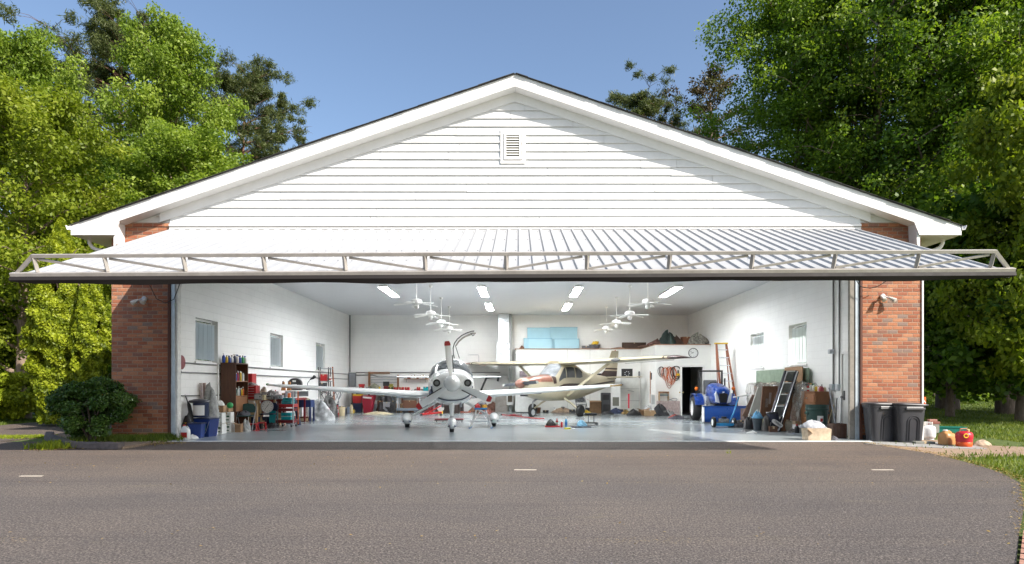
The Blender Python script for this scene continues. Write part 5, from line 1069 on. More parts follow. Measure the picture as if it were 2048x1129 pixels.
solo(MB().box(-.09,.09,-.05,.05,0,.055), 'sponge', M((.75,.68,.08), .9, 0, .2, 40, .6), 'yellow sponge on the floor in front of the blue bottle', 'sponge', G(1135,859.5), R(5), bev=.012)
solo(MB().heap(.22,.14,.02,86), 'rag', LWHITE, 'small white rag right of the yellow sponge', 'rag', G(1147,858))
x_, y_ = G(1162,856); t = thing('wire_basket', 'shallow black wire tray on the floor holding a blue cloth', 'tray', (x_, y_, 0)); part(MB().box(-.28,.30,-.16,.16,0,.05), 'tray', MIX1, t, bev=.01)
heap('light blue cloth lying in the black wire tray', (x_+.02, y_), .30,.24,.16, M((.22,.45,.62), .8, 0, .2), 87, z=.051, name='rag', cat='cloth')
x_, y_ = G(1181,851); t = thing('mechanic_stool', 'low black rolling mechanic seat right of the blue cloth', 'stool', (x_, y_, 0)); part(MB().box(-.22,.20,-.16,.16,.32,.40), 'seat', BLACK, t, bev=.03); part(MB().box(-.22,.24,-.16,.16,.07,.10), 'base_tray', BLACK, t, bev=.01)
for a in (-.02,.16): part(MB().cyl((a-.05,0,.10),(a-.05,0,.32),.015), 'post', DGREY, t)
for a, b in ((-.18,-.13),(.20,-.13),(-.18,.13),(.20,.13)): part(MB().cyl((a,b-.012,.035),(a,b+.012,.035),.035,n=12), 'caster', GREY, t)
# ---- before the office room
fc = fold_chair('folding chair with a patterned cushion behind the tan main wheel', (X(1163,13.6), 13.6), R(160), M((.45,.46,.50), .8, 0, .8, 16), DGREY)
heap('yellow plastic case under the patterned chair', (X(1172,13.2), 13.2), .5,.3,.17, YELLOW, 90, name='yellow_case', cat='case'); heap('brown blankets on the floor under the belly of the tan plane', G(1128,826.5), 1.1,.5,.22, M((.36,.26,.19), .9, 0, .6, 6), 91); heap('dark blue coat heaped beside the tan nose wheel', G(1102,822), .8,.4,.40, M((.02,.04,.08), .9, 0, .6), 92)
for k, px in enumerate((1087,1105)): solo(MB().cyl((0,0,0),(0,0,.5),.02), 'table_leg', LGREY, 'thin pale metal leg standing behind the tan nose wheel, %s' % ('left' if k == 0 else 'right'), 'leg', (X(px,14), 14, 0)) if False else None
carton('big open brown carton on the floor behind the tan main wheel', G(1191,826.5), .55,.4,.58, R(-6), CARD2, open_=True)
x_, y_ = X(1213,14.0), 14.1; t = thing('equipment_rack', 'black equipment rack with a small screen before the office wall', 'rack', (x_, y_, 0)); part(MB().box(-.22,.20,-.1,.3,0,.95), 'cabinet', DGREY, t, bev=.01); part(MB().box(-.16,.12,-.115,-.101,.62,.86), 'screen', BLACK, t); part(MB().box(-.16,.16,-.12,-.101,.08,.42), 'drawer', BLACK, t, bev=.01)
t = thing('leaning_panel', 'white panel with a grey lower window leaning at the office wall', 'panel', (X(1231,13.9), 13.9, 0), R(-4)); part(MB().box(-.20,.22,0,.05,0,1.25), 'panel', LWHITE, t, bev=.008); part(MB().box(-.13,.16,-.012,-.001,.35,.75), 'louvre_window', M((.16,.16,.13), .5), t)
t = thing('garage_door_panel', 'pale sectional door leaning on the office wall behind the right wing tip', 'panel', (X(1262,15.2), 15.3, 0)); part(MB().box(-.48,.42,0,.05,0,1.66), 'panel', M((.62,.62,.59), .5), t)
for z in (.55,1.12): part(MB().box(-.48,.42,-.008,-.001,z,z+.02), 'groove', M((.35,.35,.34), .5), t)
part(MB().bar((-.15,-.03,1.05),(.15,-.03,1.0),.03), 'latch', STEEL, t)
t = thing('window_panel', 'dark framed picture with a white flower like pattern on the office wall', 'picture', (X(1254,15.4), 15.415, Z(757,15.4))); part(MB().box(-.27,.27,-.03,0,0,.46), 'frame', BLACK, t); 
for k in range(7): part(MB().ball((.11*math.cos(k*.9),-.032,.23+.10*math.sin(k*.9)), (.032,.004,.018), 8, 5), 'petal', LGREY, t)
t = thing('monitor', 'dark flat screen on the office wall seen behind the wing strut', 'screen', (X(1194,15.3), 15.36, Z(763,15.3))); part(MB().box(-.22,.22,-.04,.02,0,.38), 'bezel', BLACK, t); part(MB().box(-.20,.20,-.045,-.0401,.02,.36), 'display', M((.03,.035,.04), .15), t)
# streamer on the wing tip
xt, yt = X(1257,4.6), 4.6; solo(MB().box(-.022,.022,-.003,.003,-.46,0), 'streamer', M((.75,.02,.06), .5), 'bright red warning streamer hanging under the right wing tip', 'streamer', (X(1257.5,4.9), 4.9, Z(788,4.9)))
t = thing('tall_mirror', 'tall narrow frame with a brown edge standing at the angled wall', 'frame', (X(1304,13.0), 12.95, .5)); part(MB().box(-.10,-.07,0,.04,0,1.42), 'rail', M((.30,.12,.05), .5), t); part(MB().box(.10,.13,0,.04,0,1.42), 'rail', M((.30,.12,.05), .5), t); part(MB().box(-.0699,.0999,.01,.03,1.05,1.36), 'dark_pane', DGREY, t); part(MB().box(-.0699,.0999,.01,.03,.1,1.02), 'white_pane', LWHITE, t)
t = thing('picture_frame', 'white picture frame leaning below the tall brown edged frame', 'frame', (X(1307,12.4), 12.4, .42), R(-6)); part(MB().box(-.13,.13,0,.03,0,.50), 'frame', LWHITE, t, bev=.005); part(MB().box(-.09,.09,-.006,-.001,.05,.45), 'picture', M((.42,.44,.44), .4), t)
heap('white paper bags stacked before the angled office wall', G(1300,829), .75,.5,.36, M((.55,.55,.55), .8, 0, .7, 9), 95, rough=.5, name='paper_bags', cat='bags')
carton('open brown carton, left one of two before the angled wall', G(1287,831.5), .34,.3,.26, R(8), CARD2, open_=True); carton('wide brown carton, right one of two before the angled wall', G(1300,832.5), .46,.3,.24, R(-5), CARD)
for k, (px, py, w_, h_, c, lb) in enumerate(((1234,828,.7,.22,M((.02,.03,.07),.9,0,.5),'dark blue clothes heaped left of the cartons'),(1251,829,.4,.16,M((.25,.16,.05),.9,0,.9),'brown and yellow rag right of the dark blue clothes'),(1268,832,.6,.24,BLACK,'black cases in a heap left of the brown cartons'),(1320,832.5,.7,.42,M((.03,.03,.035),.7,0,.7),'black bags heaped right of the brown cartons'),(1338,831.5,.6,.22,M((.30,.30,.30),.7,0,.9,14),'grey and white scraps before the pink lattice box'),(1354,839,.6,.13,MIX1,'dark rags on the floor before the office door'))):
    heap(lb, G(px, py), w_, .45, h_, c, 100+k, rough=.5)
heap('red and white toy like parts on the floor by the office door', G(1348,838), .4,.3,.15, M((.50,.08,.06), .6, 0, .9, 20), 108, name='parts_heap', cat='parts')
t = thing('lattice_box', 'low pinkish lattice box against the white office wall', 'box', (X(1338,11.9), 12.05, 0)); part(MB().box(-.47,.47,-.12,.15,.02,.62), 'body', M((.52,.42,.40), .7, 0, .35, 9), t)
for k in range(4): part(MB().bar((-.45+.23*k,-.125,.05),(-.22+.23*k,-.125,.6),.012), 'lattice_slat', M((.40,.30,.28), .7), t); part(MB().bar((-.22+.23*k,-.128,.05),(-.45+.23*k,-.128,.6),.012), 'lattice_slat', M((.40,.30,.28), .7), t)
t = thing('small_bench', 'narrow wooden bench with a tan top standing on the lattice box', 'bench', (X(1328,12.0), 12.1, .63)); part(MB().box(-.20,.22,-.1,.1,.34,.40), 'top', WOODM, t); part(MB().box(-.20,-.17,-.1,.1,0,.339), 'leg', WOODL, t); part(MB().box(.19,.22,-.1,.1,0,.339), 'leg', WOODL, t); part(MB().box(-.18,.2,-.11,-.101,.22,.27), 'rail', M((.16,.26,.30), .5), t)
t = thing('rope_coil', 'grey looped cable on top of the pink lattice box', 'cable', (X(1345,12.0), 12.0, .63)); part(MB().tube([(.2*math.cos(a), .05*math.sin(a), .05+.06*math.sin(a*1.5)) for a in np.linspace(0, 9, 24)], .014, 6), 'cable', GREY, t)
hk = [(1322,734,.45,DGREY,'black'),(1330,736,.55,ORANGE,'orange'),(1338,734,.95,M((.40,.13,.07), .6),'reddish brown'),(1344,735,.75,ORANGE,'second orange'),(1352,733,.62,BLACK,'thick black round')]
for k, (px, py, L_, c, lb) in enumerate(hk):
    x_ = X(px, YB); z_ = Z(py, YB); t = thing('hanging_cable', '%s cable looped on a hook on the white office wall' % lb, 'cable', (x_, YB-.03, z_), 0, 'cables hung on the office wall')
    for j in range(3): w_ = .07+.03*j+.02*k; part(MB().tube([(w_*math.sin(a)*(1+.3*math.sin(j+a)), -.012*j, -L_*(.5-.5*math.cos(a))*(.75+.12*j)) for a in np.linspace(0, 6.28, 20)], .011 if k < 4 else .018, 6), 'loop', c, t)
    part(MB().cyl((0,.03,.0),(0,-.05,.01),.01), 'hook', STEEL, t)
t = thing('yellow_tool', 'yellow and black tool hanging below the thick black cable', 'tool', (X(1356,YB), YB-.06, Z(752,YB))); part(MB().box(-.08,.06,-.03,.03,0,.10), 'body', YELLOW, t, bev=.01); part(MB().cyl((-.01,0,.10),(-.01,0,.24),.03), 'grip', BLACK, t)
t = thing('wall_sconce', 'slim dark bracket on the office front wall near its corner', 'bracket', (X(1279,15.3), 15.41, Z(757,15.3))); part(MB().box(-.03,.03,-.05,.0,0,.33), 'plate', BLACK, t); part(MB().box(-.015,.015,-.08,-.05,.05,.28), 'handle', GREY, t)
# ---- on the office roof
rz_ = ot+.032
foam = M((.40,.64,.74), .7, 0, .06, 3)
for (a, b, y0, py0, py1, lb) in ((1054,1106,15.80,698,656,'back row left one, standing upright on the office roof'),(1100,1155,15.78,698,655,'back row right one, standing upright on the office roof'),(1056,1104,15.60,698,677,'front row left one, standing on the office roof'),(1109,1159,15.56,698,678,'front row right one, standing on the office roof'),(1047,1056,15.68,698,677,'small piece at the far left of the foam boards')):
    x0, x1 = X(a, y0), X(b, y0); hh = Z(py1, y0)-rz_; t = thing('foam_board', 'pale blue foam board, ' + lb, 'foam board', ((x0+x1)/2, y0, rz_), 0, 'blue foam boards on the office roof'); part(MB().box((x0-x1)/2+.012, (x1-x0)/2-.012, 0, .10 if y0 < 15.65 else .05, 0, hh), 'board', foam, t, bev=.006); part(MB().box((x0-x1)/2-.002, (x1-x0)/2+.002, -.002, .10 if y0 < 15.65 else .05, hh-.02, hh+.002), 'top_edge', M((.20,.42,.58), .7), t)
t = thing('plastic_tub', 'grey round plastic tub on the office roof holding yellow rope', 'tub', (X(1189,15.6), 15.62, rz_)); part(MB().lathe([(.22,0),(.28,.18),(.30,.20),(.28,.20),(.2,.04),(.01,.04)], n=20, sy=.7), 'tub', M((.10,.10,.11), .5), t, smooth=40)
t = thing('rope_bundle', 'yellow and black rope bundle sitting in the grey tub', 'rope', (X(1190,15.6), 15.62, rz_+.16))
for k in range(4): part(MB().tube([(.13*math.cos(a)+.03*k-.04, .09*math.sin(a), .03+.045*k+.02*math.sin(a*3)) for a in np.linspace(0, 6.28, 16)], .028, 6), 'coil', YELLOW, t)
carton('long brown box on the office roof between the tub and the dark heap', (X(1269,15.4), 15.55), 1.15,.2,.30, R(0), M((.08,.045,.03), .8, 0, .4), z=rz_, name='wooden_box')
carton('low black case on the office roof left of the grey tub', (X(1172,15.6), 15.65), .4,.25,.14, 0, DGREY, z=rz_, name='low_case', cat='case')
for k, (px, y_, w_, d_, h_, c, lb) in enumerate(((1316,12.8,.9,.4,.22,M((.12,.05,.04),.8,0,.8),'dark brown twisted scraps at the front of the office roof'),(1337,12.7,.7,.5,.50,M((.02,.04,.035),.8,0,.8),'black and green bags piled high on the office roof'),(1352,12.7,.6,.4,.34,M((.06,.03,.02),.8,0,.6),'dark brown bag right of the green bags on the office roof'),(1398,12.6,.85,.5,.42,M((.30,.29,.25),.8,0,.9,14),'grey striped cushion heap at the right end of the office roof'),(1290,14.2,.6,.3,.08,M((.2,.1,.07),.8,0,.7),'flat reddish scraps along the angled roof edge'),(1240,15.5,.7,.15,.06,M((.3,.18,.12),.8,0,.8),'thin strip of scraps before the long brown box'))):
    heap(lb, (X(px, y_), y_), w_, d_, h_, c, 120+k, z=rz_, rough=.55)
carton('reddish brown carton on the office roof behind the striped cushions', (X(1373,12.7), 12.8), .40,.3,.36, R(6), M((.20,.08,.04), .8), z=rz_); pole('thin dark rod resting on the right end of the office roof', (X(1410,12.4), 12.35, rz_+.02), (X(1432,12.4), 12.6, rz_+.22), .014, BLACK, name='rod', cat='rod')
solo(MB().heap(.22,.12,.14,131), 'small_bird_like_rag', BROWN, 'tiny brown rag at the far left corner of the office roof', 'rag', (X(1044,15.6), 15.6, rz_)).name = 'rag'
t = thing('wall_bracket', 'small black bracket on the office wall above the left wing of the tan plane', 'bracket', (X(1042,15.3), 15.41, Z(731,15.3))); part(MB().box(-.18,.20,-.12,.0,0,.03), 'shelf', BLACK, t); part(MB().box(-.14,-.08,-.1,-.02,.031,.07), 'clip', BLACK, t); part(MB().box(.1,.16,-.1,-.02,.031,.07), 'clip', BLACK, t)
solo(MB().box(-.02,.02,-.15,.15,0,.28), 'thermostat', GREY, 'narrow grey box on the left end of the office room', 'box', (X1-.03, 15.65, Z(719,15.4)), bev=.005)
# ---- tractor
tx, ty = 7.12, 7.6; T = thing('tractor', 'blue compact tractor with white headlights parked before the open office door', 'tractor', (tx, ty, 0), R(-4)); TB = M((.004,.045,.26), .28, 0, .08, 4, 0, .5)
hs = Body([(-.98,.22,.68,1.06,3.2),(-.90,.28,.64,1.18,3.2),(-.5,.30,.62,1.30,3.2),(.1,.30,.62,1.38,3.0),(.45,.28,.62,1.36,3.0)])
part(hs.mesh(32), 'hood', TB, T, smooth=50)
m = MB(); m.prism([(-.10,.70),(.10,.70),(.15,1.0),(.0,1.04),(-.15,1.0)], -1.01, -.9); part(m, 'grille', BLACK, T, bev=.008); part(MB().bar((0,-1.012,1.045),(0,-1.012,1.075),.05), 'badge', LWHITE, T)
for s in (-1, 1):
    m = MB(); m.prism([(s*.12,.68),(s*.25,.72),(s*.285,1.0),(s*.24,1.09),(s*.175,.92)], -1.0, -.86); part(m, 'headlight', M((.75,.77,.80), .12), T, bev=.008)
    wheel(T, (s*.62,.55,.46), .46, .28, LWHITE, 'rear_wheel'); wheel(T, (s*.48,-.75,.27), .27, .18, LWHITE, 'front_wheel')
    m = MB(); m.loft([[(s*.42,.55+.52*math.cos(a),.46+.52*math.sin(a)),(s*.74,.55+.52*math.cos(a),.46+.52*math.sin(a)),(s*.74,.55+.55*math.cos(a),.46+.55*math.sin(a)),(s*.42,.55+.55*math.cos(a),.46+.55*math.sin(a))] for a in np.linspace(.5,2.9,12)]); part(m, 'fender', TB, T, smooth=30)
    m = MB(); m.ball((s*.66,.20,1.18),(.07,.06,.07),12,8); l_ = part(m, 'turn_signal', M((.75,.16,.01), .25), T, smooth=True); part(MB().bar((s*.66,.25,.9),(s*.66,.22,1.12),.03), 'stalk', BLACK, l_)
m = MB()
for s in (-1, 1): m.bar((s*.42,.85,.6),(s*.42,.9,1.85),.06)
m.bar((-.45,.9,1.83),(.45,.9,1.83),.06); part(m, 'roll_bar', BLACK, T)
part(MB().cyl((.26,-.15,1.2),(.26,-.15,1.55),.03), 'exhaust_stack', BLACK, T); part(MB().box(-.25,.25,.55,.95,.80,.88), 'seat', M((.10,.10,.11), .5), T, bev=.03); part(MB().box(-.25,.25,.92,1.0,.95,1.50), 'seat_back', M((.16,.165,.17), .5), T, bev=.06)
part(MB().tube([(.19*math.cos(a),.35+.1*math.sin(a),1.28+.14*math.sin(a)) for a in np.linspace(0, 6.3, 18)], .016, 8), 'steering_wheel', BLACK, T); part(MB().cyl((0,.25,1.1),(0,.35,1.28),.025), 'steering_column', BLACK, T)
part(MB().box(-.22,.22,-.75,.6,.38,.65), 'chassis', BLACK, T, bev=.02); part(MB().box(-.40,-.22,-.1,.25,.62,.9), 'side_tank', M((.5,.52,.55), .3, .5), T, bev=.03); part(MB().box(-.34,-.2,-.55,-.1,.40,.62), 'engine_side', STEEL, T, bev=.02)
# snow blade
px0, px1 = X(1408,6.1), X(1510,6.1); t = thing('plow_blade', 'wide blue steel plow blade standing on the floor before the tractor', 'plow blade', ((px0+px1)/2, 6.1, 0)); w_ = px1-px0; bl = M((.004,.085,.42), .3, 0, .12, 3, 0, .4)
m = MB(); cs = [(.02*0+.10*(1-math.sin(math.pi*q))-.0, .05+.52*q) for q in np.linspace(0,1,9)]
m.loft([[(xx, y-.0, z) for y, z in cs]+[(xx, y+.03, z) for y, z in cs[::-1]] for xx in (-w_/2, w_/2)]); part(m, 'moldboard', bl, t, smooth=30)
for s in (-1, 1): part(MB().box(min(s*w_/2,s*(w_/2+.025)), max(s*w_/2,s*(w_/2+.025)), -.06,.16,.06,.56), 'end_plate', LWHITE if s < 0 else bl, t)
part(MB().box(-w_/2,w_/2,.085,.11,.0,.06), 'cutting_edge', STEEL, t); part(MB().box(-w_/2,w_/2,.075,.15,.57,.60), 'top_lip', bl, t)
# mower in front of the blade
x_, y_ = G(1448,856); t = thing('trimmer_mower', 'small blue wheeled mower with a long diagonal handle before the plow blade', 'mower', (x_, y_, 0), R(0)); LB = M((.02,.28,.62), .35)
part(MB().lathe([(.28,.06),(.30,.09),(.28,.13),(.1,.15),(.02,.15)], (.02,0,0), 20, sy=.6), 'deck', LB, t, smooth=40); part(MB().box(-.13,.13,-.1,.12,.15,.28), 'engine', M((.30,.31,.32), .4, .6, .6, 18), t, bev=.02); part(MB().cyl((0,0,.28),(0,0,.34),.08), 'engine_cap', BLACK, t)
wheel(t, (-.32,.0,.17), .17, .09, LWHITE); wheel(t, (.34,.1,.15), .15, .08, LWHITE); part(MB().tube([(.14,.0,.12),(.36,.12,.50),(.52,.2,.95)], .022, 8), 'handle', LB, t, smooth=60); part(MB().tube([(.34,.16,.93),(.52,.2,.95),(.82,.22,1.0)], .02, 8), 'handlebar', LWHITE, t); part(MB().bar((-.32,0,.17),(.34,.1,.15),.03), 'axle', STEEL, t)
carton('brown box and wheel parts between the tractor and the plastic sheet', (X(1497,5.2), 5.2), .4,.3,.55, R(5), M((.12,.08,.07), .8, 0, .6))
# ---- right wall stack
def lean(name, label, cat, px0, px1, pyt, pyb, Y, mat, th=.04, tilt=-.25, skew=0, mats=None, parts=()):
    x0, x1 = X(px0, Y), X(px1, Y); zt, zb = Z(pyt, Y), max(0, Z(pyb, Y)); t = thing(name, label, cat, ((x0+x1)/2, Y, zb)); w_ = (x1-x0); h = zt-zb
    def q(u, v, n): return (u*w_/2+skew*v, n+v*(-tilt), v*h)
    def slab(u0, u1, v0, v1, n0, n1): return MB().loft([[q(u0,v0,n0),q(u1,v0,n0),q(u1,v0,n1),q(u0,v0,n1)],[q(u0,v1,n0),q(u1,v1,n0),q(u1,v1,n1),q(u0,v1,n1)]])
    part(slab(-1,1,0,1,0,th), 'panel', mat, t)
    for nm, u0, u1, v0, v1, mt in parts: part(slab(u0,u1,v0,v1,-.012,-.002), nm, mt, t)
    return t
RWX = 8.2
def RY(px): return RWX*F/(px-CX)-DD
t = thing('green_board', 'faded green board standing behind the plastic covered furniture', 'board', (8.26,4.8,0)); part(MB().box(-.03,0,-1.95,1.95,0,1.80), 'panel', M((.24,.31,.23), .8, 0, .3, 4), t)
t = thing('cardboard_sheet', 'brown cardboard sheet rising behind the dark ramp', 'cardboard', (8.15,3.6,0)); part(MB().box(-.02,0,-.6,.6,0,1.84), 'panel', CARD2, t)
t = thing('covered_sofa', 'furniture under a crumpled clear plastic sheet along the right wall', 'covered furniture', (8.0, 4.35, 0), R(-90)); rp_ = random.Random(9)
m = MB(); rows = []
for i in range(29):
    a = i/28; row = []
    for j in range(9):
        v_ = j/8; r_ = .05*math.sin(i*1.9+j*.8)+.04*math.sin(i*4.1-j*2)+rp_.uniform(-.025,.025)
        if j < 6: row.append((-2.1+4.2*a+.06*math.sin(j+i), -.12-.12*(1-v_)+r_*.8, v_*1.6*1.34+.05*math.sin(i*.9)))
        else: row.append((-2.1+4.2*a, -.12+.12*(j-5), 1.32+.05*math.sin(i*1.3)+r_))
    rows.append(row)
PLASTIC = NT('plastic_sheet'); gf = PLASTIC.n('ShaderNodeBsdfTransparent'); gf.inputs[0].default_value = (.80,.79,.76,1); pg = PLASTIC.bsdf((.42,.41,.38), .16, 0, PLASTIC.bump(PLASTIC.noise(7, 5, .7), 1, .06)); mx = PLASTIC.n('ShaderNodeMixShader'); PLASTIC.l(PLASTIC.ramp(PLASTIC.noise(6, 6, .75, PLASTIC.scale(PLASTIC.coord(), (2, 1, .5))), [(.4, .16), (.62, .62)]), mx.inputs[0]); PLASTIC.l(gf.outputs[0], mx.inputs[1]); PLASTIC.l(pg, mx.inputs[2]); PLASTIC = PLASTIC.done(mx.outputs[0])
m.loft(rows, cap=False, close=False); part(m, 'plastic_sheet', PLASTIC, t, smooth=180); part(MB().box(-1.95,1.95,-.03,.22,.02,1.28), 'frame', M((.20,.11,.07), .8, 0, .5, 4), t, bev=.02); part(MB().box(-1.4,.1,-.05,.15,1.281,1.38), 'top_bundle', M((.42,.36,.28), .9, 0, .5, 8), t, bev=.03)
lean('white_door_panel', 'plain cream panel leaning on the plastic covered furniture', 'panel', 1496, 1526, 774, 836, 3.9, M((.50,.50,.46), .5, 0, .08), .04, -.3, skew=.42)
lean('framed_picture', 'brown framed picture with a white curved drawing leaning beside the cream panel', 'picture', 1520, 1551, 773, 838, 3.3, M((.16,.07,.035), .6), .04, -.3, skew=.20, parts=(('canvas', -.75,.75,.08,.93, M((.20,.10,.055), .7, 0, .3)), ('drawing', -.1,.2,.45,.80, M((.42,.36,.33), .7)), ('drawing', -.5,-.15,.35,.62, M((.42,.36,.33), .7))))
# dark ladder of glass-like panels
p0, p1 = Vector((X(1546,2.55), 2.55, .05)), Vector((X(1583,3.0), 3.0, Z(743,3.0))); t = thing('truck_ramp', 'long dark metal ramp with four dull panels leaning over the furniture', 'ramp', p0); d = p1-p0; sd = Vector((.15,-.03,.0))
for s in (-1, 1): part(MB().bar(sd*s, d+sd*s, .05, .10), 'side_rail', M((.035,.035,.045), .35, .5), t); part(MB().bar(sd*s*.9+Vector((0,-.055,.0)), d+sd*s*.9+Vector((0,-.055,0)), .02), 'edge_strip', ALU, t)
for k in range(6): q = k/5; part(MB().bar(d*q-sd*.98, d*q+sd*.98, .03), 'rung', ALU, t)
for k in range(5): a, b = k/5+.03, (k+1)/5-.01; n_ = Vector((0,.03,0)); part(MB().add([d*a-sd*.85, d*a+sd*.85, d*b+sd*.85, d*b-sd*.85, d*a-sd*.85+n_, d*a+sd*.85+n_, d*b+sd*.85+n_, d*b-sd*.85+n_], [(0,1,2,3),(4,7,6,5),(0,4,5,1),(1,5,6,2),(2,6,7,3),(3,7,4,0)]), 'tread_panel', M((.13,.14,.13), .5, .1, .5, 6), t)
for k, (a, c, lb) in enumerate(((1566,WOODM,'orange brown wooden plank leaning right of the dark ramp, front one'),(1572,WOODD,'dark wooden plank leaning right of the dark ramp, rear one'))):
    p0 = Vector((X(a,2.7), 2.7+.1*k, 0)); p1 = Vector((X(a+21,3.0), 3.1+.1*k, 1.52-.05*k)); t = thing('wooden_plank', lb, 'plank', p0); part(MB().bar((0,0,0), p1-p0, .20-.04*k, .05, up=(0,-1,.3)), 'plank', c, t)
lean('brown_board', 'reddish brown board at the left of the cream panel', 'board', 1484, 1498, 790, 832, 4.3, M((.20,.12,.09), .8, 0, .4), .03, -.2, skew=.40)
# dresser
t = thing('dresser', 'brown wooden dresser with bottles on top against the right wall', 'dresser', (7.88, 1.7, 0)); dw, dd_ = .40, .84; DR_ = wood_mat((.17,.065,.024), (.28,.12,.045), 'dresser_wood')
part(MB().box(0,dw,0,dd_,.05,1.10), 'case', DR_, t, bev=.006); part(MB().box(-.03,dw,-.02,dd_+.02,1.101,1.135), 'top', DR_, t, bev=.006); part(MB().box(.02,dw,.02,dd_-.02,0,.049), 'plinth', DR_, t)
for z0, z1 in ((.84,1.06),(.46,.80),(.10,.42)):
    d_ = part(MB().box(-.02,-.001,.04,dd_-.04,z0,z1), 'drawer', DR_, t, bev=.008); part(MB().ball((-.04,dd_/2,(z0+z1)/2),.022), 'knob', STEEL, d_)
cl = [(NAVY,LWHITE),(LWHITE,NAVY),(LWHITE,RED),(RED,BLACK),(LWHITE,YELLOW),(YELLOW,BLACK),(LWHITE,GREEN),(YELLOW,LWHITE),(M((.5,.1,.12),.5),BLACK),(LWHITE,ORANGE),(LGREY,BLACK),(BEIGE,LWHITE)]
for k, (c, cp) in enumerate(cl):
    o_ = ('first','second','third','fourth','fifth','sixth','seventh','eighth','ninth','tenth','eleventh','twelfth')[k]
    (bottle if k != 8 else jug)(*(( 'household bottle on the brown dresser, %s from the left' % o_, (7.92+.03*(k % 3)+.018*k, 2.50-.065*k), .034, (.20 if k % 2 else .24)-.006*k, c, cp) if k != 8 else ('squat reddish jar on the brown dresser near its right end', (8.10, 1.82), .12,.1,.13, c, cp)), z=1.137, **({'lab': LWHITE if k in (0, 3) else None, 'group': 'bottles on the dresser'} if k != 8 else {}))
# bins and bags at the front right
def round_bin(label, loc, r, h, col, liner=None, lid=None, lab=None, name='trash_bin'):
    t = thing(name, label, 'bin', loc); part(MB().lathe([(r*.78,0),(r*.84,.03),(r*.96,h*.82),(r*1.04,h*.84),(r*1.05,h*.88),(r*.99,h*.89),(r*1.02,h),(r*.95,h),(r*.76,.03),(.01,.03)], n=28), 'body', col, t, smooth=40)
    for s in (-1, 1): part(MB().box(s*r*1.0-.03, s*r*1.0+.03, -.06,.06,h*.70,h*.78), 'handle', col, t, bev=.008)
    if lab: lab(t, r, h)
    return t
def lab_(t, r, h):
    part(MB().loft([[(r*k_*math.sin(a), -r*k_*math.cos(a), z_) for a in np.linspace(-.42,.15,8)] for k_, z_ in ((.935,h*.46),(.965,h*.66))], cap=False, close=False), 'sticker', LWHITE, t)
    part(MB().loft([[(r*k_*math.sin(a), -r*k_*math.cos(a), z_) for a in np.linspace(-.15,.10,6)] for k_, z_ in ((.95,h*.48),(.970,h*.58))], cap=False, close=False), 'sticker_mark', RED, t)
round_bin('large dark green round bin with a white and red sticker by the dresser', (X(1634,1.1), 1.1, 0), .27, .80, M((.012,.05,.042), .45), lab=lab_)
for k, (a, b, zt, c, lb) in enumerate(((-.03,.30,.88,WOODM,'brown stick'),(.04,.28,.84,RED,'thin red stick'),(.12,.22,.95,DGREY,'dark stick'),(.20,.15,.78,BEIGE,'pale stick'))):
    x0, y0 = X(1650,1.4)+.02*k, 1.45; pole('%s poking out of the clutter behind the dark green bin' % lb, (x0, y0, .2), (x0+.15+.04*k, y0+b, zt), .014, c, name='stick', cat='stick', group='sticks behind the green bin')
x_, y_ = G(1515,862.5); t = thing('waste_bin', 'tapered dark grey waste bin with a blue liner by the small mower', 'bin', (x_, y_, 0)); part(MB().lathe([(.10,0),(.145,.36),(.155,.37),(.15,.39),(.135,.39),(.09,.02),(.01,.02)], n=22), 'body', M((.06,.075,.09), .5), t, smooth=40); part(MB().lathe([(.15,.36),(.165,.385),(.15,.41),(.12,.40)], n=22), 'liner', M((.10,.30,.50), .6), t)
heap('light blue gloves and a cloth heaped in the dark grey waste bin', (x_, y_), .26,.24,.17, M((.16,.42,.66), .8, 0, .4, 9), 140, z=.38, name='gloves', cat='gloves'); bottle('white bottle top poking out of the blue gloves', (x_, y_+.02), .035,.15, LWHITE, LWHITE, z=.47)
heap('black bag slumped left of the dark grey waste bin', G(1499,860), .34,.3,.36, BLACK, 141, name='rubbish_bag', cat='bag'); heap('small grey metal scraps on the floor left of the black bag', G(1492,864), .34,.2,.06, M((.25,.25,.25), .5, .3, .9, 30), 142, name='scrap', cat='scrap'); heap('white broken foam pieces before the black bag', G(1504,868), .30,.16,.07, LWHITE, 143, name='foam_scraps', cat='scraps')
heap('black boot and strap right of the waste bin', G(1532,864), .20,.25,.38, M((.05,.045,.04), .6, 0, .5), 144, name='boot', cat='boot'); heap('pale yellow rag beside the golf bag', G(1530,858), .18,.2,.42, M((.62,.58,.30), .8), 145, name='rag', cat='rag')
# golf bag with oval badge
x_, y_ = G(1549,863.5); t = thing('golf_bag', 'navy golf bag with a tilted white oval name badge', 'golf bag', (x_, y_, 0)); part(MB().tube([(.02,0,.0),(.0,0,.12),(-.02,.02,.30),(-.05,.05,.52)], [.15,.17,.165,.15], 16), 'body', M((.008,.012,.035), .5), t, smooth=50); part(MB().lathe([(.155,-.01),(.17,.02),(.15,.05),(.12,.05)], (-.05,.05,.5), 18), 'collar', BLACK, t, smooth=50)
bd_ = MB(); n_ = 28; bd_.loft([[(.17*math.copysign(abs(math.cos(a))**.6, math.cos(a)), yy, .062*math.copysign(abs(math.sin(a))**.7, math.sin(a))) for a in np.linspace(0, 2*math.pi, n_, endpoint=False)] for yy in (0, -.012)])
bo = part(bd_, 'badge', LWHITE, t, loc=(.0,-.185,.24), rot=(R(-4), R(33), 0))
fc_ = bpy.data.curves.new('badge_text', 'FONT'); fc_.body = 'Titleist'; fc_.size = .085; fc_.align_x = 'CENTER'; fc_.align_y = 'CENTER'; fc_.shear = .35; fc_.extrude = .001; fc_.offset = .001
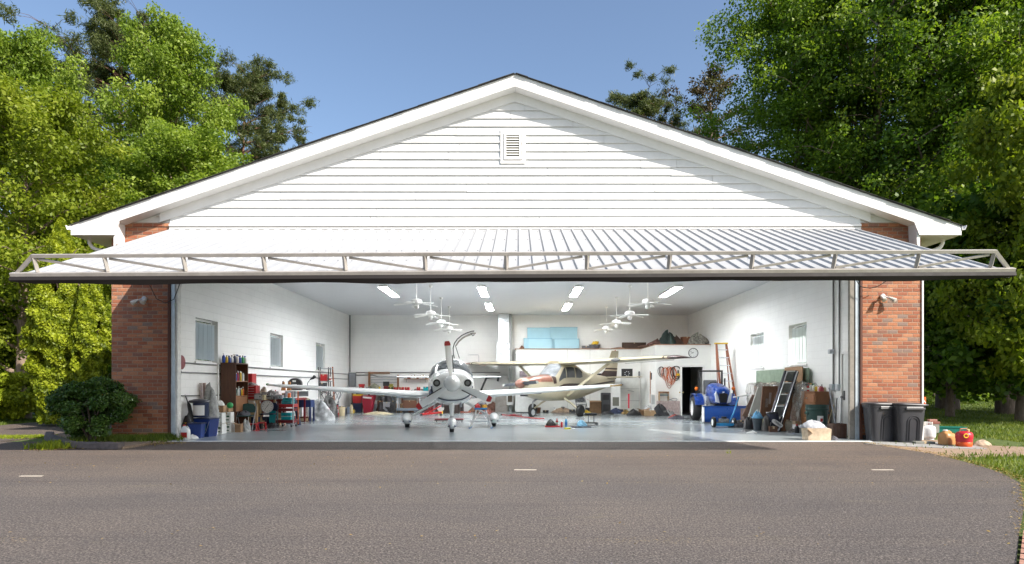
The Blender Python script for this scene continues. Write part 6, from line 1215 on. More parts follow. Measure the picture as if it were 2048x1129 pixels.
fo = link(bpy.data.objects.new('badge_text', fc_)); dg_ = bpy.context.evaluated_depsgraph_get(); me_ = bpy.data.meshes.new_from_object(fo.evaluated_get(dg_)); bpy.data.objects.remove(fo); me_.materials.clear(); me_.materials.append(BLACK)
bt_ = link(bpy.data.objects.new('badge_lettering', me_)); bt_.parent = bo; bt_.location = (0,-.0145,.006); bt_.rotation_euler = (R(90),0,0)
carton('small yellow and black tape box beside the golf bag', G(1560,862.5), .10,.08,.07, R(10), YELLOW, name='tape_box')
jug('cream plastic jug with a wide body right of the golf bag', G(1577,863), .25,.2,.30, M((.60,.55,.42), .5), CREAM); carton('white foam cooler box right of the cream jug', G(1597,865.5), .26,.2,.22, R(-5), M((.72,.73,.74), .7), name='foam_box'); carton('small tan box sitting on the white foam cooler', (G(1594,865.5)[0], G(1594,865.5)[1]+.05), .14,.14,.09, R(8), M((.42,.32,.22), .8), z=.222, name='tan_box')
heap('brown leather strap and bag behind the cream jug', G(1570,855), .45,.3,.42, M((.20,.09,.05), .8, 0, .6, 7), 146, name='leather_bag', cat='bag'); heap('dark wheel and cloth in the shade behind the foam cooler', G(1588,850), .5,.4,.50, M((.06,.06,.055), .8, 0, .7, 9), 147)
x_, y_ = G(1637,882); t = thing('battered_carton', 'battered tan carton in the sun patch at the front right', 'box', (x_, y_+.1, 0), R(-3)); m = MB(); w_, d_, h_ = .55,.34,.30
m.loft([[(-w_/2*.93,-d_/2,0),(w_/2*.93,-d_/2,0),(w_/2*.93,d_/2,0),(-w_/2*.93,d_/2,0)],[(-w_/2,-d_/2-.01,h_),(w_/2,-d_/2,h_-.02),(w_/2,d_/2,h_),(-w_/2-.02,d_/2,h_+.02)]]); part(m, 'body', M((.58,.46,.33), .9, 0, .45, 4, .4), t); part(MB().bar((-w_/2-.0,-d_/2-.015,h_-.02),(-w_/2+.1,-d_/2-.05,h_-.12),.10,.006), 'torn_flap', CARD, t)
heap('newspapers and packing paper heaped on the battered carton', (x_-.08, y_+.12), .56,.32,.16, M((.40,.42,.46), .8, 0, .5, 14), 148, z=.298, name='newspapers', cat='newspapers')
x_, y_ = G(1686,878); t = thing('wooden_crate', 'weathered wooden crate of sticks at the foot of the right jamb', 'crate', (x_-.02, y_+.25, 0))
for s in (-1, 1):
    part(MB().box(-.16,.16,s*.15-.01,s*.15+.01,0,.36), 'slat_side', M((.16,.10,.08), .9, 0, .4, 8), t); part(MB().box(s*.16-.01,s*.16+.01,-.139,.139,0,.36), 'slat_side', M((.13,.08,.06), .9, 0, .4, 8), t)
for k in range(4): part(MB().box(-.155+k*.08,-.15+k*.08+.003,-.165,-.161,0,.36), 'slat_gap', BROWN, t)
for k, (a, b, zt, r_, c, lb) in enumerate(((-.02,-.12,1.24,.02,STEEL,'thick grey pole leaning in the wooden crate'),(-.10,.16,.98,.014,DGREY,'thin dark pole leaning right from the wooden crate'),(.05,.12,1.02,.012,STEEL,'second thin pole crossing in the wooden crate'))):
    pole(lb, (x_+a, y_+.22, .05), (x_+a+b, y_+.40, zt), r_, c, name='long_pole', cat='pole')
for k, (a, b, zt, r_, c, lb) in enumerate(((0,.05,.95,.016,ALU,'silver pole standing left of the wooden crate'),(-.06,.22,.80,.014,CREAM,'cream stick with a knob left of the wooden crate'),(-.1,.2,.65,.013,LGREY,'pale grey stick low by the dark green bin'))):
    x1_, y1_ = G(1667,866); pole(lb, (x1_+a, y1_, .05), (x1_+a+b*.6, y1_+.3, zt), r_, c, name='long_pole', cat='pole')
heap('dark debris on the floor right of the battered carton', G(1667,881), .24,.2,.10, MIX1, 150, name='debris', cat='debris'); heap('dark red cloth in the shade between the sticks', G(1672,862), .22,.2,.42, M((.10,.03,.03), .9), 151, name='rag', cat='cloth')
# ---- outside on the right
def wheelie(label, px0, px1, py0, py1, rz, lz):
    x_, y_ = G((px0+px1)/2, py1); y_ += .22; s_ = sc(y_-.2); w_ = (px1-px0)/s_; h = (py1-py0)/s_; t = thing('trash_can', label, 'trash can', (x_, y_, 0), rz, 'trash cans by the right pillar'); PC = M((.042,.043,.050), .42, 0, .1, 4)
    def ring(k, z, r_=.28): return [(w_/2*k*math.copysign(abs(math.cos(a))**.45, math.cos(a)), .26*k*math.copysign(abs(math.sin(a))**.45, math.sin(a)), z) for a in np.linspace(0, 2*math.pi, 32, endpoint=False)]
    part(MB().loft([ring(.72,0), ring(.74,.03), ring(.90,h*.86), ring(.93,h*.865), ring(.95,h*.93)]), 'body', PC, t, smooth=35)
    m = MB(); m.loft([ring(1.0,h*.93), ring(1.02,h*.95), ring(.99,h*.972), ring(.6,h*.992), ring(.3,h)]); ld = part(m, 'lid', PC, t, smooth=35, rot=(0, R(lz), 0))
    for j, k in enumerate((.17, .11)):
        part(MB().tube([(-k*w_*1.1+w_*.04,-.26*.78-.004,.05)]+[(k*w_*1.1*math.cos(a)+w_*.04, -.26*(.78+.14*(.52+.1*math.sin(a)))-.004, h*.52+k*w_*math.sin(a)*1.1) for a in np.linspace(math.pi, 0, 12)]+[(k*w_*1.1+w_*.04,-.26*.78-.004,.05)], .008, 6), 'rib', PC, t, smooth=60)
    part(MB().box(-w_*.22,w_*.36,-.275,-.235,h*.82,h*.86), 'grip', PC, t, bev=.01); part(MB().box(-w_*.2,w_*.3,-.262,-.256,h*.875,h*.90), 'liner_edge', M((.55,.55,.55), .3), t)
    for s in (-1, 1): part(MB().cyl((s*w_*.30,.23,.06),(s*w_*.36,.23,.06),.06,n=12), 'wheel', BLACK, t)
wheelie('dark grey wheeled trash can, the left one touching the brick', 1739, 1806, 805, 884, R(2), 1.0); wheelie('dark grey wheeled trash can, the right one at the corner trim', 1794, 1858, 806, 886, R(-3), 2.0)
x_, y_ = G(1862,880); t = thing('gas_cylinder', 'pale grey propane cylinder right of the trash cans', 'gas cylinder', (x_, y_+.1, 0)); part(MB().lathe([(.12,0),(.12,.03),(.15,.05),(.158,.10),(.158,.24),(.14,.31),(.08,.34),(.01,.345)], n=24), 'tank', M((.62,.63,.64), .45, 0, .2), t, smooth=50); m = MB(); m.loft([[(.09*math.sin(a)*k_, -.09*math.cos(a)*k_, z) for a in np.linspace(.6,5.7,18)] for z, k_ in ((.33,1),(.42,1))], cap=False, close=False); part(m, 'collar', LWHITE, t); part(MB().cyl((0,0,.34),(0,0,.39),.02), 'valve', DRED, t); part(MB().lathe([(.1605,.135),(.1605,.15)], n=24), 'weld_seam', LGREY, t)
x_, y_ = G(1897,890); jug('tan plastic water jug on the path with a white handle', (x_, y_+.05), .31,.26,.30, M((.52,.26,.09), .4, 0, .25, 5), LWHITE, rz=R(20), name='water_jug'); solo(MB().taper(.20,.16,.10,.08,0,.06), 'jug_top', M((.62,.50,.38), .5), 'white spout housing', 'spout', (0,0,0)).name = 'x_tmp'
bpy.data.objects.remove(bpy.data.objects['x_tmp'])
x_, y_ = G(1935,894); t = thing('gas_can', 'red metal gas can with an orange base at the end of the path', 'gas can', (x_, y_+.1, 0)); part(MB().lathe([(.14,0),(.15,.02),(.15,.09),(.142,.10)], n=22), 'base_ring', M((.70,.09,.01), .4), t, smooth=40); part(MB().lathe([(.15,.101),(.155,.12),(.152,.155),(.16,.17),(.163,.25),(.14,.30),(.06,.325),(.01,.33)], n=24), 'tank', M((.46,.015,.03), .4), t, smooth=50); part(MB().tube([(-.10,0,.30),(-.08,0,.37),(.06,0,.38),(.09,0,.30)], .012, 8), 'handle', M((.35,.12,.05), .5), t); part(MB().lathe([(.03,.31),(.035,.36),(.02,.37)], (.05,-.04,0), 12), 'cap', M((.5,.40,.2), .5), t)
part(MB().tube([(-.02+.045*math.cos(a)-.05,-.155-.006*math.cos(a)*0-.0,.235+.04*math.sin(a)) for a in np.linspace(0, 6.28, 14)], .010, 6), 'emblem', YELLOW, t)
x_, y_ = G(1893,866); t = thing('plastic_tray', 'open teal green plastic tray on the grass behind the tan jug', 'tray', (x_+.1, y_, 0), R(-20)); m = MB()
for a in ((-.33,.33,-.16,-.145),(-.33,.33,.145,.16),(-.33,-.315,-.145,.145),(.315,.33,-.145,.145)): m.box(*a, 0, .17)
m.box(-.315,.315,-.145,.145,0,.015); part(m, 'tray', M((.01,.20,.15), .5), t); part(MB().box(-.345,.345,-.175,-.161,.15,.175), 'rim', M((.01,.24,.18), .5), t)
carton('flat grey stone slab on the path before the right trash can', G(1847,887.5), .42,.16,.05, R(-3), M((.24,.24,.21), .9, 0, .3, 8), name='stone_slab', cat='stone').name = 'stone_slab'
solo(MB().heap(.36,.22,.12,160,12,5,.2), 'rock', M((.46,.36,.26), .9, 0, .4, 6, .5), 'tan rock on the grass right of the red gas can', 'rock', G(1964,891))
t = thing('brick_stack', 'two old red bricks stacked behind the propane cylinder', 'bricks', (*G(1865,866), 0)); part(MB().box(-.16,.16,-.08,.08,.24,.31), 'brick', M((.26,.10,.08), .9, 0, .4), t, bev=.01, rot=None); part(MB().box(-.12,.10,-.06,.06,.311,.37), 'brick', M((.34,.17,.14), .9, 0, .4), t, bev=.01); part(MB().box(-.14,.14,-.07,.07,0,.239), 'block', M((.25,.24,.22), .9), t)
t = thing('orange_sign', 'small orange marker with a white arrow at the foot of the corner trim', 'marker', (X(1847,.5), .5, Z(809,.5))); part(MB().box(-.06,.06,0,.02,0,.18), 'plate', M((.80,.13,.02), .5), t); part(MB().bar((-.05,-.006,.03),(.0,-.006,.10),.018,.006,up=(0,1,0)), 'arrow', LWHITE, t); part(MB().bar((.05,-.006,.03),(.0,-.006,.10),.018,.006,up=(0,1,0)), 'arrow', LWHITE, t); part(MB().box(-.02,.02,.02,.04,-.6,.1), 'post', GREY, t)
# flood lights on the pillars, loose cables under the door
def flood(label, x_, z_, s):
    t = thing('flood_light', label, 'flood light', (x_, -.02, z_), 0, 'twin flood lights on the pillars'); part(MB().lathe([(.055,0),(.055,.03),(.03,.05)], n=16, axis='Y'), 'wall_plate', LGREY, t)
    for k, (a, b) in enumerate(((-s*.08,-.03),(s*.12,-.06))):
        d = Vector((a, -.10, b)); e = Vector((s*.10 if k else s*.02, -.10, -.10)).normalized(); part(MB().tube([(0,-.04,0), d], .016, 8), 'arm', LGREY, t); part(MB().tube([d-e*.04, d, d+e*.07, d+e*.13, d+e*.135], [.02,.035,.05,.062,.05], 14), 'lamp_head', M((.66,.65,.60), .4), t, smooth=50)
    return t
flood('pale twin flood light on the shaded left brick pillar', X(290,0), Z(598,0), -1); flood('pale twin flood light on the sunlit right brick pillar', X(1764,0), Z(593,0), 1)
for lb, pts in (('black cable hanging in a loop under the door at the left pillar', [(X(302,-.2), -.25, Z(572,-.2)),(X(313,-.2), -.2, Z(598,-.2)),(X(328,-.2), -.15, Z(606,-.2)),(X(343,-.2), -.1, Z(598,-.2)),(X(356,-.1), -.1, Z(578,-.1)),(X(360,-.1), -.1, Z(566,-.1))]), ('black cable hanging in a shallow loop under the door at the right pillar', [(X(1713,-.1), -.1, Z(562,-.1)),(X(1724,-.2), -.15, Z(573,-.2)),(X(1740,-.2), -.2, Z(577,-.2)),(X(1756,-.2), -.2, Z(573,-.2)),(X(1772,-.2), -.25, Z(562,-.2))])):
    solo(MB().tube(pts, .010, 6), 'loose_cable', BLACK, lb, 'cable', smooth=60)
solo(MB().tube([(X(362,.5), .5, Z(566,.5)),(X(359,.5), .5, Z(600,.5)),(X(356,.5), .5, Z(664,.5))], .012, 6), 'loose_cable', BLACK, 'straight black cable hanging down beside the left jamb', 'cable', smooth=60)

# ---- more small clutter on and under the benches
ords = ('first','second','third','fourth','fifth','sixth','seventh','eighth','ninth','tenth','eleventh','twelfth','thirteenth','fourteenth')
rc2 = random.Random(77); pal = [DRED, BLACK, DGREY, CARD2, LWHITE, NAVY, RED, GREY, BROWN, YELLOW, BEIGE, TEAL, MIX2, ORANGE]
def small(kind, lb, x, y, z, w, h, c):
    if kind == 0: carton(lb, (x, y), w, w*.7, h, R(rc2.uniform(-12, 12)), c, z=z, name='small_box')
    elif kind == 1: bottle(lb, (x, y), w*.3, h*1.2, c, rc2.choice([LWHITE, BLACK, RED]), z=z)
    elif kind == 2: can(lb, (x, y), w*.32, h, c, z=z, name='paint_can')
    else: bucket(lb, (x, y), w*.5, h, c, z=z)
kn = ('box','bottle','can','pail')
for k in range(14):
    kd = rc2.choice((0,0,1,2)); small(kd, 'small %s on the back workbench, %s from its left end' % (kn[kd], ords[k]), X(712,15.3)+k*.28+rc2.uniform(-.05,.05), 15.22+rc2.uniform(0,.12), .982, rc2.uniform(.12,.24), rc2.uniform(.12,.26), rc2.choice(pal))
for k in range(11):
    kd = rc2.choice((0,0,3,0)); small(kd, '%s under the back workbench, %s from its left end' % (kn[kd], ords[k]), X(760,15.0)+k*.30, 15.1+rc2.uniform(0,.2), 0, rc2.uniform(.26,.36), rc2.uniform(.25,.62), rc2.choice([BLACK, DGREY, BROWN, CARD2, NAVY, DRED, GREY, MIX1]))
for k in range(9):
    kd = rc2.choice((0,1,2,0)); small(kd, 'small %s on the long red workbench, %s from the door side' % (kn[kd], ords[k]), -8.05+rc2.uniform(-.1,.2), 20.15-DD+k*.20, .862, rc2.uniform(.10,.18), rc2.uniform(.12,.24), rc2.choice(pal))
for k in range(8):
    kd = rc2.choice((0,0,3)); small(kd, '%s on the floor under the left benches, %s from the door side' % (kn[kd], ords[k]), -7.95+rc2.uniform(0,.25), 18.6-DD+k*.42, 0, rc2.uniform(.2,.32), rc2.uniform(.18,.42), rc2.choice([BLACK, CARD, DRED, NAVY, DGREY, CARD2, BEIGE, MIX1]))
for k in range(9):
    kd = rc2.choice((0,0,3,1)); small(kd, 'small %s on the floor along the left wall near the corner, %s inward' % (kn[kd], ords[k]), -7.75+rc2.uniform(-.2,.35), 23.3-DD+k*.75, 0, rc2.uniform(.2,.36), rc2.uniform(.15,.42), rc2.choice(pal))
for k in range(11):
    kd = rc2.choice((0,0,2,3)); small(kd, 'small %s on the floor before the office front wall, %s from its left' % (kn[kd], ords[k]), X(1075,14.2)+k*.40, 14.4+rc2.uniform(-.2,.3), 0, rc2.uniform(.2,.36), rc2.uniform(.12,.36), rc2.choice([BLACK, CARD, CARD2, LWHITE, NAVY, DGREY, MIX1, BROWN]))
for k in range(8):
    kd = rc2.choice((0,1,2,0)); small(kd, 'small %s on the floor by the right wall clutter, %s from the tractor' % (kn[kd], ords[k]), 6.75+rc2.uniform(-.15,.3)+k*.07, 4.9-k*.42, 0, rc2.uniform(.12,.22), rc2.uniform(.10,.24), rc2.choice([BLACK, CARD2, LWHITE, DGREY, BEIGE, MIX2, BROWN]))
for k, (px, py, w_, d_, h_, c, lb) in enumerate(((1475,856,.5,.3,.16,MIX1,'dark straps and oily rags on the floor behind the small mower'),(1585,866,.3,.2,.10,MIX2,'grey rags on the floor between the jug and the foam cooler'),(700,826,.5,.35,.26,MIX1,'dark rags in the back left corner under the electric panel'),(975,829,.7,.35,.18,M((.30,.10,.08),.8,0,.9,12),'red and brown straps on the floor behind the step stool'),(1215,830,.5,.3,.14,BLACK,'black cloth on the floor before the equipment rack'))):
    heap(lb, G(px, py), w_, d_, h_, c, 200+k, rough=.5)

# ================================================================== plants
def leaf_mat(name, a, b_, c_, trans=.45, rough=.5):
    n = NT(name); at = n.n('ShaderNodeAttribute'); at.attribute_name = 'tint'
    col = n.ramp(at.outputs['Fac'], [(0, a), (.5, b_), (1, c_)])
    d = n.n('ShaderNodeBsdfPrincipled'); n.l(col, d.inputs['Base Color']); d.inputs['Roughness'].default_value = rough; d.inputs['Specular IOR Level'].default_value = .3
    t = n.n('ShaderNodeBsdfTranslucent'); n.l(n.mix(1, col, (1.3,1.35,.6), 'MULTIPLY'), t.inputs[0])
    mx = n.n('ShaderNodeMixShader'); mx.inputs[0].default_value = trans; n.l(d.outputs[0], mx.inputs[1]); n.l(t.outputs[0], mx.inputs[2])
    return n.done(mx.outputs[0])
def bark_mat(a=(.06,.045,.035), b_=(.19,.15,.12), nm='bark'):
    n = NT(nm); f = n.noise(5, 7, .75, n.scale(n.coord(), (3, 3, .7)))
    return n.done(n.bsdf(n.ramp(f, [(.3, a), (.7, b_)]), .9, 0, n.bump(f, 1, .05)))
BARK = bark_mat(); BARK2 = bark_mat((.16,.11,.08), (.36,.27,.21), 'pale_bark'); BARKR = bark_mat((.10,.05,.03), (.26,.15,.10), 'pine_bark')
LF_B = leaf_mat('bright_leaf', (.10,.165,.018), (.19,.275,.034), (.34,.42,.07))
LF_O = leaf_mat('olive_leaf', (.11,.155,.010), (.19,.25,.018), (.32,.36,.04))
LF_D = leaf_mat('deep_leaf', (.035,.08,.010), (.08,.155,.016), (.18,.27,.03))
LF_G = leaf_mat('mid_leaf', (.075,.145,.014), (.15,.24,.024), (.30,.39,.05))
LF_P = leaf_mat('pine_needle', (.05,.07,.025), (.09,.115,.035), (.15,.17,.06), .3)
LF_R = leaf_mat('sparse_leaf', (.06,.04,.02), (.09,.07,.03), (.08,.10,.03), .3)
LF_A = leaf_mat('arborvitae_leaf', (.09,.13,.006), (.22,.27,.012), (.38,.43,.03), .3)
LF_S = leaf_mat('holly_leaf', (.02,.05,.01), (.05,.11,.018), (.11,.19,.04), .2, .3)
GRS = leaf_mat('grass_blade', (.06,.10,.012), (.12,.17,.02), (.24,.27,.06), .4)

def leaf_mesh(name, P, size, mat, rs, out=None, asp=.55, droop=.0, tint=None, jit=.9, up=.35):
    """P (n,3) leaf centres; one bent four-cornered leaf each"""
    n = len(P); nm = rs.normal(size=(n, 3))*jit
    if out is not None: nm += out*.7
    nm[:, 2] += up; nm /= np.linalg.norm(nm, axis=1)[:, None]+1e-9
    a = rs.normal(size=(n, 3)); a[:, 2] -= droop; a -= nm*(a*nm).sum(1)[:, None]; a /= np.linalg.norm(a, axis=1)[:, None]+1e-9
    b = np.cross(nm, a); s = (size*rs.uniform(.6, 1.3, n))[:, None]
    V = np.empty((n, 4, 3)); V[:, 0] = P-a*s*.5; V[:, 1] = P+b*s*.5*asp+nm*s*.05; V[:, 2] = P+a*s*.5-nm*s*.08; V[:, 3] = P-b*s*.5*asp+nm*s*.05
    me = bpy.data.meshes.new(name); me.vertices.add(4*n); me.vertices.foreach_set('co', V.ravel())
    me.loops.add(4*n); me.loops.foreach_set('vertex_index', np.arange(4*n, dtype=np.int32))
    me.polygons.add(n); me.polygons.foreach_set('loop_start', np.arange(0, 4*n, 4, dtype=np.int32)); me.polygons.foreach_set('loop_total', np.full(n, 4, dtype=np.int32))
    me.materials.append(mat); me.update(calc_edges=True)
    at = me.attributes.new('tint', 'FLOAT', 'FACE'); t = rs.uniform(0, 1, n)*.5+.25 if tint is None else np.clip(tint+rs.normal(size=n)*.16, 0, 1)
    at.data.foreach_set('value', t.astype(np.float32)); return me

def clump_leaves(name, C, n, size, mat, rs, flat=.75, asp=.6, droop=0., shell=.45, up=.35, centre=None, tmul=1.0):
    C = np.array(C); w_ = C[:, 3]**2; w_ /= w_.sum(); idx = rs.choice(len(C), n, p=w_)
    d = rs.normal(size=(n, 3)); d /= np.linalg.norm(d, axis=1)[:, None]
    r = C[idx, 3]*rs.uniform(0, 1, n)**shell
    lump = 1+.25*np.sin(d[:, 0]*5+idx)*np.cos(d[:, 2]*6+idx*1.7)
    off = d*(r*lump)[:, None]; off[:, 2] *= flat
    tc = rs.uniform(.2, .8, len(C))[idx]*tmul
    return leaf_mesh(name, C[idx, :3]+off, size, mat, rs, d, asp, droop, tc, up=up)

def tree_kind(seed, h, rad, base=.25, kind='broad', nl=26, leaves=26000, lsize=.2, mat=None, bark=None, tr=.02, clump=.9, lean=0.):
    rs = np.random.RandomState(seed); rg = random.Random(seed); m = MB(); C = []
    tp = []; lx = ly = 0
    for i in range(9):
        t = i/8; lx += rg.uniform(-.02, .02)*h*.35+lean*h/8; ly += rg.uniform(-.02, .02)*h*.35; tp.append(Vector((lx*t, ly*t, h*.95*t)))
    r0 = h*tr
    m.tube([Vector((0,0,-.5))]+tp, [r0*1.5, r0*1.25]+[r0*(1-.9*i/8) for i in range(1, 9)], 10)
    def at(t):
        f = t*8; i = min(int(f), 7); return tp[i].lerp(tp[i+1], f-i)
    for k in range(nl):
        q = (k+rg.uniform(.1, .9))/nl; t = base+(1-base)*q*.97; az = k*2.4+rg.uniform(-.5, .5)
        if kind == 'broad': L = rad*math.sqrt(max(.05, 1-((q-.38)/.66)**2))*rg.uniform(.72, 1.12)
        elif kind == 'cone': L = rad*(1-q*.85)*rg.uniform(.8, 1.1)
        elif kind == 'pine': L = rad*(.55+.6*math.sin(q*2.6))*rg.uniform(.55, 1.15)*(1 if q < .85 else .55)
        else: L = rad*math.sqrt(max(.06, 1-((q-.45)/.6)**2))*rg.uniform(.6, 1.1)
        p0 = at(t); rise = {'broad': .55+.6*q, 'pine': .15+.55*q, 'cone': .1, 'sparse': .6}[kind]
        d = Vector((math.cos(az), math.sin(az), rise)).normalized()
        pts = [p0]; 
        for i in range(1, 5): pts.append(p0+d*L*i/4*1.05+Vector((rg.uniform(-.07, .07)*L, rg.uniform(-.07, .07)*L, rg.uniform(-.04, .06)*L - (.05*L*(i/4)**2))))
        rb = max(.02, r0*(.42-.3*q)); m.tube(pts, [rb*(1-.85*i/4) for i in range(5)], 6)
        for i in range(1, 5):
            f = i/4
            if i >= 2 or kind in ('broad', 'cone'): C.append((*pts[i], clump*(.55+.5*rg.random())*(.75+.25*f)))
            for j in range(2 if kind != 'pine' else 3):
                a2 = az+rg.choice((-1, 1))*rg.uniform(.5, 1.2); L2 = L*.38*rg.uniform(.6, 1.1)
                e = pts[i]+Vector((math.cos(a2)*L2, math.sin(a2)*L2, rg.uniform(-.1, .5)*L2))
                m.tube([pts[i], pts[i].lerp(e, .5)+Vector((0,0,.04*L)), e], [rb*.32, rb*.2, rb*.06], 4)
                C.append((*e, clump*rg.uniform(.4, .85)))
    C.append((*at(1.0), clump*.7)); C.append((*(at(1.0)+Vector((0,0,.5))), clump*.45))
    if kind == 'pine':
        C = [c for c in C if rg.random() < .8]; n = leaves
        Ca = np.array(C); idx = rs.randint(0, len(Ca), n//9)
        d = rs.normal(size=(len(idx), 3)); d /= np.linalg.norm(d, axis=1)[:, None]; P0 = Ca[idx, :3]+d*(Ca[idx, 3]*rs.uniform(0, 1, len(idx))**.5)[:, None]*np.array([1, 1, .6])
        P = np.repeat(P0, 9, 0)+rs.normal(size=(len(idx)*9, 3))*lsize*.42
        lm = leaf_mesh('crown', P, lsize*1.5, mat, rs, None, .14, -.5, np.repeat(rs.uniform(.2, .8, len(idx)), 9))
    else: lm = clump_leaves('crown', C, leaves, lsize, mat, rs, droop=.4)
    return m.mesh('trunk', bark or BARK, 60), lm
KINDS = {}
def plant_tree(key, px, depth, label, h=None, top=None, rz=0., sc3=1., name='broadleaf_tree', cat='tree', group=None, dz=0.):
    tm, lm, h0 = KINDS[key]; Y = depth-DD; x = X(px, Y)
    hh = h or (HH+(HY-top)*depth/F)
    z = gh(x, Y)+dz; k = (hh-z)/h0
    t = thing(name, label, cat, (x, Y, z), rz, group)
    for nm, me in (('trunk', tm), ('crown', lm)):
        o = link(bpy.data.objects.new(nm, me)); o.parent = t; o.scale = (k*sc3, k*sc3, k)
    return t
KINDS['tulip'] = tree_kind(1, 18, 3.7, .22, 'broad', 36, 68000, .17, LF_B, BARK2, .014, 1.0)+(18,)
KINDS['olive'] = tree_kind(2, 12.5, 3.6, .10, 'broad', 32, 70000, .155, LF_O, BARK2, .02, .95)+(12.5,)
KINDS['pine'] = tree_kind(3, 25, 4.3, .42, 'pine', 60, 150000, .20, LF_P, BARKR, .011, .78)+(25,)
KINDS['pineB'] = tree_kind(13, 24, 3.9, .48, 'pine', 46, 110000, .20, LF_P, BARKR, .011, .72)+(24,)
KINDS['oak'] = tree_kind(4, 22, 5.2, .16, 'broad', 44, 88000, .175, LF_G, BARK2, .013, 1.25)+(22,)
KINDS['oakB'] = tree_kind(5, 22, 5.4, .20, 'broad', 40, 90000, .18, LF_D, BARK, .018, 1.3)+(22,)
KINDS['sparse'] = tree_kind(6, 23, 2.9, .45, 'sparse', 30, 14000, .17, LF_R, BARK2, .010, .6)+(23,)
KINDS['young'] = tree_kind(7, 10, 2.8, .12, 'broad', 26, 26000, .20, LF_O, BARK, .014, .8)+(10,)
KINDS['under'] = tree_kind(8, 7, 3.0, .08, 'broad', 22, 22000, .22, LF_D, BARK, .016, .95)+(7,)
g_ = 'trees on the left of the hangar'
plant_tree('tulip', 30, 30, 'tall bright green broadleaf tree at the far left edge', top=58, rz=.4, sc3=.85, group=g_)
plant_tree('pine', 240, 42, 'tall dark pine with two tops behind the bright green tree left of the roof', top=20, rz=1.0, name='pine_tree', group=g_)
plant_tree('tulip', 338, 33, 'tall bright green broadleaf tree standing between the two pines', top=42, rz=2.3, sc3=.8, group=g_)
plant_tree('pineB', 492, 45, 'open round topped pine nearest the left roof slope', top=128, rz=.2, name='pine_tree', group=g_)
plant_tree('tulip', 385, 30, 'lower bright broadleaf tree right behind the left roof slope', top=262, rz=4.0, sc3=1.2, group=g_)
plant_tree('olive', 45, 24, 'yellowish green tree with a pale forked trunk at the left', top=195, rz=1.2, sc3=1.0, group=g_)
plant_tree('oakB', 175, 29, 'dark green tree behind the pointed arborvitae', top=290, rz=3.4, group=g_)
plant_tree('oak', 235, 34, 'dense green tree filling the gap beside the left brick pillar', top=290, rz=1.2, group=g_)
plant_tree('under', 30, 26.5, 'low dark green tree at the far left above the hedge', top=520, rz=.5, sc3=1.1, group=g_)
plant_tree('under', 170, 29, 'low dark green tree behind the arborvitae base', top=560, rz=2.5, sc3=1.2, group=g_)
g_ = 'trees on the right of the hangar'
plant_tree('pineB', 1272, 45, 'dark pine top showing just above the right roof slope', top=175, rz=1.5, name='pine_tree', group=g_)
plant_tree('sparse', 1430, 42, 'thin half bare tree with reddish twigs above the right roof slope', top=105, rz=.3, name='sparse_tree', group=g_)
plant_tree('oak', 1590, 33, 'tall broad green tree whose left edge meets the blue sky', top=-18, rz=.3, group=g_)
plant_tree('oak', 1745, 30, 'tall green tree, second from the left of the right hand trees', top=-120, rz=2.0, group=g_)
plant_tree('oakB', 1895, 29, 'tall dark green tree behind the right eave', top=-160, rz=.9, group=g_)
plant_tree('oak', 2050, 27, 'tall green tree at the right edge of the picture', top=-150, rz=3.3, group=g_)
plant_tree('oakB', 1990, 38, 'dark green tree deep in the wood on the right', top=100, rz=4.2, group=g_)
plant_tree('under', 1900, 25.5, 'low dark tree with hanging branches beside the right pillar', top=440, rz=.9, sc3=1.15, dz=.0, group=g_)
plant_tree('under', 2040, 23, 'low dark tree with hanging branches at the right edge', top=400, rz=2.9, sc3=1.1, group=g_)
plant_tree('young', 2060, 20.5, 'small yellow green tree with sunlit tips at the right edge', top=150, rz=1.1, sc3=.8, group=g_)
t_ = plant_tree('oak', 3300, 16.5, 'tall green tree outside the frame shading the right lawn', h=19, rz=1.1, group=g_)
rs = np.random.RandomState(31); rg = random.Random(8)
for k, (px, dp_, r_) in enumerate(((1868,34,.18),(1890,30,.22),(1925,40,.16),(1958,36,.15),(1978,44,.20),(2012,27,.34),(2035,33,.2),(1852,46,.2),(1905,52,.2),(1945,56,.2),(1995,60,.22))):
    Y = dp_-DD; x = X(px, Y); m = MB(); a, b = rg.uniform(-.3,.3), rg.uniform(-.3,.3)
    m.tube([(0,0,-.3),(a*.3,b*.3,2.2),(a,b,5.5),(a*1.5,b*2,10)], [r_*1.25,r_,r_*.8,r_*.45], 10)
    for q in (4.5, 6.5, 8.0):
        z_ = rg.uniform(0, 6.28); m.tube([(a*q/6,b*q/6,q),(a+math.cos(z_)*1.2,b+math.sin(z_)*1.2,q+.9)], [r_*.3,r_*.08], 5)
    t = thing('forest_tree', '%s trunk in the shaded right wood, %s' % (('slim dark','broad dark')[r_ > .3], ('first from the pillar','second from the pillar','third from the pillar','fourth from the pillar','fifth from the pillar','broadest one','nearest the right edge','far back near pillar','far back left','far back middle','far back right')[k]), 'tree', (x, Y, gh(x, Y)), rz=rg.uniform(0,6), group='trunks in the shaded wood')
    part(m, 'trunk', BARK, t, smooth=60)
    part(clump_leaves('crown', [(a+math.cos(i)*1.3, b+math.sin(i*1.3)*1.3, 7.5+i*.45, 1.1) for i in range(8)], 5000, .26, LF_D, rs, droop=.4), 'crown', LF_D, t) if False else None
    cm = clump_leaves('crown', [(a+math.cos(i*1.9)*1.5, b+math.sin(i*2.3)*1.5, 5.5+i*.6, 1.1) for i in range(8)], 5000, .28, LF_D, rs, droop=.4)
    o = link(bpy.data.objects.new('crown', cm)); o.parent = t
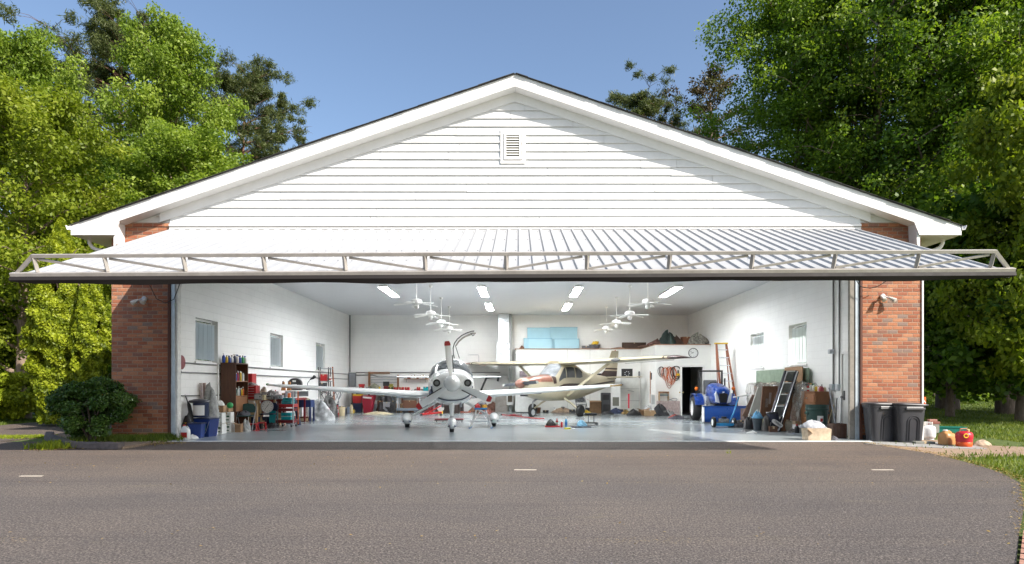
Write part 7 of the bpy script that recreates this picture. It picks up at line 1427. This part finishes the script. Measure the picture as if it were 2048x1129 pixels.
# far wood line as one mass
C = []
for i in range(220):
    s = -1 if i < 70 else 1
    x = s*rg.uniform(14 if s > 0 else 18, 130); y = rg.uniform(72, 88); C.append((x, y, rg.uniform(.5, 8 if abs(x) > 40 or s < 0 else 7), rg.uniform(2, 3.4)))
me = clump_leaves('far_wood', C, 60000, .75, LF_G, rs); o = link(bpy.data.objects.new('far_wood', me)); o['kind'] = 'stuff'; o['label'] = 'distant mass of green woodland seen through the trunks'; o['category'] = 'wood'
# undergrowth at the wood edge
C = [(X(px, dd-DD), dd-DD, gh(X(px, dd-DD), dd-DD)+rg.uniform(0,.35), rg.uniform(.25,.6)) for px, dd in [(rg.uniform(1845, 2150), rg.uniform(31, 38)) for _ in range(60)]]
me = clump_leaves('undergrowth', C, 14000, .14, LF_G, rs); o = link(bpy.data.objects.new('undergrowth', me)); o['kind'] = 'stuff'; o['label'] = 'leafy green undergrowth along the edge of the right wood'; o['category'] = 'undergrowth'
# arborvitae
def column(px, depth, top, wpx, label, seed, n):
    rs = np.random.RandomState(seed); Y = depth-DD; x = X(px, Y); h = HH+(HY-top)*depth/F; w_ = wpx*depth/F/2
    t = thing('arborvitae', label, 'evergreen shrub', (x, Y, -.03), 0, 'arborvitae left of the hangar')
    m = MB(); m.tube([(0,0,-.1),(.05,0,h*.4),(0,.05,h*.9)], [.11,.08,.02], 8)
    for k in range(14):
        z = .3+k*h*.055; a = k*2.4; m.tube([(0,0,z),(math.cos(a)*w_*.7,math.sin(a)*w_*.7,z+.6)], [.03,.01], 5)
    part(m, 'trunk', BARK2, t)
    q = rs.uniform(0, 1, n)**.9; z = .12+q*(h-.12); rr = w_*np.minimum(1, (.62+.9*q)*1.0)*np.where(q > .5, np.maximum(.0, 1-(q-.5)/.505)**.72, 1)
    th = rs.uniform(0, 2*math.pi, n); rr = rr*(1+.11*np.sin(th*4+z*2.3)+.09*np.sin(th*7-z*4.1)+.05*np.sin(z*11+th*3))*(rs.uniform(0, 1, n)**.22)
    hole = (np.sin(th*3+z*1.9)+np.sin(z*3.3-th*2)) < -1.55
    P = np.stack([rr*np.cos(th), rr*np.sin(th), z], 1)[~hole]; o_ = P*np.array([1,1,0]); o_ /= np.linalg.norm(o_, axis=1)[:, None]+1e-6
    tn = np.clip(.5+.3*np.sin(th*6+z*7)+.2*np.sin(z*17+th*2), 0, 1)[~hole]
    me = leaf_mesh('foliage', P, .10, LF_A, rs, o_, .55, -1.5, tn, jit=.7, up=.1); o = link(bpy.data.objects.new('foliage', me)); o.parent = t
column(122, 20.2, 436, 112, 'tall column arborvitae with a pointed top, left one of the pair', 11, 110000)
column(182, 19.6, 505, 62, 'slimmer arborvitae with bare brown patches next to the brick pillar', 12, 50000)
# round holly bush
def bush(px, dep, top, wpx, label, mat, seed, n, ls, name='round_bush', dz=0, flat=.85):
    rs = np.random.RandomState(seed); rg = random.Random(seed); Y = dep-DD; x = X(px, Y); h = HH+(HY-top)*dep/F; w_ = wpx*dep/F/2
    t = thing(name, label, 'bush', (x, Y, 0)); m = MB(); C = []
    for k in range(14):
        a = k*2.4; q = .25+.7*rg.random(); e = (math.cos(a)*w_*q*.7, math.sin(a)*w_*q*.7, h*(.35+.5*rg.random())); m.tube([(0,0,-.05),(e[0]*.4,e[1]*.4,e[2]*.5),e], [.03,.02,.008], 5)
    part(m, 'stem', BARK, t)
    for k in range(70):
        d = Vector((rg.gauss(0,1), rg.gauss(0,1), rg.gauss(0,.9))).normalized(); f = rg.uniform(.62, .86)
        C.append((d.x*w_*f, d.y*w_*f, h*.53+d.z*h*.47*f, .2*w_*rg.uniform(.7,1.3)))
    me = clump_leaves('foliage', C, n, ls, mat, rs, shell=.5); o = link(bpy.data.objects.new('foliage', me)); o.parent = t
bush(184, 14.0, 752, 158, 'round dark green holly bush in front of the left brick pillar', LF_S, 21, 42000, .055, 'holly_bush')
bush(30, 22.5, 745, 170, 'yellow green leafy hedge bush at the left edge', LF_A, 22, 30000, .12, 'hedge_bush'); bush(-70, 22, 740, 160, 'yellow green hedge bush cut off by the left edge of the picture', LF_A, 23, 20000, .12, 'hedge_bush')
# planting bed with a kerb of dark timbers
bp = [G(98,880), G(140,896), G(245,899), G(335,884), G(300,876), G(120,872)]
m = MB(); m.prism(bp, -.02, .05, 'XY'); struct(m, 'mulch_bed', DIRT)
tb = M((.13,.11,.105), .9, 0, .4, 10, .4)
for k, (a, b, lb) in enumerate((((97,880),(142,896),'weathered grey timber edging the bed, left angled piece'),((143,896.5),(243,899),'weathered grey timber edging the bed, long front piece'),((100,874),(98,879),'weathered grey timber edging the bed, short piece at its back left'))):
    p, q = Vector((*G(*a), 0)), Vector((*G(*b), 0)); d = q-p; L = d.length; m = MB()
    m.loft([[(L*i/7, -.09+.012*math.sin(i*1.7+k), 0),(L*i/7, .09+.01*math.cos(i*2.1), 0),(L*i/7, .085, .13+.012*math.sin(i*2.9)),(L*i/7, -.085, .125+.015*math.sin(i*1.3+k))] for i in range(8)])
    solo(m, 'bed_timber', tb, lb, 'timber edging', (p.x, p.y, 0), math.atan2(d.y, d.x), 'timbers edging the planting bed', bev=.012)
# grass blades on the lawns and weeds
def blades(name, P, hgt, label, cat, mat, rs, wid=.012):
    n = len(P); a = rs.uniform(0, 2*math.pi, n); h = hgt*rs.uniform(.5, 1.3, n); lean = rs.normal(size=(n, 2))*.4
    d = np.stack([np.cos(a), np.sin(a), np.zeros(n)], 1)*wid*rs.uniform(.6,1.5,n)[:, None]
    V = np.empty((n, 3, 3)); V[:, 0] = P-d; V[:, 1] = P+d; V[:, 2] = P+np.stack([lean[:, 0]*h, lean[:, 1]*h, h], 1)
    me = bpy.data.meshes.new(name); me.vertices.add(3*n); me.vertices.foreach_set('co', V.ravel()); me.loops.add(3*n); me.loops.foreach_set('vertex_index', np.arange(3*n, dtype=np.int32))
    me.polygons.add(n); me.polygons.foreach_set('loop_start', np.arange(0, 3*n, 3, dtype=np.int32)); me.polygons.foreach_set('loop_total', np.full(n, 3, dtype=np.int32)); me.materials.append(mat); me.update(calc_edges=True)
    at = me.attributes.new('tint', 'FLOAT', 'FACE'); tn = .45+.3*np.sin(P[:, 0]*1.7)*np.cos(P[:, 1]*1.3)+rs.normal(size=n)*.22; at.data.foreach_set('value', np.clip(tn, 0, 1).astype(np.float32))
    o = link(bpy.data.objects.new(name, me)); o['kind'] = 'stuff'; o['label'] = label; o['category'] = cat; return o
rs = np.random.RandomState(5)
def edge_x(y):     # right edge of the asphalt at depth y
    ys = [p[1] for p in rp][::-1]; xs = [p[0]+.03 for p in rp][::-1]; return np.interp(y, ys, xs)
n = 220000; x = rs.uniform(3.8, 36, n); y = np.where(rs.uniform(0,1,n) < .45, rs.uniform(-9, 1.5, n), rs.uniform(1.5, 24, n))
keep = (x > edge_x(y)+.05) & ~((y > -3.05) & (y < -.62-.0*x) & (x < 22)) & ~((y >= -.62) & (y < .6) & (x < 11.7))
# ragged fringe over the dirt strip
fr = (y > -3.05) & (y < -.62) & (rs.uniform(0,1,n) < .06) & (x > edge_x(y)+.2); keep |= fr
x, y = x[keep], y[keep]; zz = np.array([gh(a, b) for a, b in zip(x, y)]); P = np.stack([x, y, zz], 1)
blades('lawn_grass', P, .085, 'sunlit and shaded lawn grass right of the hangar', 'grass', GRS, rs)
n = 60000; x = rs.uniform(-26, -12.6, n); y = rs.uniform(2, 12, n); keep = np.where(x < -16.9, y > 5.4+(x+16.8)*.87, y > 8.35); x, y = x[keep], y[keep]; P = np.stack([x, y, np.array([gh(a, b) for a, b in zip(x, y)])], 1)
blades('lawn_grass', P, .09, 'lawn grass strip at the left before the hedge', 'grass', GRS, rs)
gp = []
for cx_, cy_, r_, k in ((G(200,886)[0],G(200,886)[1],.5,900),(G(265,886)[0],G(265,886)[1],.45,1200),(G(322,882)[0],G(322,882)[1],.22,900),(G(225,884)[0],G(225,884)[1],.5,900)):
    q = rs.normal(size=(k, 2))*r_*.5; gp.append(np.stack([cx_+q[:, 0]*1.6, cy_+q[:, 1]*.6, np.full(k, .03)], 1))
q = rs.normal(size=(5000, 2)); gx_, gy_ = G(28, 874); blades('moss', np.stack([gx_+q[:, 0]*.9, gy_+q[:, 1]*.28, np.zeros(5000)], 1), .02, 'yellow moss spread on the asphalt at the left edge', 'moss', LF_A, rs)
blades('bed_grass', np.concatenate(gp), .14, 'tufts of green grass in the planting bed', 'grass', GRS, rs)
for k, (px, py, lb) in enumerate(((104,898,'yellow green weed growing beside the bed timber'),(118,893,'small yellow green weed behind the first one by the bed timber'),(1457,907,'tiny upright weed in the asphalt, rightmost'))):
    gx_, gy_ = G(px, py); big = k < 2; nn = 420 if big else 12; q = rs.normal(size=(nn, 2))*(.12 if big else .02)
    o = blades('weed', np.stack([q[:, 0]*1.5, q[:, 1], np.zeros(nn)], 1), .13 if big else .10, lb, 'weed', LF_A, rs, .016 if big else .005); o.location = (gx_, gy_, .0); del o['kind']

# fallen leaves and grit along the paving edges
LIT = leaf_mat('dry_leaf', (.10,.06,.03), (.30,.20,.08), (.55,.45,.12), .2)
def litter(P, size, label): me = leaf_mesh('leaf_litter', P, size, LIT, rs, None, .6, 0, None, .25, 1.0); o = link(bpy.data.objects.new('leaf_litter', me)); o['kind'] = 'stuff'; o['label'] = label; o['category'] = 'leaves'
yy = rs.uniform(-9.5, -.7, 1700); xx = edge_x(yy)+rs.normal(size=1700)*.09+.05; litter(np.stack([xx, yy, np.full(1700, .012)], 1), .03, 'dry leaf bits along the curved right edge of the asphalt')
a_, b_ = np.array(G(85, 900)), np.array(G(345, 887)); t0 = rs.uniform(0, 1, 1500)[:, None]; P = a_+(b_-a_)*t0+rs.normal(size=(1500, 2))*np.array([.25, .16]); litter(np.concatenate([P, np.full((1500, 1), .015)], 1), .04, 'dry leaf bits scattered before the planting bed')
P = np.stack([rs.uniform(-9, 8, 260), rs.choice([-3.62, -6.5, -9.5, -4.6], 260)+rs.normal(size=260)*.25, np.full(260, .008)], 1); litter(P, .03, 'a few yellow leaf bits lying along the seams of the asphalt')
